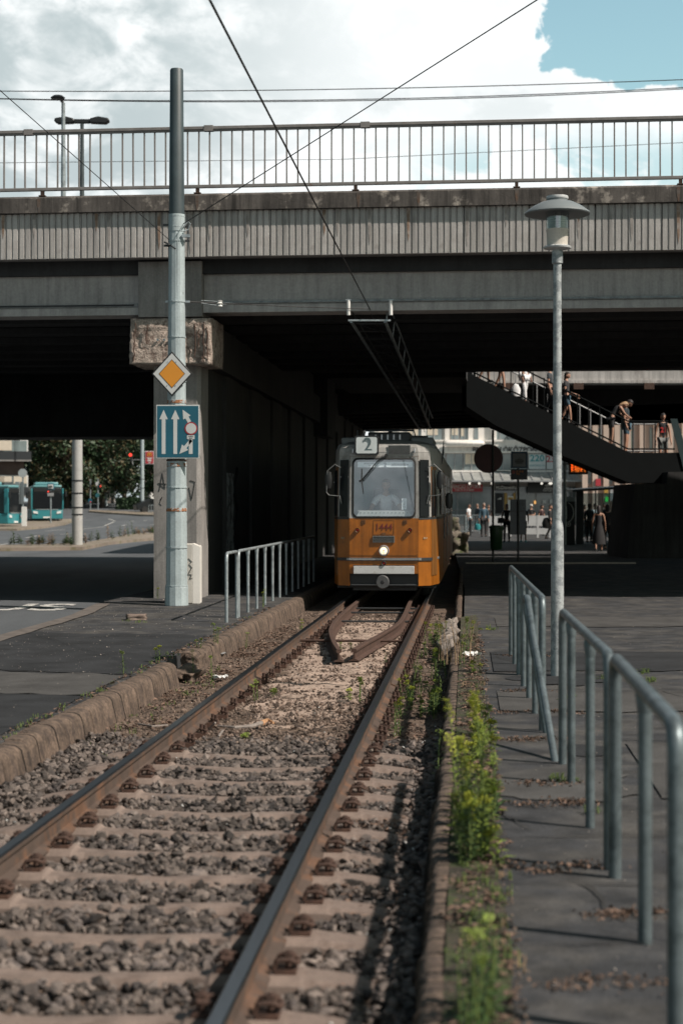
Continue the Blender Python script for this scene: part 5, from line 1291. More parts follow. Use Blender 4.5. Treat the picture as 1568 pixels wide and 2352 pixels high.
person('woman in a black sleeveless top and wide black trousers with a shoulder bag', pat(1163,1245), R(-10), 1.73, sd_, top=('black', (.02,.02,.022)), legs=('black', (.02,.02,.022)), hair=(.05,.03,.025), hairlen=.12, female=True, sleeves='none')
X, Y, _ = pat(1152,1245); b_ = MB().box(-.16,.16,-.06,.06,0,.26).build('handbag', m_black, bevel=.04); b_.location = (X-.05,Y-.05,.86); tag(b_, 'black shoulder bag carried by the woman in black', 'bag')
person('person in shorts and teal shoes standing behind the dark timetable board', pat(1201,1245), R(0), 1.72, dict(wr=(.22,-.05,.95)), top=('slate', (.05,.06,.07)), legs=('black', (.02,.02,.022)), legcut='short', shoes=(.1,.4,.4))
person('man in white walking away past the metal barriers', pat(1076,0,104), R(60), 1.75, wk, top=('white_shirt', (.75,.76,.78)), legs=('pale', (.4,.5,.55)), hair=(.04,.03,.03))
person('woman in a black vest far off by the barriers', pat(1121,0,108), 0, 1.7, sd_, top=('black', (.02,.02,.022)), legs=('black', (.02,.02,.022)), female=True, hair=(.1,.05,.03), hairlen=.05)
person('person in a pale cap and dark top behind the white barrier', pat(1219,0,102), 0, 1.72, dict(wl=(-.02,-.2,1.1), wr=(.05,-.22,1.12)), top=('black', (.02,.02,.022)), legs=('slate', (.05,.06,.07)), cap=(.6,.58,.55), skin=m_skin)
person('dark figure with a big black bag half hidden behind the lamp post', pat(1262,1240), R(80), 1.7, wk, top=('black', (.02,.02,.022)), legs=('black', (.02,.02,.022)), sleeves='long')
X, Y, _ = pat(1254,1240); b_ = MB().lathe([(0,0),(.18,.03),(.24,.25),(.15,.5),(0,.55)], 12, sy=.6).build('large_bag', m_black, smooth=True); b_.location = (X,Y-.1,.55); tag(b_, 'big black bag hanging from the dark figure beside the lamp post', 'bag')
person('woman in dark clothes standing with a trolley by the shelter', pat(1341,1238), R(20), 1.7, dict(wl=(-.1,-.25,1.15), wr=(.12,-.25,1.1)), top=('maroon', (.06,.03,.03)), legs=('black', (.02,.02,.022)), hair=(.02,.015,.015), hairlen=.06, female=True, sleeves='none', shoes=(.6,.6,.6))
X, Y, _ = pat(1343,1236); c_ = thing('shopping_trolley', 'small dark shopping trolley in front of the woman by the shelter', 'trolley', (X+.05, Y-.35, 0)); MB().box(-.2,.2,-.15,.15,.2,.75).build('bag', m_black, c_, bevel=.04); MB().disc((-.15,0,.09), .09, 14, th=.04).build('wheel', m_trim, c_); MB().disc((.15,0,.09), .09, 14, th=.04).build('wheel', m_trim, c_)
MB().tube([(-.15,.1,.7),(-.15,.2,1.0),(.15,.2,1.0),(.15,.1,.7)], .012, 6).build('handle', m_trim, c_)
person('silhouetted woman in a long black dress near the stair base', pat(1374,1267), R(170), 1.68, wk, dress=('black', (.02,.02,.022), (1.38,.28,.26)), hair=(.02,.015,.015), hairlen=.15, female=True, skin=m_skin2)
person('silhouetted person in black just right of the woman in the long dress', pat(1394,1265), R(175), 1.70, wk, top=('black', (.02,.02,.022)), legs=('black', (.02,.02,.022)), hair=(.02,.015,.015), hairlen=.08, female=True, skin=m_skin2, sleeves='long')
person('silhouetted person in black against the edge of the stair base', pat(1412,1262), R(160), 1.66, None, top=('black', (.02,.02,.022)), legs=('black', (.02,.02,.022)), hair=(.02,.015,.015), skin=m_skin2)
person('person in a white top partly hidden behind the silhouetted women', pat(1365,0,84), R(0), 1.75, None, top=('white_shirt', (.75,.76,.78)), legs=('slate', (.05,.06,.07)))
def on_stair(x, y=1.0): X = (x-784)/F*(55+y); return (X, 55+y, zst(X))
dn = R(75)   # facing down the stair, to the right
person('person in black coming down at the very top of the stair', on_stair(1112, .7), dn, 1.75, wk, top=('black', (.02,.02,.022)), legs=('black', (.02,.02,.022)), legcut='short')
person('person in black shorts with bare legs high on the stair', on_stair(1148, .9), dn, 1.75, wk, top=('black', (.02,.02,.022)), legs=('black', (.02,.02,.022)), legcut='short', shoes=(.5,.5,.5))
person('person all in white with a white bag coming down the stair', on_stair(1203, 1.0), R(40), 1.72, dict(wk, wl=(-.2,-.1,.85)), top=('white_shirt', (.75,.76,.78)), legs=('white_shirt', (.75,.76,.78)), sleeves='long', fat=1.15)
p_ = on_stair(1183, .8); b_ = MB().lathe([(0,0),(.14,.03),(.16,.25),(.08,.42),(0,.45)], 12, sy=.6).build('shopping_bag', cloth('white_shirt', (.75,.76,.78)), smooth=True); b_.location = (p_[0], p_[1]-.1, p_[2]+.05); tag(b_, 'white plastic bag carried down the stair by the person in white', 'bag')
person('woman in a floral dark top and denim shorts on the stair beside the lamp post', on_stair(1300, .9), R(75), 1.72, dict(wk, wl=(-.15,-.3,1.0), wr=(.12,-.32,.95)), top=('floral', (.045,.045,.05)), legs=('denim', (.05,.10,.14)), legcut='short', hair=(.03,.02,.02), hairlen=.1, female=True)
person('long-haired blonde woman bending forward over the lower stair', on_stair(1402, .7), R(100), 1.68, dict(wai=(0,-.06,1.09), che=(0,-.20,1.26), nb=(0,-.30,1.35), nk=(0,-.36,1.38), hd=(0,-.43,1.40), sl=(-.17,-.28,1.33), sr=(.17,-.28,1.33), el=(-.2,-.42,1.1), wl=(-.1,-.6,1.0), er=(.2,-.42,1.1), wr=(.1,-.6,1.0)), top=('black', (.02,.02,.022)), legs=('floral', (.045,.045,.05)), legcut='short', hair=(.35,.22,.12), hairlen=.1, female=True, sleeves='none')
person('man in a dark T-shirt and denim shorts looking down near the foot of the stair', on_stair(1437, 1.1), R(70), 1.80, dict(hd=(0,-.06,1.57)), top=('navy', (.025,.04,.05)), legs=('denim', (.05,.10,.14)), legcut='short', hair=(.02,.015,.015), fat=1.1)
prs = pat(1521, 0, 56.2, 2.93); jm = person('man in a dark basketball jersey with a red number on the upper landing', prs, R(5), 1.80, None, top=('navy_jersey', (.02,.022,.026)), legs=('patterned', (.16,.17,.17)), legcut='short', hair=(.02,.015,.015), sleeves='none', fat=1.08)
text('21', .24, 'jersey_number', flat('jersey_red', (.45,.03,.03), .6), jm, (0,-.135,1.25), bold=.008)

person('dark-clothed person standing just right of the shelter post', pat(1352,1246), R(30), 1.74, None, top=('slate', (.05,.06,.07)), legs=('black', (.02,.02,.022)), hair=(.03,.02,.02), sleeves='long')
person('person in a black hooded top walking left behind the shelter', pat(1389,1238), R(-70), 1.76, wk, top=('black', (.02,.02,.022)), legs=('black', (.02,.02,.022)), hair=(.02,.015,.015), sleeves='long')
person('dark-haired person in a maroon top between the tram stop board and the lamp post', pat(1243,1230), R(40), 1.7, wk, top=('maroon', (.06,.03,.03)), legs=('slate', (.05,.06,.07)), hair=(.02,.015,.015), hairlen=.05, female=True)
person('man in a dark jacket walking beyond the white barrier left of the round sign', pat(1096,1222), R(-60), 1.78, wk, top=('slate', (.05,.06,.07)), legs=('black', (.02,.02,.022)), hair=(.1,.08,.07), sleeves='long')
person('person in black coming down just behind the woman in the floral top', on_stair(1262, 1.2), dn, 1.75, wk, top=('slate', (.05,.06,.07)), legs=('black', (.02,.02,.022)), hair=(.03,.02,.02))
# ================================================================== right background: shopping building, stop furniture
def rc(cx, cy, Y):                      # crop coordinates of the right background at depth Y
    return at(1003.5+.36*cx, 815.4+.36*cy, Y)
BY = 150.0
m_fa = M('facade_stone', (.82,.79,.75), .8, var=.12, scale=.3, bump=.1, streak=.2)
m_fb = M('pink_stone', (.55,.43,.36), .8, var=.12, scale=.4, bump=.1, streak=.15)
m_frame = flat('window_frame_grey', (.30,.31,.32), .5); m_pane = M('window_glass', (.16,.20,.21), .08, var=.4, scale=.35, bump=0, fine=0, spec=.8)
sc = thing('shopping_centre', 'pale shopping centre facade with a big dark sign behind the tram stop', 'building', (0, BY, 0))
def X_(cx): return ((1003.5+.36*cx)-784)/F*BY
def Z_(cy): return 1.7-((815.4+.36*cy)-1160)/F*BY
def qbox(cx0, cx1, cy0, cy1, y0, y1, name, mat, parent=sc, bevel=0):
    return MB().box(X_(cx0), X_(cx1), y0, y1, Z_(cy1), Z_(cy0)).build(name, mat, parent, bevel=bevel)
# openings in the wall so the glass sits back
WINS = [(c, c+100, 448, 540) for c in (-200,-70)]+[(90,138,455,535),(150,202,455,535),(215,262,455,535),(362,440,455,535),(452,530,455,535),(560,640,455,535),(660,740,455,535),(780,860,455,535),(890,970,455,535)]
WINS += [(x, x+100, 628, 735) for x in (-160,-50,62,170,372,480,590,700,810)]
wall = MB(); wall.box(X_(-420), X_(1000), .6, 14, 0, 25)
wall.build('wall', m_fa, sc)
qbox(-420,1000,540,552,0,.6,'cornice',m_fa); qbox(-420,1000,552,626,.12,.6,'sign_band',m_fa); qbox(-420,1000,614,624,-.15,.12,'cornice',m_fa)
for i in range(10): qbox(-400+i*150,-370+i*150,300,540,.25,.6,'pilaster',m_fa)
qbox(40,300,545,585,-.7,-.01,'bay_band',m_fa,bevel=.3); qbox(-420,1000,735,748,-.1,.6,'cornice',m_fa)
random.seed(21)
for (a, b, c, d) in WINS:
    f = qbox(a-3,b+3,c-3,d+3,.45,.595,'window',m_frame)
    qbox(a,b,c,d,.40,.449,'pane',m_pane,f)
    if random.random() < .6: qbox(a+rnd(4,10),b-rnd(4,30),c+2,d-rnd(10,50),.37,.399,'blind',flat('cream_blind', (.62,.55,.45), .8),f)
    MB().box((X_(a)+X_(b))/2-.03,(X_(a)+X_(b))/2+.03,.33,.368,Z_(d),Z_(c)).build('mullion', m_frame, f)
for a, b in ((-400,-210),): qbox(a,b,628,735,.45,.595,'window',m_pane)
mb_ = text('BEVÁSÁRLÓKÖZPONT', .68, 'sign_lettering', m_black, sc, ((X_(225)+X_(662))/2, .05, Z_(606)), bold=.008, ext=.05)
fit(mb_, X_(662)-X_(225))
# ground floor shop fronts
qbox(-420,1000,840,1180,.35,.59,'shopfront',m_pane); 
for cx in (-300,-180,-60,40,130,222,350,505,632,740,860,960): qbox(cx-3,cx+3,840,1180,.2,.349,'shopfront_post',m_frame)
qbox(-420,1000,1090,1100,.22,.345,'shopfront_rail',m_frame)
for cx in (352, 505): qbox(cx,cx+14,750,1180,.0,.199,'pier',m_fa)
# glass canopy
mb = MB(); ys = (-3.6,.0)
mb.add([(X_(-420),-3.2,Z_(805)),(X_(905),-3.2,Z_(805)),(X_(880),0,Z_(752)),(X_(-420),0,Z_(752))], [(0,1,2,3)]); mb.build('canopy_glass', M('canopy', (.30,.31,.30), .3, var=.3, scale=.4, bump=0), sc, solid=.08)
for i in range(22):
    x = X_(-400)+(X_(890)-X_(-400))*i/21; MB().tube([(x,-3.25,Z_(803)+.06),(x,0,Z_(750)+.06)], .06, 5).build('canopy_rib', m_frame, sc)
MB().box(X_(-420),X_(912),-3.35,-3.2,Z_(812),Z_(803)).build('canopy_edge', m_frame, sc)
for cx in (70,190,250,330,690,700,640): MB().lathe([(0,-.12),(.1,-.05),(.1,.05),(0,.12)], 8, 0, (X_(cx),-3.0,Z_(822))).build('canopy_lamp', M('lamp_spot', (.9,.85,.75), .4, emit=.9, var=0, bump=0), sc)
m_red = flat('shop_red', (.42,.035,.05), .5); m_sw = flat('shop_white', (.72,.72,.70), .5)
rs = qbox(-60,286,824,872,-.6,-.4,'shop_sign',m_red); rs['label'] = 'red shop sign with white lettering'
t = text('PREVENCIÓ OPTIKA', .46, 'shop_lettering', m_sw, rs, ((X_(40)+X_(278))/2-.0,-.62,Z_(841)), bold=.006); fit(t, X_(272)-X_(40))
text('+36 70 573 9090', .24, 'shop_lettering', m_sw, rs, (X_(170),-.62,Z_(862)), bold=.003)
bs = qbox(365,502,826,864,-.6,-.4,'shop_sign',m_black); bs['label'] = 'black shop sign with white lettering'
t = text("McDonald's", .42, 'shop_lettering', m_sw, bs, (X_(433),-.62,Z_(847)), bold=.006); fit(t, X_(496)-X_(370))
ad = qbox(573,742,812,880,-.6,-.4,'shop_sign',m_black); ad['label'] = 'black shop sign with three white stripes'
for i, (x, h) in enumerate(((690,10),(703,17),(716,24))):
    mb = MB(); mb.prism([(X_(x-6),Z_(838)),(X_(x+4),Z_(838)),(X_(x-2),Z_(838-h)),(X_(x-12),Z_(838-h+5))], -.63, -.605, ax='y'); mb.build('stripe', m_sw, ad)
text('adidas', .30, 'shop_lettering', m_sw, ad, (X_(702),-.62,Z_(849)), bold=.006); text('OUTLET', .24, 'shop_lettering', m_sw, ad, (X_(700),-.62,Z_(865)), bold=.004)
# posters and panels
ps = qbox(584,690,633,728,.1,.2,'poster',M('poster_white', (.62,.66,.66), .5, var=.06)); t = text('220', .80, 'poster_lettering', flat('poster_teal', (.05,.30,.33), .5), ps, (X_(637),.08,Z_(660)), bold=.02); fit(t, X_(684)-X_(592))
text('SZAKÜZLET.HU', .19, 'poster_lettering', flat('poster_teal', (.05,.30,.33), .5), ps, (X_(637),.08,Z_(705)), bold=.003)
ps = qbox(698,800,633,728,.1,.2,'poster',M('poster_white')); text('23', .80, 'poster_lettering', m_red, ps, (X_(724),.08,Z_(665)), bold=.015)
qbox(366,462,740,822,-.1,.1,'glass_panel',M('pale_glass', (.30,.42,.44), .2, var=.15, bump=0)); qbox(412,416,740,822,-.14,-.101,'panel_bar',m_frame)
dd = qbox(372,420,880,1010,-.05,.12,'shop_door',m_glassd)
for i, h in enumerate((6,10,14)): MB().prism([(X_(386+i*8),Z_(922)),(X_(392+i*8),Z_(922)),(X_(390+i*8),Z_(922-h)),(X_(384+i*8),Z_(922-h+3))], -.075, -.055, ax='y').build('stripe', m_sw, dd)
qbox(428,446,880,1010,-.05,.12,'yellow_panel',flat('ochre', (.42,.25,.05), .5)); yp = qbox(448,484,900,1010,-.05,.12,'white_panel',m_sw); qbox(452,480,908,925,-.08,-.052,'panel_mark',flat('ochre', (.42,.25,.05), .5),yp); qbox(484,498,880,1010,-.05,.12,'yellow_panel',flat('ochre', (.42,.25,.05), .5))
qbox(672,692,928,946,-.05,.12,'notice',m_sw); qbox(716,733,920,946,-.05,.12,'notice',m_sw); qbox(618,628,930,950,-.05,.12,'warm_light',M('warm_glow', (1,.5,.15), .4, emit=.8, var=0, bump=0))
# pink stone building further right
pk = thing('stone_building', 'pinkish stone building with pilasters behind the bus shelter', 'building', (0, 146, 0))
def X2(cx): return ((1003.5+.36*cx)-784)/F*146
def Z2(cy): return 1.7-((815.4+.36*cy)-1160)/F*146
MB().box(X2(925),X2(1900),.6,14,0,15).build('wall', m_fb, pk)
for cx in (925,990,1060,1130,1200,1290,1380,1470,1560,1660): MB().box(X2(cx),X2(cx+34),0,.6,0,15).build('pilaster', m_fb, pk)
for i in range(14):
    for j in range(4): 
        cx = 962+i*66; z = 3.5+j*3.0
        f = MB().box(X2(cx),X2(cx+26),.5,.595,z,z+1.9).build('window', m_frame, pk); MB().box(X2(cx+3),X2(cx+23),.45,.499,z+.1,z+1.8).build('pane', m_pane, f)
for (a, b, c, d, mt) in ((1008,1040,790,835,m_red),(1062,1086,850,880,flat('ochre',(.42,.25,.05),.5)),(1070,1086,905,935,M('green_glow', (.05,.6,.1), .4, emit=.5, var=0, bump=0)),(1100,1118,840,930,m_frame)): MB().box(X2(a),X2(b),-.2,-.01,Z2(d),Z2(c)).build('small_sign', mt, pk)
# round sign seen from behind, litter bin on its post
X, Y = gp(1131.3, 1290.6); rsn = thing('round_sign', 'round dark red sign on a post seen in shade beside the tram', 'road sign', (X, Y, 0))
MB().tube([(0,0,-.02),(0,0,3.95)], .035, 10).build('post', m_dark, rsn, smooth=True)
zr = 1.7-(815.4+.36*660-1160)/F*Y
o = MB().disc((-.13,.05,zr), .43, 40, th=.02).build('disc', M('dark_sign_red', (.085,.022,.022), .5, var=.35, scale=1.2, bump=0), rsn); MB().lathe([(.425,-.012),(.436,-.012),(.436,.012),(.425,.012)], 40, 0, (-.13,.05,zr), 'y').build('rim', m_dark, rsn)
lb = thing('litter_bin', 'green litter bin hung on the post of the round sign', 'litter bin', (X+.08, Y-.02, .37))
z0_, z1_ = 0, .98; rx = .20
P = rrect(.19,.5,.07,4)
mb = MB(); mb.lathe([(0,0),(.14,0),(.17,.03),(.20,.56),(.205,.64),(0,.64)], 16, sy=.8); mb.build('body', M('bin_green', (.015,.055,.02), .4, var=.2, scale=4, bump=.05), lb, smooth=True).location = (0,-.2,-.0)
MB().lathe([(.20,.64),(.225,.65),(.225,.68),(.18,.72),(0,.73)], 16, sy=.8).build('lid', M('bin_green'), lb, smooth=True).location = (0,-.2,0)
# tram stop sign
X, Y = gp(1189, 1290.6); ts = thing('tram_stop_sign', 'blue tram stop sign with route plate and dark timetable boards on a post', 'stop sign', (X, Y, 0))
def sx_(cx): return ((1003.5+.36*cx)-784)/F*Y-X
def sz_(cy): return 1.7-((815.4+.36*cy)-1160)/F*Y
MB().tube([(0,0,0),(0,0,sz_(720))], .034, 10).build('post', m_dark, ts, smooth=True)
MB().box(sx_(468),sx_(575),-.05,-.03,sz_(723),sz_(616)).build('sign_plate', flat('stop_blue', (.012,.06,.11), .4), ts, bevel=.01)
MB().box(sx_(481),sx_(562),-.055,-.0505,sz_(711),sz_(629)).build('sign_white', flat('stop_white', (.22,.24,.25), .5), ts)
mb = MB(); mb.prism([(sx_(494),sz_(684)),(sx_(549),sz_(684)),(sx_(545),sz_(668)),(sx_(498),sz_(668))], -.060, -.0555, ax='y'); mb.tube([(sx_(521),-.058,sz_(668)),(sx_(512),-.058,sz_(662)),(sx_(521),-.058,sz_(657)),(sx_(530),-.058,sz_(662)),(sx_(521),-.058,sz_(668))], .006, 4); mb.tube([(sx_(500),-.058,sz_(690)),(sx_(544),-.058,sz_(690))], .01, 4)
mb.build('tram_symbol', m_black, ts)
wn = MB(); [wn.box(sx_(500+9*i),sx_(506+9*i),-.063,-.0605,sz_(679),sz_(672)) for i in range(5)]; wn.build('tram_symbol_window', flat('stop_white'), ts)
MB().box(sx_(467),sx_(574),-.05,-.03,sz_(796),sz_(728)).build('route_plate', m_black, ts, bevel=.01)
m_amb = flat('amber', (.30,.10,.015), .5)
MB().disc((sx_(485),-.054,sz_(747)), .055, 16, th=.005).build('route_disc', flat('route_red', (.25,.05,.03), .5), ts)
for i, (a, c) in enumerate(((502,741),(520,741),(536,741),(502,755),(512,757))): MB().box(sx_(a),sx_(a+13),-.055,-.0505,sz_(c+9),sz_(c-4)).build('route_tab', m_amb, ts)
MB().box(sx_(466),sx_(516),.035,.05,sz_(1146),sz_(921)).build('timetable_board', M('timetable', (.018,.03,.045), .3, var=.3, scale=3, bump=0), ts); MB().box(sx_(518),sx_(566),.035,.05,sz_(1146),sz_(921)).build('timetable_board', M('timetable'), ts)
mb = MB(); [mb.box(sx_(467),sx_(565),.02,.034,sz_(c+3),sz_(c)) for c in (995,1070)]; mb.build('board_rail', m_dark, ts)
for c0_, c1_ in ((470,512),(522,562)):
    mb = MB()
    for k in range(9): mb.box(sx_(c0_+rnd(0,4)),sx_(c1_-rnd(0,18)),.031,.0345,sz_(934+k*7),sz_(932+k*7))
    mb.build('timetable_lines', flat('timetable_text', (.10,.13,.15), .6), ts)
# departure display
X, Y = gp(1296, 1252); dp_ = thing('departure_display', 'orange-lit departure display on a pole under the stair', 'display', (X, Y, 0))
MB().tube([(0,0,0),(0,0,4.3)], .07, 12).build('pole', m_galv, dp_, smooth=True)
def ex_(cx): return ((1003.5+.36*cx)-784)/F*Y-X
def ez_(cy): return 1.7-((815.4+.36*cy)-1160)/F*Y
MB().box(ex_(836),ex_(958),-.15,.15,ez_(762),ez_(670)).build('housing', m_black, dp_, bevel=.02); MB().box(ex_(800),ex_(836),-.05,.05,ez_(700),ez_(690)).build('arm', m_dark, dp_)
m_led = M('led_orange', (1,.20,.02), .5, emit=.9, var=0, bump=0, fine=0)
for i, s_ in enumerate(("2  Jászai Mari tér  3'","23  Keleti pu.  5'","30  Keleti pu.  8'","54  Határ út  12'")):
    fit(text(s_, .17, 'led_line', m_led, dp_, (ex_(897),-.157,ez_(696+i*14)), bold=.002), ex_(945)-ex_(850))
# kiosk
X, Y = gp(1306, 1252); kk = thing('ticket_machine', 'black ticket machine with a white ring emblem and pale top by the shelter', 'ticket machine', (X, Y+.6, 0))
def kx(cx): return ((1003.5+.36*cx)-784)/F*(Y+.6)-X
def kz(cy): return 1.7-((815.4+.36*cy)-1160)/F*(Y+.6)
MB().box(kx(818),kx(878),0,.6,0,kz(935)).build('body', m_black, kk, bevel=.02); MB().box(kx(814),kx(880),-.02,.62,kz(935),kz(905)).build('top', flat('kiosk_top', (.30,.34,.34), .4), kk, bevel=.02)
mb = MB(); P = [(kx(826)+.36*math.cos(t)*.78, -.01, kz(1005)+.42*math.sin(t)) for t in [R(a) for a in range(-80,81,10)]]; mb.tube(P, .02, 6); mb.build('ring_emblem', m_white, kk)
mb = MB(); mb.tube([(kx(836)+.09*math.cos(R(a)), -.01, kz(1080)+.09*math.sin(R(a))) for a in range(0,361,30)], .012, 5); mb.box(kx(831),kx(841),-.012,-.001,kz(1084),kz(1074)); mb.build('small_emblem', m_sw, kk)
MB().box(kx(820),kx(826),-.012,-.001,kz(1045),kz(965)).build('slot_line', m_sw, kk)
# bus shelter
X, Y = gp(1331, 1250); bsr = thing('bus_shelter', 'dark glass tram shelter with a flat roof beside the ticket machine', 'shelter', (X, Y, 0))
def hx(cx): return ((1003.5+.36*cx)-784)/F*Y-X
def hz(cy): return 1.7-((815.4+.36*cy)-1160)/F*Y
MB().box(-.16,.16,0,.3,0,hz(862)).build('post', m_dark, bsr, bevel=.02)
mb = MB(); mb.add([(hx(845),-.8,hz(868)),(hx(1190),-.8,hz(846)),(hx(1190),1.6,hz(838)),(hx(845),1.6,hz(860))], [(0,1,2,3)]); mb.build('roof', m_dark, bsr, solid=.1)
MB().box(hx(1178),hx(1188),0,.15,0,hz(848)).build('post', m_dark, bsr); MB().box(hx(1040),hx(1046),1.5,1.6,0,hz(848)).build('post', m_dark, bsr)
MB().box(hx(915),hx(1180),1.52,1.55,.3,hz(880)).build('glass', glass('shelter_glass', (.6,.68,.7), .12), bsr)
# two pipes at the lamp pole
# barriers on the square
def barrier(label, x0, x1, Y, h=1.05, n=14, mat=None, solid=False, z=0):
    a, b = (x0-784)/F*Y, (x1-784)/F*Y; o = thing('pedestrian_barrier', label, 'barrier', (a, Y, z)); w = b-a; mat = mat or m_galv
    if solid:
        MB().box(0,w,-.04,.04,.62,h).build('panel', mat, o); MB().box(0,w,-.04,.04,.18,.5).build('panel', mat, o)
        for k in range(3): MB().box(w*k/2-.05,w*k/2+.05,-.05,.05,0,h+.02).build('post', mat, o)
    else:
        MB().tube([(0,0,0),(0,0,h),(w,0,h),(w,0,0)], .028, 6).build('frame', mat, o); MB().tube([(0,0,.15),(w,0,.15)], .02, 5).build('lower_rail', mat, o)
        for k in range(1, n): MB().box(w*k/n-.012,w*k/n+.012,-.012,.012,.15,h).build('bar', mat, o)
    return o
barrier('pale metal barrier of thin bars right beside the tram', 1034, 1068, 100, 1.1, 8); barrier('pale metal barrier behind the walking man in white', 1070, 1100, 101, 1.1, 8)
m_bw = flat('barrier_white', (.50,.52,.53), .5)
barrier('white panelled barrier to the right of the tram stop sign', 1206, 1262, 88, 1.15, mat=m_bw, solid=True); barrier('white panelled barrier left of the tram stop sign', 1124, 1172, 92, 1.1, mat=m_bw, solid=True)
barrier('dark metal fence in front of the shop windows', 1036, 1100, 128, 1.3, 22, m_dark); barrier('pale metal barrier under the shelter roof', 1352, 1400, 96, 1.05, 12)
for i, (x, y, h) in enumerate(((1079,1231,1.0),(1068,1222,1.0),(1356,1222,1.0))):
    X, Y = gp(x, y); b_ = MB().lathe([(0,0),(.08,0),(.07,.9*h),(.085,.92*h),(.05,h),(0,h)], 12).build('bollard', m_dark, smooth=True); b_.location = (X, Y, 0)
    tag(b_, ('dark bollard on the square just right of the tram', 'farther dark bollard close beside the tram', 'dark bollard behind the shelter post')[i], 'bollard')
# overgrown heap beside the tram
X, Y = gp(1045, 1236); rock('rubble_heap', 'weathered concrete block with moss beside the tram on the sunny side', (X-.35, Y, -.1), (.75,2.0,1.1), .1, M('mossy_block', (.15,.13,.105), .9, var=.35, scale=2, bump=.6, bscale=12, col2=(.045,.06,.02), t2=.55, s2=3), seed=31, cat='rubble', amp=.2)
X, Y = gp(1043, 1268); rock('rubble_heap', 'lower mossy rubble on the ground beside the tram', (X, Y, -.1), (.6,2.2,.8), .1, M('mossy_block'), seed=33, cat='rubble', amp=.25)
# sunlit slit below the deck gap, put into a pale strip's colour
slit_strip = MB().box(3.6,8.5,0,.3,-.02,.035).build('kerb', M('sun_slit_strip', (.45,.40,.34), .8), None); slit_strip.location = (0,49,0); slit_strip['kind'] = 'structure'

# ================================================================== left background
def lc(cx, cy, Y): return at(.24*cx, 972+.24*cy, Y)
def lx(cx, Y): return (.24*cx-784)/F*Y
def lz_(cy, Y): return 1.7-((972+.24*cy)-1160)/F*Y
def road_pt(cx, cy): return rp(.24*cx, 972+.24*cy)
def bus_(name, label, loc, rz, L_=12, W_=2.5, H_=3.05, front=True, route=True):
    o = thing('city_bus', label, 'bus', loc, rz); w = W_/2
    m_bb = M('bus_turquoise', (.03,.21,.24), .3, var=.08, bump=0, spec=.7)
    m_bl = M('bus_pale', (.13,.30,.32), .35, var=.08, bump=0)
    MB().prism([(-w,.3),(w,.3),(w,1.05),(-w,1.05)], 0, L_, ax='y').build('lower_body', m_bb, o, bevel=.06)
    MB().prism([(-w,1.05),(w,1.05),(w-.08,2.85),(w-.25,3.0),(-w+.25,3.0),(-w+.08,2.85)], .02, L_, ax='y').build('upper_body', M('bus_dark_body', (.02,.04,.045), .25, var=.1, bump=0), o, bevel=.06)
    MB().box(-w+.1,w-.1,-.02,L_,2.86,3.06).build('roof', m_bl, o, bevel=.08); MB().box(-w+.3,w-.3,1.5,4.5,3.07,3.32).build('roof_unit', m_bl, o, bevel=.08)
    MB().box(-w+.12,w-.12,-.05,.019,1.2,2.45).build('windscreen', m_glassd, o, bevel=.1); MB().box(-w+.15,w-.15,-.05,.019,2.5,2.82).build('display', m_black, o, bevel=.03)
    for s_ in (-1,1):
        MB().box(s_*w-.06,s_*w+.06,-.03,.3,1.05,2.8).build('corner_post', m_bb, o, bevel=.03)
        h_ = MB().prism([(s_*.75,.72),(s_*1.12,.78),(s_*1.12,.95),(s_*.78,.92)], -.06, -.001, ax='y').build('headlight', flat('headlight_white', (.7,.72,.72), .2), o)
        MB().lathe([(0,-.25),(.09,-.2),(.09,.2),(0,.25)], 8, 0, (s_*(w+.22),-.2,2.35)).build('mirror', m_black, o)
        for yy in (2.6, L_-3.0):
            ar = MB().lathe([(0,-.02),(.5,-.02),(.5,.02),(0,.02)], 20, 0, (0,0,0), 'y'); ar.v = [(s_*(w+.001)+y_, x_+yy, z_+.5) for x_, y_, z_ in ar.v]; wh = ar.build('wheel', m_rubber, o, smooth=False)
            ar = MB().lathe([(0,-.03),(.25,-.03),(.25,.03),(0,.03)], 16, 0, (0,0,0), 'y'); ar.v = [(s_*(w+.01)+y_, x_+yy, z_+.5) for x_, y_, z_ in ar.v]; ar.build('rim', m_trim, wh)
        for k in range(int((L_-1.5)/1.5)):
            MB().box(min(s_*(w-.03),s_*(w+.012)),max(s_*(w-.03),s_*(w+.012)),.9+1.5*k,2.3+1.5*k,1.15,2.6).build('side_window', m_glassd, o)
    MB().box(-.32,.32,-.03,-.001,.38,.5).build('number_plate', m_sw, o); mb = MB(); mb.box(-.9,.9,-.02,-.001,1.05,1.1); mb.build('chrome_line', m_trim, o)
    return o
YB = 138; bus_('city_bus', 'turquoise city bus facing the camera at its stop on the left', (lx(455,YB)-.0, YB, hill(-20,YB)-.1), R(12), 12, 2.5, 3.05)
Y2 = 121; b2 = bus_('city_bus', 'turquoise city bus cut off by the left edge, parked in front of the other bus', (lx(288,Y2)-1.0, Y2, .06), R(76), 12)
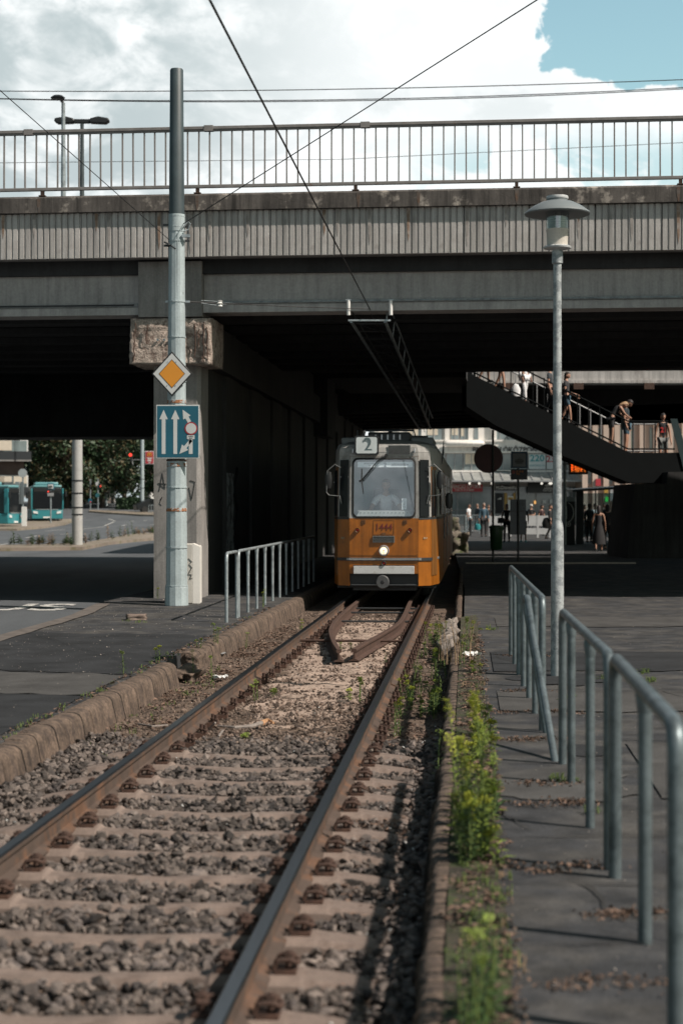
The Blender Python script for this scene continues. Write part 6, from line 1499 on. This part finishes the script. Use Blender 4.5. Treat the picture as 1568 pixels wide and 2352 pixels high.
def tree(label, x, y, z, h, rad_c, n=3800, mats=(None,), seed=1, low=.22, leaf=.24, olive=0.0):
    random.seed(seed); o = thing('broadleaf_tree', label, 'tree', (x, y, z))
    mb = MB(); mb.tube([(0,0,-.2),(.05,0,h*.2),(-.05,.1,h*.45),(.1,0,h*.8)], [.3,.24,.16,.05], 8)
    cl = []
    for i in range(34):
        a = rnd(0, 6.28); e = rnd(-.85, 1); r = rad_c*rnd(.35, .95); c = Vector((math.cos(a)*r*math.sqrt(max(.05,1-abs(e)*.6)), math.sin(a)*r*math.sqrt(max(.05,1-abs(e)*.6)), h*(.47+.43*e)+.6)); cl.append((c, rad_c*rnd(.26,.46)))
        mb.tube([(0,.05,h*rnd(.2,.5)), c*.6+Vector((0,0,h*.12)), c], [.1,.06,.02], 5)
    mb.build('trunk', m_bark, o, smooth=True); lf = MB()
    for _ in range(n):
        c, r = random.choice(cl); d = Vector((random.gauss(0,1), random.gauss(0,1), random.gauss(0,.8))).normalized()*r*rnd(.45,1.05)**.6; p = c+d
        u = Vector((random.gauss(0,1), random.gauss(0,1), random.gauss(0,1))).normalized(); v = u.cross(d.normalized()+Vector((.1,.2,.3))).normalized(); s_ = leaf*rnd(.5,1.2)
        lf.add([p-u*s_, p+v*s_*.5, p+u*s_, p-v*s_*.5], [(0,1,2,3)], 1 if random.random() < olive else 0)
    lf.build('crown', [m_tree, m_tree2], o, fix=False); return o
def T(cx, Y, h, r, label, seed, n=3800, olive=0.0, low=0): n = int(n*2.6); olive *= .55; X = lx(cx, Y); tree(label, X, Y, hill(X, Y)-.3, h, r, n, seed=seed, olive=olive)
T(430, 190, 17, 5.2, 'tall dark green tree behind the buses', 41, 5200, .05); T(640, 186, 12, 4.2, 'olive tinged tree left of the thick pole', 42, 4200, .5); T(560, 200, 10, 4.5, 'lower olive tree behind the turquoise buses', 49, 4200, .4)
T(980, 188, 12.5, 4.6, 'broad brownish green tree behind the lattice mast', 43, 4600, .55); T(1190, 195, 18, 5.6, 'tall dark tree behind the red traffic light', 44, 5200, .08); T(800, 205, 11, 4.6, 'low dark tree in the gap below the apartment block', 45, 3600, .3)
T(1540, 185, 9, 2.6, 'small tree beside the advertising column', 46, 2400, .1); T(300, 215, 20, 5.5, 'dark tree rising beside the brick building', 47, 4200, .05)
T(760, 235, 8, 5, 'distant dark tree under the apartment block windows', 48, 3000, .2); T(1080, 225, 13, 5.5, 'dark tree farther back between the two poles', 50, 3600, .05)
# brick building
def building(label, cx0, cx1, Y, h, mat, wins, storey=3.0, w=1.2, hgt=1.5, nx=4, depth=12, shutters=True, z0=1.5):
    x0, x1 = lx(cx0, Y), lx(cx1, Y); o = thing('apartment_building', label, 'building', (x0, Y, z0-2)); W_ = x1-x0
    MB().box(0,W_,0,depth,0,h).build('wall', mat, o); MB().box(-.2,W_+.2,-.3,depth,h+.004,h+.4).build('cornice', m_conc, o)
    for j in range(int((h-3)/storey)):
        for i in range(nx):
            x = W_*(i+.5)/nx; z = 3.6+j*storey
            f = MB().box(x-w/2-.12,x+w/2+.12,-.10,-.001,z-.12,z+hgt+.12).build('window', m_sw if wins else m_frame, o); MB().box(x-w/2,x+w/2,-.13,-.101,z,z+hgt).build('pane', m_pane, f)
            if random.random() < .5: MB().box(x-w/2,x+w/2,-.16,-.131,z+hgt*rnd(.3,.7),z+hgt).build('blind', flat('cream_blind'), f)
    return o
random.seed(6)
bb = building('dark brick apartment building with white framed windows at the left edge', -420, 222, 170, 26, M('brick', (.115,.075,.06), .9, var=.25, scale=.8, bump=.3, bscale=14), True, nx=9, w=1.3, storey=3.6)
bb.rotation_euler.z = R(11)
for j in range(6):
    for i in (6, 8):
        x = (lx(222,170)-lx(-420,170))*(i-.05)/9; MB().box(x-.2,x+1.5,-1.0,-.001,3.0+3.6*j,3.15+3.6*j).build('balcony', m_conc, bb); MB().box(x-.2,x+1.5,-1.0,-.95,3.15+3.6*j,4.0+3.6*j).build('balcony_rail', m_dark, bb)
building('pale apartment block seen between the tree crowns', 590, 990, 250, 30, M('render_pink', (.36,.29,.25), .9, var=.12, scale=.4), False, nx=7)
building('pale pinkish apartment block at the right of the left opening', 1380, 1950, 230, 28, M('render_pale', (.40,.34,.30), .9, var=.12, scale=.4), False, nx=8)
# hedge
hz0 = MB(); random.seed(9); x0, x1 = lx(1120,182), lx(1440,182); zb0 = hill(x0,182)-.15
for _ in range(5200):
    p = Vector((rnd(x0,x1), 182+rnd(-.7,.7), zb0+1.25*random.random()**.6)); u = Vector((random.gauss(0,1),random.gauss(0,1),random.gauss(0,1))).normalized(); v = u.cross(Vector((.2,.9,.3))).normalized(); s_ = rnd(.08,.2); hz0.add([p-u*s_,p+v*s_*.6,p+u*s_,p-v*s_*.6],[(0,1,2,3)])
tag(hz0.build('hedge', m_tree, fix=False), 'long clipped green hedge beyond the road', 'hedge')
# thick poles on the left
def post(label, x, yb, d0, ztop, bands=(), mat=m_pole, name='tram_pole', cat='pole', z=None, d1=None):
    X, Y = rp(x, yb); zb_ = -.12+hill(X, Y); o = thing(name, label, cat, (X, Y, zb_))
    MB().tube([(0,0,0),(0,0,ztop*.5),(0,0,ztop)], [d0/2,d0*.47,(d1 or d0*.8)/2], 14).build('shaft', mat, o, smooth=True)
    for zz, rr in bands: MB().lathe([(d0*.49,zz-.03),(d0*.53,zz-.02),(d0*.53,zz+.02),(d0*.49,zz+.03)], 14).build('band', m_dark, o)
    return o, X, Y, zb_
post('thick pale grey pole on the weedy traffic island', 178, 1259, .46, 9, [(1.42,0),(1.72,0),(2.32,0),(2.85,0)], M('island_pole', (.42,.43,.42), .7, var=.12, scale=4, col2=(.25,.17,.12), t2=.66, s2=4))
po, X, Y, zz = post('pale pole carrying the red arrow sign at the far side of the road', 327, 1178.5, .40, 10, [(1.2,0),(2.5,0),(3.4,0)])
# red sign
rs2 = thing('restaurant_sign', 'small red restaurant sign with a yellow arch and white arrow on the pole', 'sign', (X+.72, Y-.1, lz_(330,Y)))
k = Y/F*.24
MB().box(-42*k,46*k,0,.1,-63*k,63*k).build('plate', m_sw, rs2); MB().box(-36*k,40*k,-.03,-.001,-57*k,57*k).build('red_field', m_red, rs2)
mb = MB()
for s_ in (-1,1): mb.tube([(2*k+s_*9*k-9*k*math.cos(R(a)), -.05, 12*k+34*k*math.sin(R(a))) for a in range(0,181,15)], 2.6*k, 6)
mb.build('yellow_arch', flat('arch_yellow', (.75,.42,.02), .5), rs2)
for i, z_ in enumerate((-4,-13)): text(("McDonald's",'DRIVE')[i], 11*k, 'sign_lettering', m_sw, rs2, (2*k,-.04,z_*k), bold=.01)
MB().prism([(-18*k,-24*k),(8*k,-24*k),(8*k,-19*k),(24*k,-29*k),(8*k,-39*k),(8*k,-34*k),(-18*k,-34*k)], -.05, -.031, ax='y').build('arrow', m_sw, rs2); text('24 H', 9*k, 'sign_lettering', m_sw, rs2, (2*k,-.04,-49*k), bold=.01)
post('thin pale pole between the trees and the road', 244.5, 1161.5, .30, 10, [], d1=.22)
# lattice mast
X, Y = rp(258, 1160.5); lt = thing('lattice_mast', 'short white lattice mast in front of the dark trees', 'mast', (X, Y, -.12+hill(X, Y)))
H_ = 6.1; mb = MB()
for sx in (-1,1):
    for sy in (-1,1): mb.tube([(sx*.34,sy*.34,0),(sx*.12,sy*.12,H_)], .035, 4)
mb.build('leg', m_white, lt); mb = MB()
for i in range(14):
    z = H_*i/14; w = .34-.22*i/14; z2 = H_*(i+1)/14; w2 = .34-.22*(i+1)/14; mb.tube([(-w,-w,z),(w2,-w2,z2)], .025, 4); mb.tube([(-w,-w,z),(w,-w,z)], .035, 4)
mb.build('lacing', m_white, lt)
# traffic lights and small signs
def sign_post(name, label, cat, cx, cyb, ctop, parts):
    X, Y = road_pt(cx, cyb); zb_ = -.12+hill(X, Y); o = thing(name, label, cat, (X, Y, zb_)); k = Y/F*.24
    MB().tube([(0,0,0),(0,0,(cyb-ctop)*k)], .06, 8).build('post', m_galv, o, smooth=True)
    for (nm, shape, dx_, cy, w, h_, mat) in parts:
        c = ((dx_)*k, -.1, (cyb-cy)*k)
        if shape == 'd': MB().disc(c, w*k/2, 24, th=.04).build(nm, mat, o)
        else: MB().cbox(c, (w*k,.08,h_*k)).build(nm, mat, o, bevel=.02)
    return o
m_rl = M('red_signal', (1,.05,.03), .4, emit=1.2, var=0, bump=0, fine=0)
sign_post('traffic_light', 'traffic light post on the far road, the left one of the pair', 'traffic light', 867, 835, 535, [('signal_head','b',0,610,16,50,m_black),('arrow_disc','d',0,740,40,40,flat('sign_blue')),('lens','d',3,752,10,10,m_rl)])
sign_post('traffic_light', 'traffic light showing red with a pale disc above, the right one of the pair', 'traffic light', 940, 835, 530, [('pale_disc','d',-5,578,36,36,m_signw),('signal_head','b',14,600,20,50,m_black),('lens','d',20,604,20,20,m_rl),('teal_sign','d',-5,690,40,40,flat('teal_blue', (.02,.12,.14), .5))])
X, Y = rp(.24*1232+6, 972+.24*860); o = thing('traffic_light', 'red traffic light hanging on an arm of the pale pole high before the trees', 'traffic light', (X+.05, Y-.2, lz_(330,Y))); k = Y/F*.24
MB().cbox((0,0,0), (20*k,.2,70*k)).build('signal_head', m_black, o, bevel=.03); MB().disc((-8*k,-.14,26*k), 15*k, 20, th=.06).build('lens', m_rl, o); MB().tube([(8*k,0,-30*k),(14*k,0,-70*k)], .05, 6).build('bracket', m_trim, o); MB().tube([(10*k,0,-20*k),(112*k,0,-22*k)], .04, 6).build('arm', m_trim, o)
sign_post('stop_sign', 'bus stop sign with blue border in front of the turquoise bus', 'stop sign', 488, 975, 590, [('plate','b',2,607,66,66,flat('sign_blue')),('white_field','b',2,607,50,44,m_signw),('bus_mark','b',2,607,34,12,m_black),('lower_plate','b',2,660,62,12,m_black),('schedule','b',0,684,60,30,m_frame),('tail_dot','d',-20,655,12,12,m_rl)])
for nm in ('white_field','bus_mark','tail_dot'):
    for q in [q for q in COL.objects if q.parent and q.parent.get('label','').startswith('bus stop sign') and q.name.startswith(nm)]: q.location.y -= .06 if nm == 'white_field' else .12
sign_post('notice_board', 'grey notice board with a pale round sign on a post before the cut-off bus', 'sign', 222, 1005, 440, [('round_sign','d',0,478,84,84,flat('grey_disc', (.33,.36,.37), .5)),('board','b',-50,668,44,215,flat('board_grey', (.17,.20,.21), .5)),('board','b',-6,668,34,215,flat('board_grey2', (.13,.155,.165), .5)),('case','b',14,900,50,200,m_sw)])
# advertising column
X, Y = rp(.24*1447, 972+.24*800); o = thing('advertising_column', 'white round advertising column with a dark cap by the road', 'advertising column', (X, Y, -.12+hill(X, Y))); k = Y/F*.24
MB().lathe([(0,0),(36*k,0),(34*k,240*k),(0,240*k)], 20).build('drum', m_white, o, smooth=True); MB().lathe([(38*k,235*k),(38*k,255*k),(20*k,272*k),(0,275*k)], 20).build('cap', m_dark, o, smooth=True); MB().cbox((4*k,-36*k,30*k), (44*k,.1,50*k)).build('poster', flat('teal_poster', (.03,.25,.28), .5), o)
# dark car at the pier edge
X, Y = rp(.24*1500, 972+.24*860); cr = thing('parked_car', 'dark parked car showing a red tail light beside the bridge pier', 'car', (X, Y, -.12+hill(X, Y)), R(20))
MB().prism([(-2.2,.3),(2.2,.3),(2.25,.85),(1.5,.95),(.8,1.42),(-1.0,1.45),(-1.9,.98),(-2.25,.9)], -.85, .85, ax='y').build('body', flat('car_black', (.015,.017,.02), .25), cr, bevel=.08)
MB().prism([(-.9,1.0),(1.25,1.0),(.75,1.36),(-.85,1.38)], -.87, -.851, ax='y').build('side_window', m_glassd, cr)
for x in (-1.4,1.4): MB().disc((x,-.86,.33), .33, 18, th=.2).build('wheel', m_rubber, cr)
MB().cbox((2.1,-.86,.82), (.3,.06,.16)).build('tail_light', m_rl, cr)
for i, (x, y) in enumerate(((349,1181),(355,1181.5),(361,1181.5),(366,1182))):
    X, Y = rp(x, y); q = MB().tube([(-.3,0,0),(-.3,0,.9),(.3,0,.9),(.3,0,0)], .04, 6).build('hoop_barrier', m_galv); q.location = (X, Y, -.12+hill(X, Y)); tag(q, 'small metal hoop barrier at the kerb near the dark parked car', 'barrier', 'hoop barriers near the dark car')

# ================================================================== weeds
def weed_mesh(h, n, leaf, spread=.25, tip=0, mats=None, seed=1, stems=1, droop=.3, wide=.14):
    random.seed(seed); mb = MB()
    for k in range(stems):
        ox, oy = (random.gauss(0, .022)*(stems > 1), random.gauss(0, .022)*(stems > 1)); hh = h*rnd(.6, 1.0) if k else h
        bx_, by_ = rnd(-.12,.12)*hh, rnd(-.12,.12)*hh; P = [Vector((ox+bx_*t*t, oy+by_*t*t, hh*t)) for t in (0,.25,.5,.75,1)]
        mb.tube(P, [.0045,.004,.0035,.003,.0015], 5, 0)
        m_ = max(4, n//stems)
        for i in range(m_):
            t = (i+.5)/m_; t = .06+.94*t; seg = min(3, int(t*4)); p = P[seg].lerp(P[seg+1], t*4-seg)
            a = i*2.4+rnd(-.4,.4); L_ = leaf*(1-.55*t)*rnd(.7,1.25); d = Vector((math.cos(a), math.sin(a), 0)); s_ = Vector((-d.y, d.x, 0)); up_ = rnd(.25,.95)
            w = L_*wide; q1 = p+d*L_*.45+Vector((0,0,up_*L_*.4)); q2 = p+d*L_+Vector((0,0,up_*L_*.55-droop*L_*.5))
            tp_ = 2 if (tip and t > 1-tip) else 1
            mb.add([p, q1-s_*w, q1-Vector((0,0,w*.35)), q1+s_*w, q2], [(0,1,2),(0,2,3),(1,4,2),(2,4,3)], tp_)
        if tip:
            for i in range(int(70*tip/.3)):
                t = 1-tip*.75*random.random(); seg = min(3, int(t*4)); p = P[seg].lerp(P[seg+1], t*4-seg); a = rnd(0,6.28); r_ = rnd(.004,.022)*(1.6-t)*2; c = p+Vector((math.cos(a)*r_, math.sin(a)*r_, rnd(0,.02))); z = rnd(.005,.011)
                mb.add([c+Vector((-z,0,0)), c+Vector((0,z,z)), c+Vector((z,0,z*.3)), c+Vector((0,-z,z))], [(0,1,2),(0,2,3)], 2)
    return mb
def weed(label, x, y, z, h, n, leaf, tip=0, seed=1, stems=1, kind=0, group=None, **k):
    mats = ([m_stem, m_leaf, m_leafy],[m_stem, m_leafy, m_tip],[m_dry, m_dry, m_dry],[m_stem, m_leaf, m_tip])[kind]
    mb = weed_mesh(h, n, leaf, tip=tip, seed=seed, stems=stems, **k); o = mb.build('weed', mats, fix=False)
    o.location = (x, y, z); o.rotation_euler = (0,0,rnd(0,6)); return tag(o, label, 'weed', group)
G = 'goldenrod stalks along the right kerb'
for i, (x, yb, yt, kd) in enumerate(((1110,1905,1590,1),(1057,1880,1612,1),(1052,1935,1690,1),(1105,1985,1775,0),(1075,1960,1745,3),(1128,1940,1800,0),(1090,1935,1700,3),(1066,1960,1800,0),(1118,1965,1830,1),(1098,1900,1680,0),(1080,1990,1830,3),(1062,1900,1700,0))):
    X, Y = gp(x, yb); weed('goldenrod weed with yellow-green tip in the bright clump along the right kerb', X, Y, 0, (yb-yt)/F*Y, 60, .075, .22, seed=100+i, kind=kd, group='goldenrods of the bright clump', droop=.2)
X, Y = gp(1108, 1905); weed('tallest yellow-tipped goldenrod, standing at the right of the bright clump', X+.02, Y+.1, 0, .68, 70, .08, .28, seed=131, kind=1)
for i in range(14):
    X, Y = gp(rnd(1048,1126), rnd(1870,1985)); weed('low leafy shoot filling the bright clump along the right kerb', X, Y, 0, rnd(.1,.32), 34, .09, .1, seed=140+i, kind=(1 if i % 3 == 0 else 0), group='leafy shoots of the bright clump', stems=2, droop=.2)
for i in range(12):
    Y = rnd(9.2,12.4); X = edgeR(Y)+rnd(.15,.36); weed('leafy weed in the soil strip behind the bright clump', X, Y, 0, rnd(.12,.36), 34, .08, .2, seed=170+i, kind=(i % 2), group='weeds behind the bright clump', stems=2)
for i, (x, yb, yt) in enumerate(((1100,2420,2140),(1125,2400,2180),(1075,2430,2210),(1105,2360,2120),(1130,2340,2150),(1122,2250,2080),(1090,2350,2200))):
    X, Y = gp(x, yb); weed('dark green weed of the blurred clump at the bottom edge by the kerb', X, Y, 0, (yb-yt)/F*Y, 50, .075, .12 if i in (0,3) else 0, seed=200+i, kind=0, group='weeds at the bottom edge by the kerb', stems=2)
X, Y = gp(1172,2210); weed('single small weed standing alone on the right pavement near the bottom', X, Y, 0, .11, 14, .05, 0, seed=215, kind=0)
X, Y = gp(1098,2010); weed('tiny green sprout on the soil strip just in front of the bright clump', X, Y, 0, .06, 10, .05, 0, seed=216, kind=0)
for i in range(16):
    Y = rnd(6.7,8.0); X = edgeR(Y)+rnd(.15,.33); weed('low mossy sprig in the soil strip between the two kerb clumps', X, Y, 0, rnd(.02,.06), 14, .035, 0, seed=220+i, kind=0, group='mossy sprigs between the kerb clumps', stems=3)
X, Y = gp(1004, 1830, -.22); weed('upright green weed growing from the ballast against the right kerb', X, Y, -.22, .42, 44, .07, .06, seed=240, kind=0)
X, Y = gp(990, 1560, -.22)
for i in range(34):
    s = rnd(14.0,26.5); u = rnd(.92,1.33); x, y, _ = tp(s, u); weed('green weed growing between the right rail and the kerb', x, y, -.235, rnd(.08,.34), 30, .075, .12 if random.random() < .5 else 0, seed=250+i, kind=random.choice((0,0,3)), group='weeds between the right rail and the kerb', stems=random.choice((1,2,2)))
for i in range(9):
    s = rnd(14.6,17.2); u = rnd(.92,1.3); x, y, _ = tp(s, u); weed('dense leafy weed in the thicket beside the right rail', x, y, -.235, rnd(.14,.27), 54, .085, .1, seed=300+i, kind=random.choice((0,3)), group='thicket beside the right rail', stems=3)
for i in range(5):
    X = edgeR(19.2)+rnd(-.15,.15); weed('dry brown stalks of the straggly bush on the right kerb', X, 19+rnd(-1.2,.8), -.02, rnd(.35,.55), 26, .05, 0, seed=330+i, kind=2, group='dry stalks on the right kerb', stems=3)
for i, (x, yb, yt) in enumerate(((1072,1500,1410),(1078,1475,1420),(1062,1530,1450),(1092,1545,1510),(1085,1550,1520),(1010,1470,1400),(1003,1450,1402),(1030,1440,1410),(1100,1447,1440),(1115,1447,1440),(1000,1520,1450))):
    X, Y = gp(x, yb); weed('green weed beside the tilted kerb stones', X, Y, -.05 if x > 1040 else -.2, max(.05,(yb-yt)/F*Y), 34, .07, .12, seed=340+i, kind=(0,3)[i % 2], group='weeds beside the tilted kerb stones', stems=2)
for i, (x, yb, yt, lab) in enumerate(((500,1478,1435,'bushy little weed on the edge of the left kerb under the railing end'),(365,1522,1485,'small weed cluster on the left kerb edge above the gap'),(284,1552,1500,'single slim weed on the left kerb edge, second from the pole side'),(607,1395,1355,'leafy weed growing at the foot of the fifth left railing post'),(565,1490,1455,'little weed at the foot of the left kerb near the far end'),(445,1560,1495,'weed in the gap of the left kerb'),(486,1570,1510,'weed at the base of the broken left kerb'),(362,1375,1352,'weed at the foot of the bridge pier'),(455,1490,1470,'tiny weed on top of the left kerb between two larger ones'))):
    z = -.22 if i in (4,5,6) else 0; X, Y = gp(x, yb, z); weed(lab, X, Y, z, (yb-yt)/F*Y, 36, .07, .1, seed=370+i, kind=(0,3)[i % 2], stems=(3,2,1,2,1,1,1,1,2)[i])
for i, (x, yb, yt, lab) in enumerate(((827,1615,1560,'green weed between the rails, right of the middle'),(810,1610,1585,'yellowish short weed beside the one between the rails'),(590,1610,1565,'weed growing just inside the left rail'),(626,1600,1585,'small tuft a little right of the weed inside the left rail'),(885,1530,1500,'small weed between the rails close to the right rail'),(782,1495,1478,'tiny weed at the end of the guard rails'),(806,1492,1480,'tiniest weed between the guard rail ends'),(692,1447,1425,'yellow weed just outside the left rail far away'),(560,1700,1690,'tuft beside the broken stick'))):
    X, Y = gp(x, yb, -.21); weed(lab, X, Y, -.21, (yb-yt)/F*Y, 26, .06, .15, seed=390+i, kind=(0,1)[i in (1,7)], stems=(3,2,2,3,1,1,1,2,3)[i])
for i in range(60):
    y = rnd(12,28) if i < 40 else rnd(8,12); x = edgeL(y)-rnd(-.01,.12); weed('low moss tuft along the top of the left kerb', x, y, .005, rnd(.015,.05), 12, .03, 0, seed=400+i, kind=(0,3)[i % 2], group='moss tufts on the left kerb', stems=3)
for i in range(40):
    s = rnd(12.5,20); x, y, _ = tp(s, rnd(-1.5,-1.15)); weed('low weed at the foot of the left kerb', x, y, -.24, rnd(.02,.06), 12, .04, 0, seed=470+i, kind=0, group='low weeds at the foot of the left kerb', stems=3)
for i, (x, y, n_) in enumerate(((1130,1445,7),(1475,1545,9),(1495,1565,8),(1370,1558,3),(1395,1560,4),(1300,1605,5),(1200,1500,4),(1270,1795,5),(1305,1800,5),(1350,1870,3))):
    for k in range(n_):
        X, Y = gp(x+rnd(-14,14), y+rnd(-6,6)); weed('low grass tuft rooted in a crack of the right pavement', X, Y, 0, rnd(.02,.055), 14, .045, 0, seed=520+i*10+k, kind=(0,3)[k % 2], group='grass tufts in the pavement cracks', stems=3)
for k in range(6):
    X, Y = gp(312+rnd(-26,26), 1428+rnd(-3,3)); weed('tiny tuft around the broken concrete block on the left platform', X, Y, 0, rnd(.02,.05), 12, .04, 0, seed=620+k, kind=3, group='tufts around the concrete block', stems=3)
random.seed(77)
for i in range(46):
    x = rnd(20,364); yn = 1262 if x < 170 else 1262-(x-170)*.17; X, Y = rp(x, yn-rnd(0,6)); big = random.random() < .25
    weed('shrubby weed on the traffic island by the thick pole', X, Y, .02, rnd(.25,.5)*(1.7 if big else 1), 30, .22, 0, seed=640+i, kind=random.choice((0,0,2,3)), group='weeds on the traffic island', stems=3, wide=.25)
# litter and twigs
def twig(label, pts, r, mat, cat='stick'): tag(MB().tube(pts, r, 7).build('stick', mat, smooth=True), label, cat)
g_ = lambda x, y, z=-.2: (*gp(x, y, z), z)
m_tw = M('grey_wood', (.24,.21,.19), .85, var=.3, scale=15, bump=.5)
twig('thick grey branch with a raw orange end lying by the left rail', [g_(500,1667), g_(540,1671), g_(580,1668), g_(600,1661)], [.008,.014,.018,.022], m_tw)
tag(MB().tube([g_(600,1661), g_(615,1656), g_(628,1660)], [.024,.026,.012], 7).build('branch_end', M('raw_wood', (.42,.24,.13), .85, var=.3, scale=20), smooth=True), 'raw orange broken end of the branch by the left rail', 'stick')
twig('short pale twig leaning on the left rail bolts', [g_(478,1676,-.19), g_(495,1660,-.12)], .009, m_tw); twig('short pale twig pointing down below the branch', [g_(502,1692), g_(512,1678,-.17)], .01, m_tw)
twig('thin dark twig lying left of the left rail', [g_(318,1663,-.22), g_(350,1668,-.21), g_(385,1666,-.22)], .009, m_tw)
def litter(label, x, y, z, w, seed, mat):
    random.seed(seed); X, Y = gp(x, y, z); mb = MB(); n = 7
    for j in range(n):
        for i in range(n): mb.v.append(((i/(n-1)-.5)*w+rnd(-.01,.01), (j/(n-1)-.5)*w*.8+rnd(-.01,.01), .012+rnd(0,.06)*w*4))
    for j in range(n-1):
        for i in range(n-1): a = j*n+i; mb.f.append((a,a+1,a+n+1,a+n)); mb.mi.append(0)
    o = mb.build('crumpled_paper', mat, fix=False); o.location = (X, Y, z); tag(o, label, 'litter')
litter('crumpled white paper lying below the left kerb', 506, 1560, -.22, .16, 5, m_white); litter('grey crumpled rag beside the broken left kerb', 500, 1508, -.2, .2, 6, flat('grey_rag', (.20,.20,.20), .9))
litter('flat white scrap on the right pavement edge', 1083, 1508, .0, .2, 7, m_white)
random.seed(15); pts = []; sz = []
for _ in range(120):
    s = rnd(5,16) if random.random() < .7 else rnd(16,26); u = rnd(.95,1.35) if random.random() < .6 else rnd(-1.5,1.3); x, y, _z = tp(s, u)
    if not inside(s, u): continue
    pts.append((x, y, -.195+rnd(-.01,.01))); sz.append(rnd(.005,.014))
p3 = []; s3 = []
for _ in range(2600):
    y = 4.6+20*random.random()**1.4; p3.append((edgeR(y)+.1+rnd(0,.27), y, .014)); s3.append(rnd(.003,.011))
scatter_rocks('strip_rubble', p3, s3, M('rubble_stone'), 12)
leaves('fallen_leaves', [(edgeR(y)+rnd(.13,.36), y, .01, .03, .05, 14) for y in np.arange(4.8, 22, .12)], M('dead_leaf'), 14)
random.seed(16)
for i in range(34):
    y = rnd(5.2,8.1) if i < 24 else rnd(12.5,16); weed('small low sprig on the dark soil strip behind the right kerb', edgeR(y)+rnd(.12,.36), y, .005, rnd(.02,.07), 16, .035, 0, seed=900+i, kind=(0,0,2)[i % 3], group='small sprigs on the right soil strip', stems=3)
scatter_rocks('litter_bits', pts, sz, M('litter_white', (.60,.60,.58), .6, island=.3, bump=0), 9, squash=(.3,.6))
for o in COL.objects:
    if o.name.startswith('rubble') and o.get('kind') is None and 'label' not in o: o['kind'] = 'stuff'
